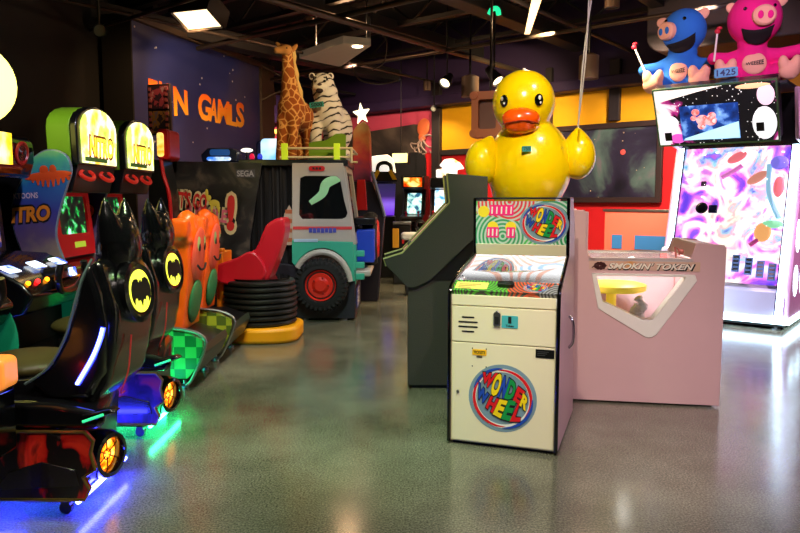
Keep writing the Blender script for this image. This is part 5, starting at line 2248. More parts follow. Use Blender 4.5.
# dark base
jpart('base', [J(256, 319), J(355, 319), J(355, 270), J(256, 262)], JY + .02, JY + 1.35, DARKB, .01)
b = B()
b.bx(-1.9, -.66, JY + .15, JY + 1.3, 0, .06)
done(b, 'plinth', BLACKM, jp, world=True)
for px in (304, 343):
    x, z = J(px, 316)
    b = B()
    b.lathe([(.05, 0), (.05, .03), (.02, .04), (.02, .1)], 14, Matrix.Translation((x, JY + .08, 0)))
    done(b, 'foot', STEEL, jp, world=True)
# front wheel
wx, wz = J(322, 284)
WM = Matrix.Translation((wx, JY - .10, wz)) @ Matrix.Rotation(R(90), 4, 'X')
RW = .325
b = B()
b.lathe([(RW * .58, -.16), (RW * .88, -.16), (RW * .97, -.10), (RW, -.03), (RW, .04), (RW * .95, .085), (RW * .84, .10), (RW * .66, .10), (RW * .58, .06)], 40, WM)
for k in range(32):
    a = 2 * PI * k / 32
    b.bx(-.018, .018, RW - .03, RW + .018, -.1, .07, WM @ Matrix.Rotation(a, 4, 'Z'))
    b.bx(-.016, .016, RW * .84, RW * .97, .085, .112, WM @ Matrix.Rotation(a, 4, 'Z'))
tyre = done(b, 'tyre', mat('tyre_rubber', (18, 18, 18), .75), jp, world=True)
b = B()
b.lathe([(0, .10), (.07, .10), (.085, .085), (.11, .07), (.15, .075), (.16, .06), (.175, .055), (.195, .09), (.20, .05), (.20, -.05), (0, -.05)], 36, WM)
done(b, 'rim', mat('red_rim', (222, 44, 26), .4), jp, world=True)
for k in range(5):
    a = 2 * PI * k / 5
    b = B()
    b.cyl(WM @ Vector((.10 * math.cos(a), .10 * math.sin(a), .07)), WM @ Vector((.10 * math.cos(a), .10 * math.sin(a), .095)), .013, n=8)
    done(b, 'wheel_nut', mat('dark_red_nut', (150, 24, 18), .4), jp, world=True)
# rear of the jeep (turned towards +x)
jr = jx1 + .0
b = B()
b.prism([(JY + .05, .46), (JY + .05, .98), (JY + 1.25, .98), (JY + 1.25, .46)], jr - .05, jr + .01, 'x')
done(b, 'rear_panel', TEAL, jp, world=True, bevel=.01)
b = B()
b.holed([(JY + .05, .98), (JY + 1.25, .98), (JY + 1.25, 2.0), (JY + .05, 2.0)], [(JY + .14, 1.12), (JY + 1.16, 1.12), (JY + 1.16, 1.9), (JY + .14, 1.9)], -.62, -.56, 'x')
b.bm.transform(Matrix.Translation((-.56, 0, .98)) @ Matrix.Shear('XY', 4, (0, 0)) @ Matrix.Translation((.56, 0, -.98)))
for v_ in b.bm.verts:
    v_.co.x -= (v_.co.z - .98) * .13
done(b, 'rear_frame', JW, jp, world=True, bevel=.008)
b = B()
b.quad((-.60, JY + .13, 1.1), (-.60, JY + 1.17, 1.1), (-.71, JY + 1.17, 1.92), (-.71, JY + .13, 1.92))
done(b, 'rear_window', mat('dark_rear_glass', (16, 18, 34), .06, coat=.6), jp, world=True, solid=.01)
b = B()
b.bx(-.80, -.74, JY + .2, JY + .62, .9, 1.75)
done(b, 'red_seat_back', RED, jp, world=True, bevel=.04)
b = B()
b.bx(jr + .0, jr + .24, JY + .35, JY + .75, .72, 1.16)
done(b, 'blue_box', mat('blue_jerrycan', (30, 70, 200), .4), jp, world=True, bevel=.02)
b = B()
b.bx(jr - .02, jr + .26, JY + .3, JY + 1.0, 1.22, 1.32)
done(b, 'rear_shelf', BLACK, jp, world=True, bevel=.02)
SWM = Matrix.Translation((jr + .16, JY + 1.0, 1.0)) @ Matrix.Rotation(R(90), 4, 'Y')
b = B()
b.lathe([(.2, -.1), (.34, -.1), (.38, -.03), (.38, .05), (.34, .1), (.24, .1), (.2, .05)], 32, SWM)
done(b, 'spare_tyre', BLACKM, jp, world=True)
b = B()
b.lathe([(0, .13), (.1, .13), (.14, .09), (.2, .10), (.25, .12), (.27, .1), (.2, -.05), (0, -.05)], 28, SWM)
done(b, 'spare_rim', RED, jp, world=True)
b = B()
b.bx(jr + .0, jr + .2, JY + .1, JY + 1.2, .56, .64)
done(b, 'bumper', JW, jp, world=True, bevel=.02)
b = B()
for k in range(3):
    b.bx(jr, jr + .12, JY + .08, JY + .14, .52 + .15 * k, .60 + .15 * k)
done(b, 'tail_hinge', TEAL, jp, world=True, bevel=.01)
# white grid label on the base
lab = B()
lab.bx(jr + .012, jr + .02, JY + .14, JY + .62, .14, .40)
lab = done(lab, 'maker_label', mat('lilac_label', (90, 90, 150), .5), jp, world=True)
LBM = plane_M((jr + .021, JY + .38, .27), (0, 0, 1), (0, -1, 0))
b = B()
text_into(b, 'SEGA', LBM, .22, .40, bold=.01, z=.002)
done(b, 'maker_name', WHITEP, lab, world=True, flat=True)
# roof and rack
b = B()
b.bx(-2.05, -.66, JY + .02, JY + 1.3, 1.98, 2.06)
done(b, 'roof', BLACK, jp, world=True, bevel=.01)
RACKM = mat('cream_rail', (226, 214, 176), .4)
for y in (JY + .06, JY + 1.2):
    for zz in (148, 157):
        x0, z0 = J(279, zz)
        x1, _ = J(352, zz)
        b = B()
        b.cyl((x0, y, z0), (x1, y, z0), .016, n=10)
        done(b, 'rack_rail', RACKM, jp, world=True)
for px in (284, 336.5):
    x, z0 = J(px, 163)
    _, z1 = J(px, 143)
    for y in (JY + .04, JY + 1.2):
        b = B()
        b.bx(x - .04, x + .04, y, y + .05, z0, z1)
        done(b, 'rack_post', mat('lime_post', (196, 226, 40), .4, es=.35), jp, world=True, bevel=.006)
x, _ = J(351, 150)
b = B()
b.cyl((x, JY + .06, J(351, 147)[1]), (x, JY + .06, 2.02), .018, n=10)
b.cyl((x, JY + .06, J(351, 148)[1]), (x, JY + 1.2, J(351, 148)[1]), .016, n=10)
done(b, 'rack_end', RACKM, jp, world=True)
# green hill board behind the rails
hill = [J(309, 161, JY + .25), J(346, 161, JY + .25), J(346, 135, JY + .25), J(342, 133.5, JY + .25), J(336, 134, JY + .25), J(330, 138, JY + .25), J(324, 141, JY + .25), J(316, 141.5, JY + .25), J(309, 143, JY + .25)]
b = B()
b.prism(hill, JY + .22, JY + .27, 'y')
done(b, 'hill_board', mat('hill_green', (112, 156, 26), .5), jp, world=True, bevel=.004)
# black curtain between seat and screen
b = B()
cx0, cx1 = J(250, 200)[0], J(294, 200)[0]
front_, back_ = [], []
for i in range(41):
    u = i / 40
    x = cx0 + (cx1 - cx0) * u
    y = JY + .10 + .035 * math.sin(u * 34) + .012 * math.sin(u * 71)
    front_.append((x, y))
    back_.append((x, y + .012))
b.prism(front_ + back_[::-1], .08, 1.99, 'z')
done(b, 'curtain', mat('black_curtain', (16, 15, 17), .75), jp, world=True)
b = B()
xa, za = J(291, 245)
xb, zb = J(300, 205)
sgn = [(xa - .0, za), (xa + .13, za), (xa + .13, zb - .12), (xa + .07, zb), (xa, zb - .12)]
xo = J(290, 220)[0] - xa - .08
b.prism([(x + xo, z) for x, z in sgn], JY + .015, JY + .03, 'y')
ps = done(b, 'sign_post', mat('pale_sign', (180, 160, 140), .5), jp, world=True)
b = B()
for k in range(4):
    b.bx(xa + xo + .02, xa + xo + .11, JY + .01, JY + .015, za + .04 + .12 * k, za + .09 + .12 * k)
done(b, 'sign_print', mat('rust_print', (170, 90, 50), .5), ps, world=True)
# screen housing with painted side panel
gpanel = [J(166, 318), J(166, 161), J(262, 163), J(250, 240), J(248, 318)]
JUNG = noise_mat('dark_jungle_print', [(.38, (14, 14, 15)), (.56, (40, 38, 38)), (.68, (84, 76, 66))], 3.0, detail=6, dist=.8, rough=.35)
b = B()
b.prism(gpanel, JY + .0, JY + .04, 'y')
jpart_ = done(b, 'painted_side', JUNG, jp, world=True, bevel=.006)
b = B()
b.prism([J(168, 316), J(168, 162), J(260, 164), J(250, 240), J(249, 316)], JY + .04, JY + 1.35, 'y')
done(b, 'screen_housing', BLACK, jp, world=True, bevel=.01)


def jtext(name, s, cx, cy, w, h, m, bold=.03, z=.004, rot=0, sh=0):
    x, z_ = J(cx, cy)
    b = B()
    M_ = plane_M((x, JY, z_), (math.cos(rot), 0, math.sin(rot)), (-math.sin(rot), 0, math.cos(rot)))
    k = JY / 700
    text_into(b, s, M_, w * k, h * k, bold, sh, z)
    return done(b, name, m, jpart_, world=True, flat=True)


GRW = mat('graffiti_white', (226, 206, 150), .5)
GRR = mat('graffiti_red', (214, 40, 36), .5)
GRP = mat('graffiti_pink', (226, 110, 130), .5)
GRY = mat('graffiti_yellow', (226, 206, 70), .5)
jtext('maker_name', 'SEGA', 245.5, 173.5, 17, 6, mat('pale_grey_print', (150, 150, 156), .5), .03)
b = B()
x, z_ = J(245.5, 173.5)
b.bx(x - .12, x + .12, JY - .003, JY, z_ - .05, z_ + .05)
done(b, 'maker_label', mat('dark_grey_label', (62, 62, 68), .5), jpart_, world=True)
jtext('graffiti_edge', "LET'S GO", 189, 200.5, 40, 22, GRW, .12, .004, R(-6))
jtext('graffiti', "LET'S GO", 189, 200.5, 36, 17, GRR, .035, .008, R(-6))
jtext('graffiti_edge', 'JUNGLE', 206, 216, 46, 22, GRW, .12, .004, R(-7))
jtext('graffiti', 'JUNGLE', 206, 216, 42, 17, GRP, .035, .008, R(-7))
jtext('graffiti_edge', '!', 231, 213, 13, 44, GRW, .14, .004, R(-3))
jtext('graffiti', '!', 231, 213, 8, 36, GRR, .05, .008, R(-3))
# small yellow beast painted over the word
b = B()
for dx, dy, rx, ry in ((214, 203, 5, 3.4), (209, 198, 2.6, 3), (207, 193, 1.6, 4), (218, 205, 2, 4), (212, 208, 1.3, 4), (219, 209, 1.3, 4)):
    x, z_ = J(dx, dy)
    b.ell((x, JY - .012, z_), (rx * JY / 700, .004, ry * JY / 700))
done(b, 'painted_beast', GRY, jpart_, world=True)

# things standing on the dark housing
hb_ = thing('lit_header', 'blue lit header box on top of the dark shooting game', 'sign', (at(220, 160, JY + .55).x, JY + .55, at(251, 160, JY).z + .01))
k_ = (JY + .5) / 700
b = B()
b.prism([(-18 * k_, 0), (18 * k_, 0), (17 * k_, 9 * k_), (12 * k_, 13.5 * k_), (-12 * k_, 13.5 * k_), (-19 * k_, 7 * k_)], 0, .3, 'y')
done(b, 'box', mat('dark_blue_box', (18, 30, 66), .3), hb_, bevel=.015)
b = B()
b.prism(rrect(-13 * k_, 11 * k_, .8 * k_, 4.6 * k_, .03), -.012, 0, 'y')
done(b, 'lit_front', noise_mat('blue_header_art', [(.4, (50, 120, 230)), (.52, (220, 240, 255)), (.62, (255, 240, 200))], 5, es=1.3), hb_)
b = B()
b.prism(rrect(-10 * k_, 10 * k_, 6 * k_, 12 * k_, .03), -.01, 0, 'y')
done(b, 'blue_band', mat('blue_band', (40, 100, 190), .3, es=.25), hb_)
for px, mm in ((252, REDLED), (260, BLUELED)):
    p = at(px, 157, JY + .5)
    o = thing('signal_lamp', ('small red' if mm is REDLED else 'small blue') + ' signal light on the dark game roof', 'lamp', (p.x, JY + .5, hb_.location.z))
    b = B()
    b.ell((0, 0, .06), (.035, .035, .045))
    done(b, 'lens', mat('dim_' + mm.name, (200, 20, 60) if mm is REDLED else (40, 60, 200), .3, es=1.0), o)
    b = B()
    b.lathe([(.05, 0), (.05, .02), (.03, .03)], 14)
    done(b, 'base', BLACK, o)
ov = thing('oval_glint', 'white reflection built as small glowing oval on the dark game roof near the mural edge', 'lamp', (at(247, 160, JY + .8).x, JY + .8, 2.06))
b = B()
b.ell((0, 0, .17), (.085, .04, .03))
done(b, 'lens', mat('lit_oval', (255, 244, 226), .4, es=1.6), ov)  # bright reflection built as a glowing oval on an added stand
b = B()
b.lathe([(.05, 0), (.05, .015), (.014, .02), (.014, .15)], 14)
done(b, 'stand', BLACK, ov)
bl = thing('lit_display', 'pale blue lit display panel left of the toy giraffe', 'display', (at(265, 160, JY + .9).x, JY + .9, 2.06))
b = B()
k_ = (JY + .9) / 700
b.prism(rrect(-4 * k_, 16 * k_, 0, 24 * k_, .06), 0, .03, 'y')
done(b, 'panel', noise_mat('pale_blue_display', [(.4, (120, 200, 250)), (.55, (230, 248, 255)), (.65, (255, 250, 240))], 2.2, es=1.3), bl)
b = B()
b.prism(rrect(-9 * k_, 16 * k_, 0, 23 * k_, .06), .03, .3, 'y')
done(b, 'case', mat('dark_blue_case', (16, 30, 80), .4), bl, bevel=.02)

# ================================================================ toy giraffe
m, nt, b_ = newmat('giraffe_coat')
v = vec(nt)
vo = N(nt, 'ShaderNodeTexVoronoi', feature='DISTANCE_TO_EDGE', i_Scale=9.5)
nt.links.new(v, vo.inputs['Vector'])
rp = ramp(nt, [(.0, (236, 178, 104)), (.05, (232, 170, 96)), (.085, (164, 84, 30)), (1.0, (140, 66, 22))])
nt.links.new(vo.outputs['Distance'], rp.inputs['Fac'])
nt.links.new(rp.outputs['Color'], b_.inputs['Base Color'])
b_.inputs['Roughness'].default_value = .9
GIRC = m
GTAN = mat('giraffe_tan', (216, 152, 84), .9, bump=.3)
YG = JY + .45
g0 = at(291, 152, YG)
k = YG / 700
gr = thing('toy_giraffe', 'tall plush giraffe standing on the roof rack beside the white tiger', 'plush toy', (g0.x, YG, 2.06), R(0))


def gz(py):
    return (152 - max(py, 45) - (5.5 if py < 100 else 3)) * k + g0.z - 2.06


def gx(px):
    return (px - 291) * k


b = B()
b.ell((gx(292), 0, gz(108)), (14 * k, .2, 17 * k))
b.ell((gx(297), .22, gz(112)), (15 * k, .28, 15 * k))
b.tube([Vector((gx(292), 0, gz(104))), Vector((gx(291), -.02, gz(88))), Vector((gx(290), -.05, gz(70))), Vector((gx(289.5), -.07, gz(52)))], [12 * k, 9 * k, 6.5 * k, 5.2 * k], 16)
for px0, px1, y in ((285, 281.5, -.1), (296, 292.5, -.12), (304, 306, .32), (293, 296, .38)):
    b.tube([Vector((gx(px0), y * .7, gz(115))), Vector((gx((px0 + px1) / 2), y, gz(135))), Vector((gx(px1), y, 0.0))], [6.8 * k, 5 * k, 5 * k], 12)
b.ell((gx(289.5), -.08, gz(50)), (6 * k, .085, 6 * k))
done(b, 'body', GIRC, gr, remesh=.018, relax=4)
b = B()
b.ell((gx(289), -.10, gz(50)), (5.8 * k, .09, 5.6 * k))
b.tube([Vector((gx(287.5), -.12, gz(50))), Vector((gx(281), -.16, gz(51)))], [4.6 * k, 3.2 * k], 12)
b.ell((gx(280.5), -.165, gz(51)), (2.9 * k, .045, 3.2 * k))
hd = done(b, 'head', GTAN, gr, remesh=.012, relax=4)
for px, y in ((284.5, -.13), (290.5, -.185)):
    b = B()
    b.ell((gx(px), y, gz(49)), .012)
    done(b, 'eye', BLACKG, hd)
b = B()
b.ell((gx(278.3), -.19, gz(51)), (.008, .012, .01))
done(b, 'nostril', BLACK, hd)
for px, yy in ((285.5, -.08), (289, -.02)):
    b = B()
    b.tube([Vector((gx(px), yy, gz(46))), Vector((gx(px) - .01, yy, gz(42.5)))], [.018, .014], 8)
    b.ell((gx(px) - .01, yy, gz(42)), .022)
    done(b, 'horn', mat('giraffe_brown', (120, 60, 24), .9), hd)
for px, py, ro in ((296, 47, 40), (281.5, 45, -40)):
    b = B()
    b.ell((gx(px), -.04, gz(py)), (.03, .02, .065), (0, R(ro), 0))
    done(b, 'ear', GTAN, hd)
b = B()
pth = [Vector((gx(294 + (304 - 294) * t ** 1.6), .05 + .06 * t, gz(48 + 56 * t))) for t in [i / 10 for i in range(11)]]
b.tube(pth, [.03 + .012 * math.sin(i * 2.1) for i in range(11)], 8)
done(b, 'mane', mat('pale_mane', (244, 208, 132), .9, bump=.6), gr)
b = B()
b.tube(smoothpath([(gx(298), .48, gz(110)), (gx(300), .54, gz(124)), (gx(300), .53, gz(138))], 4), .018, 8)
b.ell((gx(300), .53, gz(141)), (.03, .03, .06))
done(b, 'tail', mat('giraffe_brown', (120, 60, 24), .9), gr)

# ================================================================ white toy tiger
m, nt, b_ = newmat('white_tiger_coat')
v = vec(nt, rot=(0, R(20), 0))
wv = N(nt, 'ShaderNodeTexWave', wave_type='BANDS', bands_direction='Z', i_Scale=3.4, i_Distortion=5.0, i_Detail=2.0)
wv.inputs['Detail Scale'].default_value = 1.6
nt.links.new(v, wv.inputs['Vector'])
no = N(nt, 'ShaderNodeTexNoise', i_Scale=5.0)
nt.links.new(v, no.inputs['Vector'])
f = math_node(nt, 'ADD', wv.outputs['Fac'], math_node(nt, 'MULTIPLY', math_node(nt, 'SUBTRACT', no.outputs['Fac'], .5), .8))
rp = ramp(nt, [(.0, (30, 26, 30)), (.04, (44, 38, 42)), (.12, (226, 222, 220)), (1.0, (238, 234, 230))])
nt.links.new(f, rp.inputs['Fac'])
nt.links.new(rp.outputs['Color'], b_.inputs['Base Color'])
b_.inputs['Roughness'].default_value = .9
TIGC = m
TWH = mat('tiger_white', (240, 236, 232), .9, bump=.3)
YT = JY + .85
k = YT / 700
t0 = at(328, 150, YT)
tgr = thing('toy_tiger', 'white striped plush tiger sitting on the roof rack with teal tag', 'plush toy', (t0.x, YT, 2.06), 0)


def tz(py):
    return (150 - py) * k + t0.z - 2.06


def tx(px):
    return (px - 326) * k


b = B()
b.ell((tx(326), 0, tz(112)), (15 * k, .2, 20 * k))
b.ell((tx(334), .25, tz(128)), (15.5 * k, .3, 23 * k))
b.ell((tx(324), -.02, tz(95)), (12.5 * k, .17, 12 * k))
b.ell((tx(322), -.06, tz(88)), (11.5 * k, .16, 12 * k), n=24, m=16)
for px0, px1, y in ((316, 315, -.12), (331, 333, -.10)):
    b.tube([Vector((tx(px0), 0, tz(112))), Vector((tx(px1), y, tz(135))), Vector((tx(px1), y, .05))], [8 * k, 6.3 * k, 6 * k], 12)
    b.ell((tx(px1), y - .06, .06), (6.8 * k, .13, .07))
b.ell((tx(342), .05, .1), (7 * k, .22, .1))
done(b, 'body', TIGC, tgr, remesh=.018, relax=5)
hx_, hz_ = tx(320.5), tz(89)
b = B()
b.ell((hx_, -.20, hz_ - .035), (.082, .07, .062))
b.ell((hx_ - .045, -.19, hz_ - .03), (.06, .06, .05))
b.ell((hx_ + .045, -.19, hz_ - .03), (.06, .06, .05))
mz_ = done(b, 'muzzle', TWH, tgr, remesh=.01)
b = B()
b.ell((hx_, -.262, hz_ - .005), (.03, .015, .02))
done(b, 'nose', mat('dark_nose', (60, 40, 40), .5), mz_)
b = B()
b.ell((hx_ - .005, -.245, hz_ - .085), (.05, .03, .035))
done(b, 'mouth', mat('dark_mouth', (40, 20, 20), .7), mz_)
for s in (-1, 1):
    b = B()
    b.ell((hx_ + s * .06, -.215, hz_ + .045), (.018, .012, .016))
    done(b, 'eye', BLACKG, tgr)
    b = B()
    b.ell((hx_ + s * .125, -.05, hz_ + .135), (.045, .03, .05))
    er = done(b, 'ear', TWH, tgr)
    b = B()
    b.ell((hx_ + s * .125, -.075, hz_ + .135), (.026, .012, .03))
    done(b, 'ear_lining', mat('dark_ear', (60, 50, 54), .9), er)
    for j in range(2):
        b = B()
        b.tube(smoothpath([(hx_ + s * (.05 + .03 * j), -.20, hz_ + .10 + .01 * j), (hx_ + s * (.09 + .02 * j), -.17, hz_ + .08 - .05 * j), (hx_ + s * .12, -.12, hz_ + .04 - .07 * j)], 4), .009, 6)
        done(b, 'face_stripe', INK, tgr)
b = B()
TGM = plane_M((tx(317.5), -.27, tz(108.5)), (1, 0, .12), (-.12, 0, 1))
b.prism([(-.095, -.035), (.095, -.035), (.095, .035), (-.095, .035)], -.006, .004, 'z', TGM)
tg = done(b, 'price_tag', TEALTAG, tgr)
text(tg, 'number', '5000', TGM, .15, .05, INK, z=.006, bold=.02)

# ================================================================ star topped column behind the jeep
YS = JY + 1.9
stc = thing('star_column', 'colourful game column with glowing star on top behind jeep', 'arcade game', (at(363, 200, YS).x, YS, 0))
k = YS / 700


def sz(py):
    return at(363, py, YS).z


b = B()
m, nt, b_ = newmat('column_print')
v = vec(nt)
sp = N(nt, 'ShaderNodeSeparateXYZ')
nt.links.new(v, sp.inputs['Vector'])
no = N(nt, 'ShaderNodeTexNoise', i_Scale=7.0, i_Detail=4)
nt.links.new(v, no.inputs['Vector'])
mr = N(nt, 'ShaderNodeMapRange')
mr.inputs['From Min'].default_value = 1.7
mr.inputs['From Max'].default_value = 2.75
nt.links.new(math_node(nt, 'ADD', sp.outputs['Z'], math_node(nt, 'MULTIPLY', math_node(nt, 'SUBTRACT', no.outputs['Fac'], .5), .5)), mr.inputs['Value'])
rp = ramp(nt, [(.0, (60, 40, 90)), (.25, (150, 50, 100)), (.5, (214, 60, 70)), (.75, (226, 130, 70)), (1.0, (226, 190, 120))])
nt.links.new(mr.outputs['Result'], rp.inputs['Fac'])
nt.links.new(rp.outputs['Color'], b_.inputs['Base Color'])
b.prism([(-10 * k, sz(182)), (9 * k, sz(182)), (8 * k, sz(140)), (7 * k, sz(128)), (2 * k, sz(122)), (-5 * k, sz(126)), (-9 * k, sz(132))], -.15, .2, 'y')
done(b, 'painted_top', m, stc, bevel=.02)
b = B()
b.prism([(-12 * k, 0), (15 * k, 0), (22 * k, sz(215)), (9.5 * k, sz(182)), (-11 * k, sz(182))], -.2, .35, 'y')
done(b, 'body', mat('dark_violet_body', (26, 22, 38), .4), stc, bevel=.015)
b = B()
b.tube([(9.5 * k, -.2, sz(172)), (16 * k, -.21, sz(195)), (22 * k, -.2, sz(216))], .025, 8)
done(b, 'pale_edge', mat('pale_blue_edge', (140, 150, 190), .4), stc)
b = B()
b.prism([(-6 * k, sz(210)), (5 * k, sz(210)), (3 * k, sz(180)), (-5 * k, sz(180))], -.215, -.19, 'y')
done(b, 'red_panel', RED, stc, bevel=.01)
b = B()
c = (-1 * k, sz(114))
pts = []
for i in range(10):
    a = R(90 + 36 * i + 8)
    r_ = (11 if i % 2 == 0 else 4.6) * k
    pts.append((c[0] + r_ * .8 * math.cos(a), c[1] + r_ * math.sin(a)))
b.prism(pts, -.06, .04, 'y')
done(b, 'star', mat('lit_star', (255, 236, 196), .4, es=2.4, var=0), stc, bevel=.01)

# ================================================================ red bucket seat on stacked tyres
TY = 7.85
trc = thing('tyre_seat_ride', 'red bucket seat on a black tyre stack with yellow base', 'arcade ride', (-1.58, TY, 0))
b = B()
b.prism(outline([(-.46, -.3), (-.2, -.44), (.2, -.44), (.43, -.3), (.46, 0), (.42, .3), (.1, .44), (-.3, .42), (-.48, .2)], 4), 0, .17, 'z')
done(b, 'base', mat('yellow_orange_base', (246, 166, 10), .4), trc, bevel=.04, seg=3)
for j in range(8):
    b = B()
    z = .17 + .0625 * j
    q = .02 * math.sin(PI * (j + .5) / 8) + .012 * (7 - j) / 7
    b.lathe([(.27, z), (.365 + q, z + .003), (.385 + q, z + .015), (.39 + q, z + .031), (.385 + q, z + .047), (.365 + q, z + .060), (.27, z + .0625)], 40)
    done(b, 'tyre', mat('black_rubber', (20, 20, 20), .42, bump=.4, bscale=60), trc)
b = B()
b.lathe([(.0, .66), (.33, .665), (.345, .69), (.0, .70)], 32)
done(b, 'top_plate', BLACKG, trc)
sy = [(286, 217.5), (281, 217.5), (275, 220), (269, 225), (263.5, 238), (259, 247.6), (251, 257), (242, 261), (230, 265), (220, 268), (220, 276), (229, 281), (245, 284), (262, 283), (270, 281), (276, 268), (281, 255), (286, 240), (288, 226)]
pl_ = [at(px, py, TY) for px, py in sy]
pl_ = [(p.x + 1.58, p.z) for p in pl_]
b = B()
b.prism(outline(pl_, 2), -.21, .21, 'y')
done(b, 'seat', mat('red_seat_shell', (214, 24, 44), .35, coat=.2), trc, remesh=.018, relax=6)
for s in (-1, 1):
    b = B()
    wing = [at(px, py, TY) for px, py in ((222, 264), (240, 257), (254, 250), (264, 256), (270, 270), (262, 281), (240, 283), (222, 278))]
    b.prism(outline([(p.x + 1.58, p.z) for p in wing], 3), s * .19, s * .25, 'y')
    done(b, 'seat_wing', mat('red_seat_shell', (214, 24, 44), .35, coat=.2), trc, bevel=.02, seg=3)
b = B()
b.bx(-.52, -.36, -.22, .2, .70, .98)
b.bx(-.52, -.46, -.22, -.1, .98, 1.02)
b.bx(-.42, -.36, -.22, -.1, .98, 1.02)
b.bx(-.47, -.38, -.1, .1, .0, .72)
done(b, 'control_post', mat('orange_yellow_post', (246, 130, 14), .4), trc, bevel=.01)

# ================================================================ red racer with lit header behind the karts
YR = 8.35
rr_t = thing('red_cabinet', 'narrow red game with small lit header and curved red side', 'arcade game', (at(166, 250, YR).x, YR, 0))
k = YR / 700


def RX(px):
    return at(px, 200, YR).x - rr_t.location.x


def RZ(py):
    return at(166, py, YR).z


b = B()
b.prism(rrect(RX(159.5), RX(172.5), RZ(160), RZ(129), .05), -.05, .35, 'y')
hd = done(b, 'header', RED, rr_t, bevel=.02)
b = B()
b.prism(rrect(RX(160.5), RX(167), RZ(157), RZ(133), .03), -.062, -.05, 'y')
done(b, 'lit_marquee', noise_mat('lit_amber_art', [(.4, (255, 170, 40)), (.55, (255, 230, 120)), (.65, (200, 60, 20))], 8, es=1.2), hd)
b = B()
b.tube(smoothpath([(RX(164), -.06, RZ(160)), (RX(166), -.06, RZ(175)), (RX(171), -.06, RZ(195)), (RX(172), -.06, RZ(230)), (RX(168), -.06, RZ(262))], 5), .022, 8)
done(b, 'side_edge', RED, rr_t)
b = B()
b.prism([(RX(150), 0), (RX(171), 0), (RX(171), RZ(230)), (RX(170), RZ(196)), (RX(164), RZ(160)), (RX(150), RZ(160))], -.05, .35, 'y')
done(b, 'body', BLACK, rr_t, bevel=.01)

# two small posters in a frame in front of the mural wall
YP = 9.6
po = thing('poster_frame', 'upright frame with two small pink and grey posters left of lettering', 'poster', at(158.5, 110, YP), R(-14))
k = YP / 700
b = B()
b.bx(-12 * k, 13 * k, 0, .05, -24.5 * k, 25 * k)
done(b, 'frame', mat('dark_frame', (40, 28, 32), .5), po, bevel=.008)
for z0, z1, cols in ((1, 23, [(.4, (60, 40, 60)), (.5, (170, 70, 90)), (.6, (190, 150, 160))]), (-23, -1, [(.4, (50, 44, 60)), (.5, (150, 110, 60)), (.6, (110, 100, 120))])):
    b = B()
    b.bx(-10.5 * k, 11.5 * k, -.008, 0, z0 * k, z1 * k)
    pp = done(b, 'poster', noise_mat('poster_art', cols, 9, detail=5, interp='CONSTANT'), po)
    for s in (-9, 9):
        for j in range(4):
            b = B()
            zc = z0 + (z1 - z0) * (j + .5) / 4
            b.bx((s - 1.2) * k, (s + 1.8) * k, -.012, -.008, (zc - 1.5) * k, (zc + 1.5) * k)
            done(b, 'thumbnail', mat('thumb_rose', (170, 90, 96), .5), pp)
b = B()
b.cyl((0, .08, -24 * k), (0, .08, -po.location.z), .03)
b.lathe([(.2, 0), (.2, .02), (.03, .04)], 20, Matrix.Translation((0, .08, -po.location.z)))
done(b, 'stand', BLACK, po)
# ================================================================ machines at the back alcove
def far_root(name, label, cat, px, Y, rz=0.0):
    return thing(name, label, cat, (at(px, 200, Y).x, Y, 0), rz)


YA = 14.2
k = YA / 700


def fz(py, Y):
    return at(400, py, Y).z


# purple lit prize cabinet with arch handle
pa_ = far_root('prize_cabinet', 'purple lit prize cabinet with yellow shoulders and arch handle', 'arcade game', 384.5, YA)
b = B()
b.prism([(-13 * k, 0), (12 * k, 0), (11 * k, fz(216, YA)), (-10 * k, fz(216, YA))], -.25, .3, 'y')
done(b, 'base', BLACK, pa_, bevel=.02)
b = B()
b.prism([(-13 * k, fz(182, YA)), (13 * k, fz(182, YA)), (10 * k, fz(172, YA)), (-10 * k, fz(172, YA))], -.25, .3, 'y')
done(b, 'top', BLACK, pa_, bevel=.02)
b = B()
b.prism([(-9 * k, fz(215, YA)), (9.5 * k, fz(215, YA)), (11 * k, fz(184, YA)), (-11 * k, fz(184, YA))], -.22, .28, 'y')
m, nt, b_ = newmat('purple_lit_interior')
v = vec(nt)
sp = N(nt, 'ShaderNodeSeparateXYZ')
nt.links.new(v, sp.inputs['Vector'])
mr = N(nt, 'ShaderNodeMapRange')
mr.inputs['From Min'].default_value = fz(215, YA)
mr.inputs['From Max'].default_value = fz(184, YA)
nt.links.new(sp.outputs['Z'], mr.inputs['Value'])
rp = ramp(nt, [(.0, (110, 40, 230)), (.35, (150, 110, 255)), (.5, (110, 70, 190)), (.6, (60, 40, 110)), (1.0, (44, 40, 80))])
nt.links.new(mr.outputs['Result'], rp.inputs['Fac'])
colour_out(nt, b_, rp.outputs['Color'], .9)
done(b, 'lit_window', m, pa_)
b = B()
b.tube(smoothpath([(-7 * k, -.1, fz(176, YA)), (-6 * k, -.1, fz(166, YA)), (0, -.1, fz(163, YA)), (6 * k, -.1, fz(166, YA)), (7 * k, -.1, fz(176, YA))], 5), .04, 10)
done(b, 'arch_handle', BLACK, pa_)
b = B()
for s in (-1, 1):
    b.prism([(s * 8 * k, fz(180, YA)), (s * 12.5 * k, fz(180, YA)), (s * 7 * k, fz(170, YA)), (s * 4 * k, fz(172, YA))], -.27, -.25, 'y')
done(b, 'shoulder_print', YELLOW, pa_)
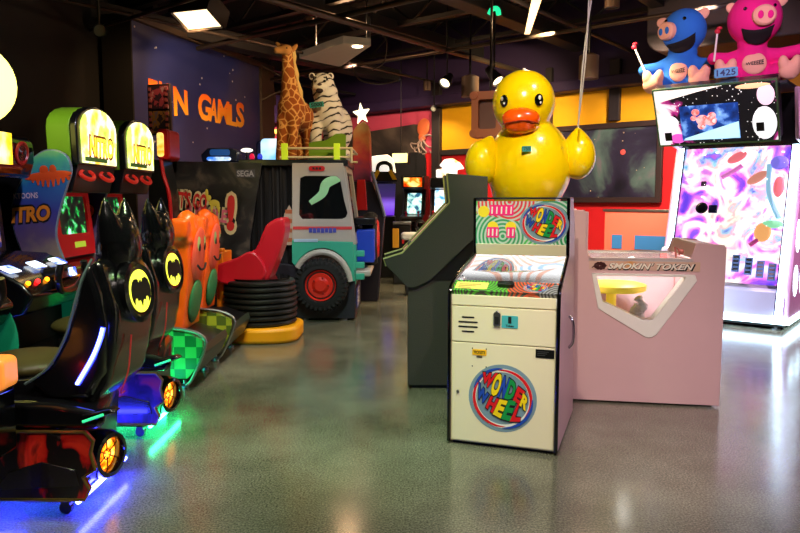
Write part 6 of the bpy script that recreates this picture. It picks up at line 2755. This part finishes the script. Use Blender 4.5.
# lamp shaped header behind it
YB = 15.0
kb_ = YB / 700
lh = far_root('lit_hood', 'white and amber lit hood game behind the purple prize cabinet', 'arcade game', 383, YB)
b = B()
b.prism([(-11 * kb_, fz(173, YB)), (13 * kb_, fz(173, YB)), (11 * kb_, fz(160, YB)), (5 * kb_, fz(155, YB)), (-6 * kb_, fz(156, YB)), (-11 * kb_, fz(157, YB))], -.2, .1, 'y')
done(b, 'lit_hood', noise_mat('lit_hood_art', [(.35, (255, 190, 80)), (.5, (255, 246, 220)), (.65, (255, 255, 250))], 1.6, es=.75), lh, bevel=.02)
b = B()
b.bx(-11 * kb_, 11 * kb_, -.2, .2, 0, fz(173, YB))
done(b, 'body', BLACK, lh, bevel=.02)


def upright(label, px, Y, hw, topy, scr, marq, marq_m, scr_m, side_m, rz=0.0, base=0):
    t = far_root('arcade_upright', label, 'arcade game', px, Y, rz)
    k = Y / 700
    z = lambda py: fz(py, Y)
    b = B()
    prof = [(-.28, 0), (-.28, z(226)), (-.42, z(222)), (-.40, z(217)), (-.12, z(214)), (.02, z(190)), (-.22, z(188)), (-.22, z(topy)), (.3, z(topy)), (.3, 0)]
    b.prism(prof, -hw * k, hw * k, 'x')
    done(b, 'cabinet', BLACK, t, bevel=.015)
    for s in (-1, 1):
        b = B()
        b.prism([(y - .015, zz) for y, zz in prof], s * hw * k, s * (hw * k + .03), 'x')
        done(b, 'side', side_m, t, bevel=.008)
    b = B()
    SMx = plane_M((0, -.055, (z(scr[0]) + z(scr[1])) / 2), (1, 0, 0), (0, .12, z(scr[0]) - z(scr[1])))
    hh = abs(z(scr[0]) - z(scr[1])) / 2
    b.prism(rrect(-(hw - 3) * k, (hw - 3) * k, -hh, hh, .03), 0, .02, 'z', SMx)
    done(b, 'screen', scr_m, t)
    b = B()
    b.bx(-(hw - 1) * k, (hw - 1) * k, -.24, -.22, z(marq[1]), z(marq[0]))
    done(b, 'marquee', marq_m, t)
    b = B()
    b.bx(-hw * k, hw * k, -.43, -.15, z(218), z(216))
    cp = done(b, 'control_panel', mat('grey_control_panel', (70, 66, 66), .4), t)
    for x in (-.12, .12):
        b = B()
        b.cyl((x, -.3, z(216)), (x, -.3, z(216) + .07), .012, n=8)
        b.ell((x, -.3, z(216) + .08), .024)
        done(b, 'joystick', RED, cp)
    return t


SCRG = noise_mat('bright_green_screen', [(.38, (40, 90, 120)), (.5, (170, 230, 220)), (.6, (250, 255, 240)), (.7, (90, 150, 80))], 8, es=1.5)
SCRC = noise_mat('bright_cyan_screen', [(.36, (60, 150, 220)), (.48, (220, 250, 255)), (.6, (255, 255, 255)), (.7, (240, 160, 120))], 7, es=1.6)
FLAME = noise_mat('flame_marquee', [(.36, (180, 40, 0)), (.5, (255, 140, 30)), (.6, (255, 230, 140))], 7, es=1.6, dist=.5)
YELS = mat('yellow_cabinet_side', (214, 150, 30), .5)
upright('upright game with flame orange marquee and bright green screen', 415, 13.9, 10, 176, (193, 214), (178, 187), FLAME, SCRG, mat('dark_side', (24, 22, 22), .5), R(-12))
t2 = upright('upright game with cyan screen beside the grey slanted cabinet', 441, 13.2, 9, 178, (190, 213), (179, 187), BLACK, SCRC, mat('dark_red_side', (60, 16, 18), .5), R(-8))
b = B()
k2 = 13.2 / 700
zz = lambda py: fz(py, 13.2)
b.prism([(-4 * k2, zz(178)), (16 * k2, zz(178)), (16 * k2, zz(170)), (23 * k2, zz(169)), (19 * k2, zz(163)), (12 * k2, zz(159)), (4 * k2, zz(160)), (-1 * k2, zz(166)), (3 * k2, zz(169)), (-4 * k2, zz(170))], -.25, .05, 'y')
done(b, 'lit_header', noise_mat('lit_header_art', [(.35, (255, 210, 120)), (.5, (255, 250, 236)), (.62, (255, 255, 255)), (.72, (255, 190, 90))], 2.5, es=1.0), t2, bevel=.02)
# yellow sided low cabinet next to the flame game
yc_ = far_root('yellow_cabinet', 'low black game with yellow side left of the flame marquee game', 'arcade game', 397, 13.0)
kc = 13.0 / 700
b = B()
b.bx(-4 * kc, 14 * kc, -.2, .3, 0, fz(224, 13.0))
done(b, 'body', BLACK, yc_, bevel=.02)
b = B()
b.bx(-4.5 * kc, 2 * kc, -.23, -.2, fz(247, 13), fz(228, 13))
done(b, 'side_print', YELS, yc_, bevel=.01)
b = B()
b.bx(-4 * kc, 14 * kc, -.26, .02, fz(224, 13), fz(221.5, 13))
done(b, 'shelf', STEEL, yc_, bevel=.006)
# white bench with handle
wb = far_root('white_ride', 'small white ride seat with black handle on the alcove floor', 'ride', 411, 11.4)
kd = 11.4 / 700
b = B()
b.prism(rrect(-10 * kd, 9 * kd, fz(239.5, 11.4), fz(232.5, 11.4), .05), -.18, .22, 'y')
done(b, 'seat', WHITEP, wb, bevel=.03, seg=3)
b = B()
b.bx(-6 * kd, 6 * kd, -.12, .16, .0, fz(239, 11.4))
done(b, 'base', BLACK, wb, bevel=.02)
b = B()
b.tube(smoothpath([(9 * kd, 0, fz(234, 11.4)), (5 * kd, 0, fz(226, 11.4)), (7 * kd, 0, fz(221, 11.4)), (13 * kd, 0, fz(222, 11.4))], 5), .024, 8)
done(b, 'handle', BLACK, wb)
b = B()
b.prism(rrect(-9 * kd, -7 * kd, fz(243, 11.4), fz(239, 11.4), .01), -.185, -.17, 'y')
done(b, 'badge', RED, wb)
# pale lit sign in the alcove
YL = 15.1
ls = thing('lit_sign', 'pale yellow lit sign hanging in the dark alcove', 'sign', at(400, 158, YL), R(-25))
kl = YL / 700
b = B()
b.bx(-9 * kl, 9 * kl, 0, .1, -5.5 * kl, 5.5 * kl)
done(b, 'case', BLACK, ls, bevel=.01)
b = B()
b.bx(-8 * kl, 8 * kl, -.015, 0, -4.5 * kl, 4.5 * kl)
done(b, 'lit_face', mat('lit_pale_yellow', (246, 246, 170), .4, es=.9), ls)
b = B()
b.cyl((0, .05, 5 * kl), (0, .05, CEIL - ls.location.z), .012, n=8)
done(b, 'hanger', BLACK, ls)
# small framed pictures of the alcove
for px, py, lb in ((406, 205, 'colourful'),):
    pass
# wall lamp with candle bulbs far left behind giraffe
YC = 17.2
ch = thing('chandelier', 'small lit chandelier before the pink wall left of the giraffe', 'lamp', at(271, 134, YC))
kc2 = YC / 700
b = B()
b.cyl((0, 0, 0), (0, 0, CEIL - ch.location.z), .015, n=8)
for i in range(6):
    a = i * PI / 3
    b.tube(smoothpath([(0, 0, 0), (.09 * math.cos(a), .09 * math.sin(a), -.06), (.17 * math.cos(a), .17 * math.sin(a), .02)], 4), .012, 6)
done(b, 'frame', GOLD, ch)
for i in range(6):
    a = i * PI / 3
    b = B()
    b.ell((.17 * math.cos(a), .17 * math.sin(a), .075), (.03, .03, .06))
    done(b, 'bulb', mat('amber_bulb', (255, 170, 60), .4, es=5, var=0), ch)

# ================================================================ lamps on the ceiling
CAN = mat('can_lamp_shell', (112, 88, 72), .5)
SPOTW = mat('spot_lens', (255, 232, 190), .5, es=3, var=0)


def can_lamp(label, px, pyb, Y, wpx, hpx, target=None, power=0, cone=110, col=(255, 226, 180), shell=None):
    p = at(px, pyb, Y)
    r = wpx / 2 * Y / 700
    h = hpx * Y / 700
    t = thing('can_lamp', label, 'ceiling lamp', p, 0, None)
    b = B()
    b.lathe([(r * .88, .02), (r * .92, 0), (r, 0), (r, h), (r * .6, h + .03), (r * .2, h + .04)], 28)
    done(b, 'shade', shell or CAN, t)
    b = B()
    b.lathe([(0, .035), (r * .86, .035), (r * .86, .03), (0, .025)], 24)
    done(b, 'lens', LAMPW, t)
    b = B()
    b.cyl((0, 0, h + .03), (0, 0, CEIL - p.z), .018, n=8)
    done(b, 'stem', BLACK, t)
    if power:
        light('can_lamp_light', 'SPOT', (p.x, p.y, p.z - .02), power, col, r * .7, target or (p.x, p.y, 0), cone, .7)
    return t


can_lamp('dark can lamp hanging left of the duck head', 470, 97, 12.0, 17, 19, power=260)
can_lamp('brown can lamp hanging right of the white cords', 588.5, 79, 10.2, 19, 22, power=420, cone=140)
can_lamp('round can lamp at the top edge above the blue pig', 612, 8, 9.0, 14, 12, target=(2.2, 9.0, 0), power=350, cone=130)
can_lamp('tiny lit can lamp far back over the alcove', 427, 90.5, 15.0, 7, 9, power=120)
can_lamp('small can lamp glowing above the giraffe ears', 309, 25, 11.5, 11, 6, power=150)
can_lamp('small dark can lamp in front of pink ribbed wall', 271, 105, 15.2, 10, 12, power=200)


def spot_head(label, px, py, Y, d, ln, r, power=0, target=None, cone=70, col=(255, 226, 180), lens=None):
    p = at(px, py, Y)
    t = thing('spot_lamp', label, 'ceiling lamp', p)
    d = Vector(d).normalized()
    q = d.to_track_quat('Z', 'Y').to_matrix().to_4x4()
    b = B()
    b.lathe([(r * .5, -ln * .6), (r * .6, -ln * .55), (r, ln * .35), (r, ln * .45), (r * .9, ln * .45), (r * .85, ln * .3)], 20, q)
    done(b, 'shade', BLACK, t)
    b = B()
    b.lathe([(0, ln * .32), (r * .86, ln * .32), (0, ln * .36)], 20, q)
    done(b, 'lens', lens or SPOTW, t)
    b = B()
    b.tube([Vector((0, 0, 0)) - d * ln * .3, Vector((0, 0, .12)), Vector((0, 0, CEIL - p.z))], .014, 8)
    done(b, 'bracket', BLACK, t)
    if power:
        light('spot_lamp_light', 'SPOT', p + d * (ln * .5), power, col, r * .6, target or (p + d * 3), cone, .6)
    return t


spot_head('tilted spot lamp lit left of the duck head top', 494, 76, 10.5, (.45, -.5, -.7), .28, .10)
spot_head('spot lamp with white L shaped glare over the alcove', 447, 80, 12.0, (-.4, -.6, -.6), .24, .10)
spot_head('small double spot on the pink wall right of the octopus', 434, 108, 14.6, (-.2, -.8, -.4), .16, .06, lens=WHITEP)
spot_head('twin emergency spot on the black wall at upper left', 99, 30, 7.6, (.5, -.8, -.3), .16, .07, lens=mat('dull_lens', (120, 116, 110), .4))
# shaded work lamp, upper left, lit inside
YS_ = 9.3
wl = thing('box_lamp', 'warm lit box shaped ceiling lamp over the mural wall', 'ceiling lamp', at(197, 21, YS_), R(-20))
k = YS_ / 700
b = B()
q = [(-19 * k, -9 * k), (19 * k, -9 * k), (19 * k, 9 * k), (-19 * k, 9 * k)]
q2 = [(-21 * k, -13 * k), (21 * k, -13 * k), (21 * k, 13 * k), (-21 * k, 13 * k)]
b.holed([(-.30, -.22), (.30, -.22), (.30, .22), (-.30, .22)], [(-.27, -.19), (.27, -.19), (.27, .19), (-.27, .19)], 0, .25, 'z')
b.bx(-.30, .30, -.22, .22, .25, .27)
b.bm.transform(Matrix.Rotation(R(-24), 4, 'X'))
done(b, 'shade', mat('dark_lamp_box', (40, 32, 28), .6), wl, bevel=.006)
b = B()
b.bx(-.26, .26, -.18, .18, .03, .05)
b.bm.transform(Matrix.Rotation(R(-24), 4, 'X'))
done(b, 'lit_panel', mat('warm_lit_panel', (255, 220, 170), .5, es=2.6, var=0), wl)
b = B()
b.cyl((0, 0, .25), (0, 0, CEIL - wl.location.z), .015, n=8)
done(b, 'hanger', BLACK, wl)
# pale hanging troffer
YT_ = 12.0
tr = thing('panel_lamp', 'pale rectangular light panel hanging above the tiger', 'ceiling lamp', at(338, 50, YT_), 0)
c_ = [at(px, py, Y) - tr.location for px, py, Y in ((299, 49, 12.6), (343, 57, 11.4), (371, 49.5, 11.6), (340, 40, 13.4))]
b = B()
zc = 0
b.prism([(p.x, p.y) for p in c_], -.02, .10, 'z')
done(b, 'tray', mat('pale_tray', (170, 150, 120), .5, es=.12), tr, bevel=.01)
b = B()
b.ell((.35, -.4, -.03), (.09, .09, .015))
done(b, 'lens', LAMPW, tr)
b = B()
b.bx(.50, .56, -.5, -.3, .1, .42)
b.cyl((.5, -.3, .1), (.5, -.3, CEIL - tr.location.z), .012, n=8)
done(b, 'hanger', STEEL, tr)
b = B()
b.cyl((-.4, .3, .1), (-.4, .3, CEIL - tr.location.z), .012, n=8)
done(b, 'hanger', STEEL, tr)
# bright flag like reflector above the duck and a green light
rf = thing('white_reflector', 'bright tilted white strip hanging above the duck head', 'ceiling lamp', at(530, 14, 9.2), 0)
k = 9.2 / 700
b = B()
b.prism([(-5 * k, -19 * k), (0 * k, -19 * k), (11 * k, 14 * k), (2 * k, 16 * k)], -.02, .02, 'y')
done(b, 'strip', mat('lit_cream_strip', (255, 226, 176), .5, es=1.1), rf)
b = B()
b.tube([(6 * k, 0, 14 * k), (6 * k, 0, CEIL - rf.location.z)], .01, 6)
done(b, 'hanger', BLACK, rf)
gl = thing('green_lamp', 'small green lamp glowing high among the ceiling joists', 'ceiling lamp', at(494.5, 12, 10.0), 0)
b = B()
b.tube(smoothpath([(-.07, 0, -.03), (-.03, 0, .04), (.04, 0, .04), (.06, 0, -.04)], 4), .035, 8)
done(b, 'lens', mat('lit_green_lamp', (30, 220, 150), .4, es=1.2), gl)
b = B()
b.cyl((0, 0, .04), (0, 0, CEIL - gl.location.z), .01, n=6)
done(b, 'hanger', BLACK, gl)

# ================================================================ room light: added spots without fixtures, aimed to brighten single things
for loc, tgt, pw_, col, cone in (
        ((-.2, .9, 4.6), (.75, 4.3, .5), 600, (255, 238, 208), 42),      # ticket game front
        ((1.6, 1.6, 4.6), (1.9, 5.2, .5), 560, (255, 228, 216), 46),     # token pusher
        ((.6, 2.6, 4.0), (1.15, 6.35, 2.1), 800, (255, 236, 190), 34),   # duck
        ((2.1, 5.0, 4.0), (1.1, 6.3, 2.2), 110, (255, 220, 255), 50),
        ((-.6, 4.2, 4.0), (-1.0, 9.0, .8), 330, (240, 246, 255), 30),    # jeep
        ((-1.0, 5.2, 4.0), (-2.3, 9.0, 1.2), 420, (255, 236, 210), 30),  # painted side
        ((.6, 6.8, 4.0), (-1.3, 9.6, 2.6), 380, (255, 214, 150), 40),    # toys on the roof
        ((-.9, 3.2, 4.0), (-.7, 5.6, 0), 460, (196, 240, 176), 70),      # floor left, greenish
        ((.3, 3.0, 4.0), (.2, 2.9, 0), 270, (226, 236, 206), 80),        # floor front
        ((2.4, 2.6, 4.0), (2.2, 3.0, 0), 280, (206, 184, 245), 80),      # floor right
        ((.3, 6.6, 4.0), (1.1, 9.0, 2.7), 160, (255, 220, 180), 24),    # wall speaker
        ((-.2, 4.0, 4.0), (-.1, 4.9, 0), 110, (110, 226, 226), 40),      # teal patch
        ((-.9, 2.6, 4.0), (-.9, 3.9, 0), 150, (150, 232, 100), 44),      # green patch
        ((-.3, 7.0, 4.0), (-.4, 7.6, 0), 420, (230, 240, 250), 80),
        ((-.4, 5.2, 4.0), (-1.8, 6.4, .9), 520, (255, 230, 200), 36),    # orange seats
        ((-.9, .7, 4.5), (-1.75, 3.4, .4), 420, (255, 236, 226), 34),    # near side panel
        ((6.6, 6.2, 4.0), (5.2, 8.9, 1.5), 1000, (255, 190, 235), 50),    # side of the giant machine
        ((1.9, 4.6, 4.0), (4.1, 8.5, .6), 1400, (226, 220, 255), 30),
        ((-.2, 2.4, 4.7), (-1.7, 3.9, .6), 360, (255, 236, 220), 36),    # nearest racers
        ((-1.0, 3.6, 4.0), (-2.6, 5.6, 1.4), 330, (236, 226, 255), 44),  # screens of the racers
        ((2.2, 10.5, 4.0), (1.8, 14.6, 2.9), 1700, (255, 224, 170), 60), # yellow wall
        ((3.9, 9.0, 4.0), (4.0, 12.9, 1.8), 1700, (255, 226, 210), 60),   # red wall, painting
        ((-.9, 13.0, 4.0), (-.4, 16.4, 3.0), 560, (255, 210, 190), 60),  # octopus wall
        ((-3.6, 16.0, 4.0), (-3.9, 19.2, 2.8), 900, (255, 210, 190), 70),
        ((-2.2, 9.6, 4.0), (-3.4, 12.0, 3.2), 420, (255, 210, 160), 60),  # mural
        ((3.2, 5.6, 4.0), (4.2, 9.1, 3.3), 380, (255, 210, 240), 40),    # pigs
        ((2.4, 7.0, 4.0), (3.6, 10.6, 4.6), 40, (255, 216, 170), 70)):  # duct
    pw_ *= .85
    light('added_spot', 'SPOT', loc, pw_, col, .08, tgt, cone, .7)

w = bpy.data.worlds.new('World')
SC.world = w
w.use_nodes = True
bg = w.node_tree.nodes['Background']
bg.inputs['Color'].default_value = (.55, .5, .6, 1)
bg.inputs['Strength'].default_value = .07

SC.view_settings.view_transform = 'Standard'
SC.view_settings.look = 'None'
SC.view_settings.exposure = 0.0
SC.view_settings.gamma = 1.0
SC.view_settings.use_curve_mapping = False
SC.cycles.use_denoising = True
SC.cycles.max_bounces = 8
SC.cycles.transparent_max_bounces = 8
SC.cycles.sample_clamp_indirect = 6.0
SC.cycles.caustics_reflective = False
SC.cycles.caustics_refractive = False

p_ = at(530, 16, 9.0)
light('reflector_light', 'POINT', (p_.x, p_.y - .25, p_.z + .1), 30, (255, 206, 150), .08)
p_ = at(345, 50, 11.8)
light('tray_light', 'POINT', (p_.x, p_.y, p_.z + .35), 40, (255, 200, 150), .08)
p_ = wl.location
light('box_lamp_light', 'SPOT', (p_.x, p_.y, p_.z - .08), 160, (255, 200, 140), .1, (-3.5, 11.2, 2.6), 110, .8)

for stem_, grp in (('racing_cabinet', 'black racing cabinets in the left row'), ('kart_cabinet', 'orange kart racers in the left row'), ('can_lamp', 'can lamps on the ceiling'),
                   ('spot_lamp', 'small spot lamps on ceiling and walls'), ('arcade_upright', 'upright games in the back alcove'), ('plush_pig', 'plush pigs on the giant machine'),
                   ('toy_stick', 'sticks held by the plush pigs'), ('signal_lamp', 'signal lights on the dark game roof')):
    for o in list(bpy.data.objects):
        if o.parent is None and 'category' in o and o.name.split('.')[0] == stem_:
            o['group'] = grp
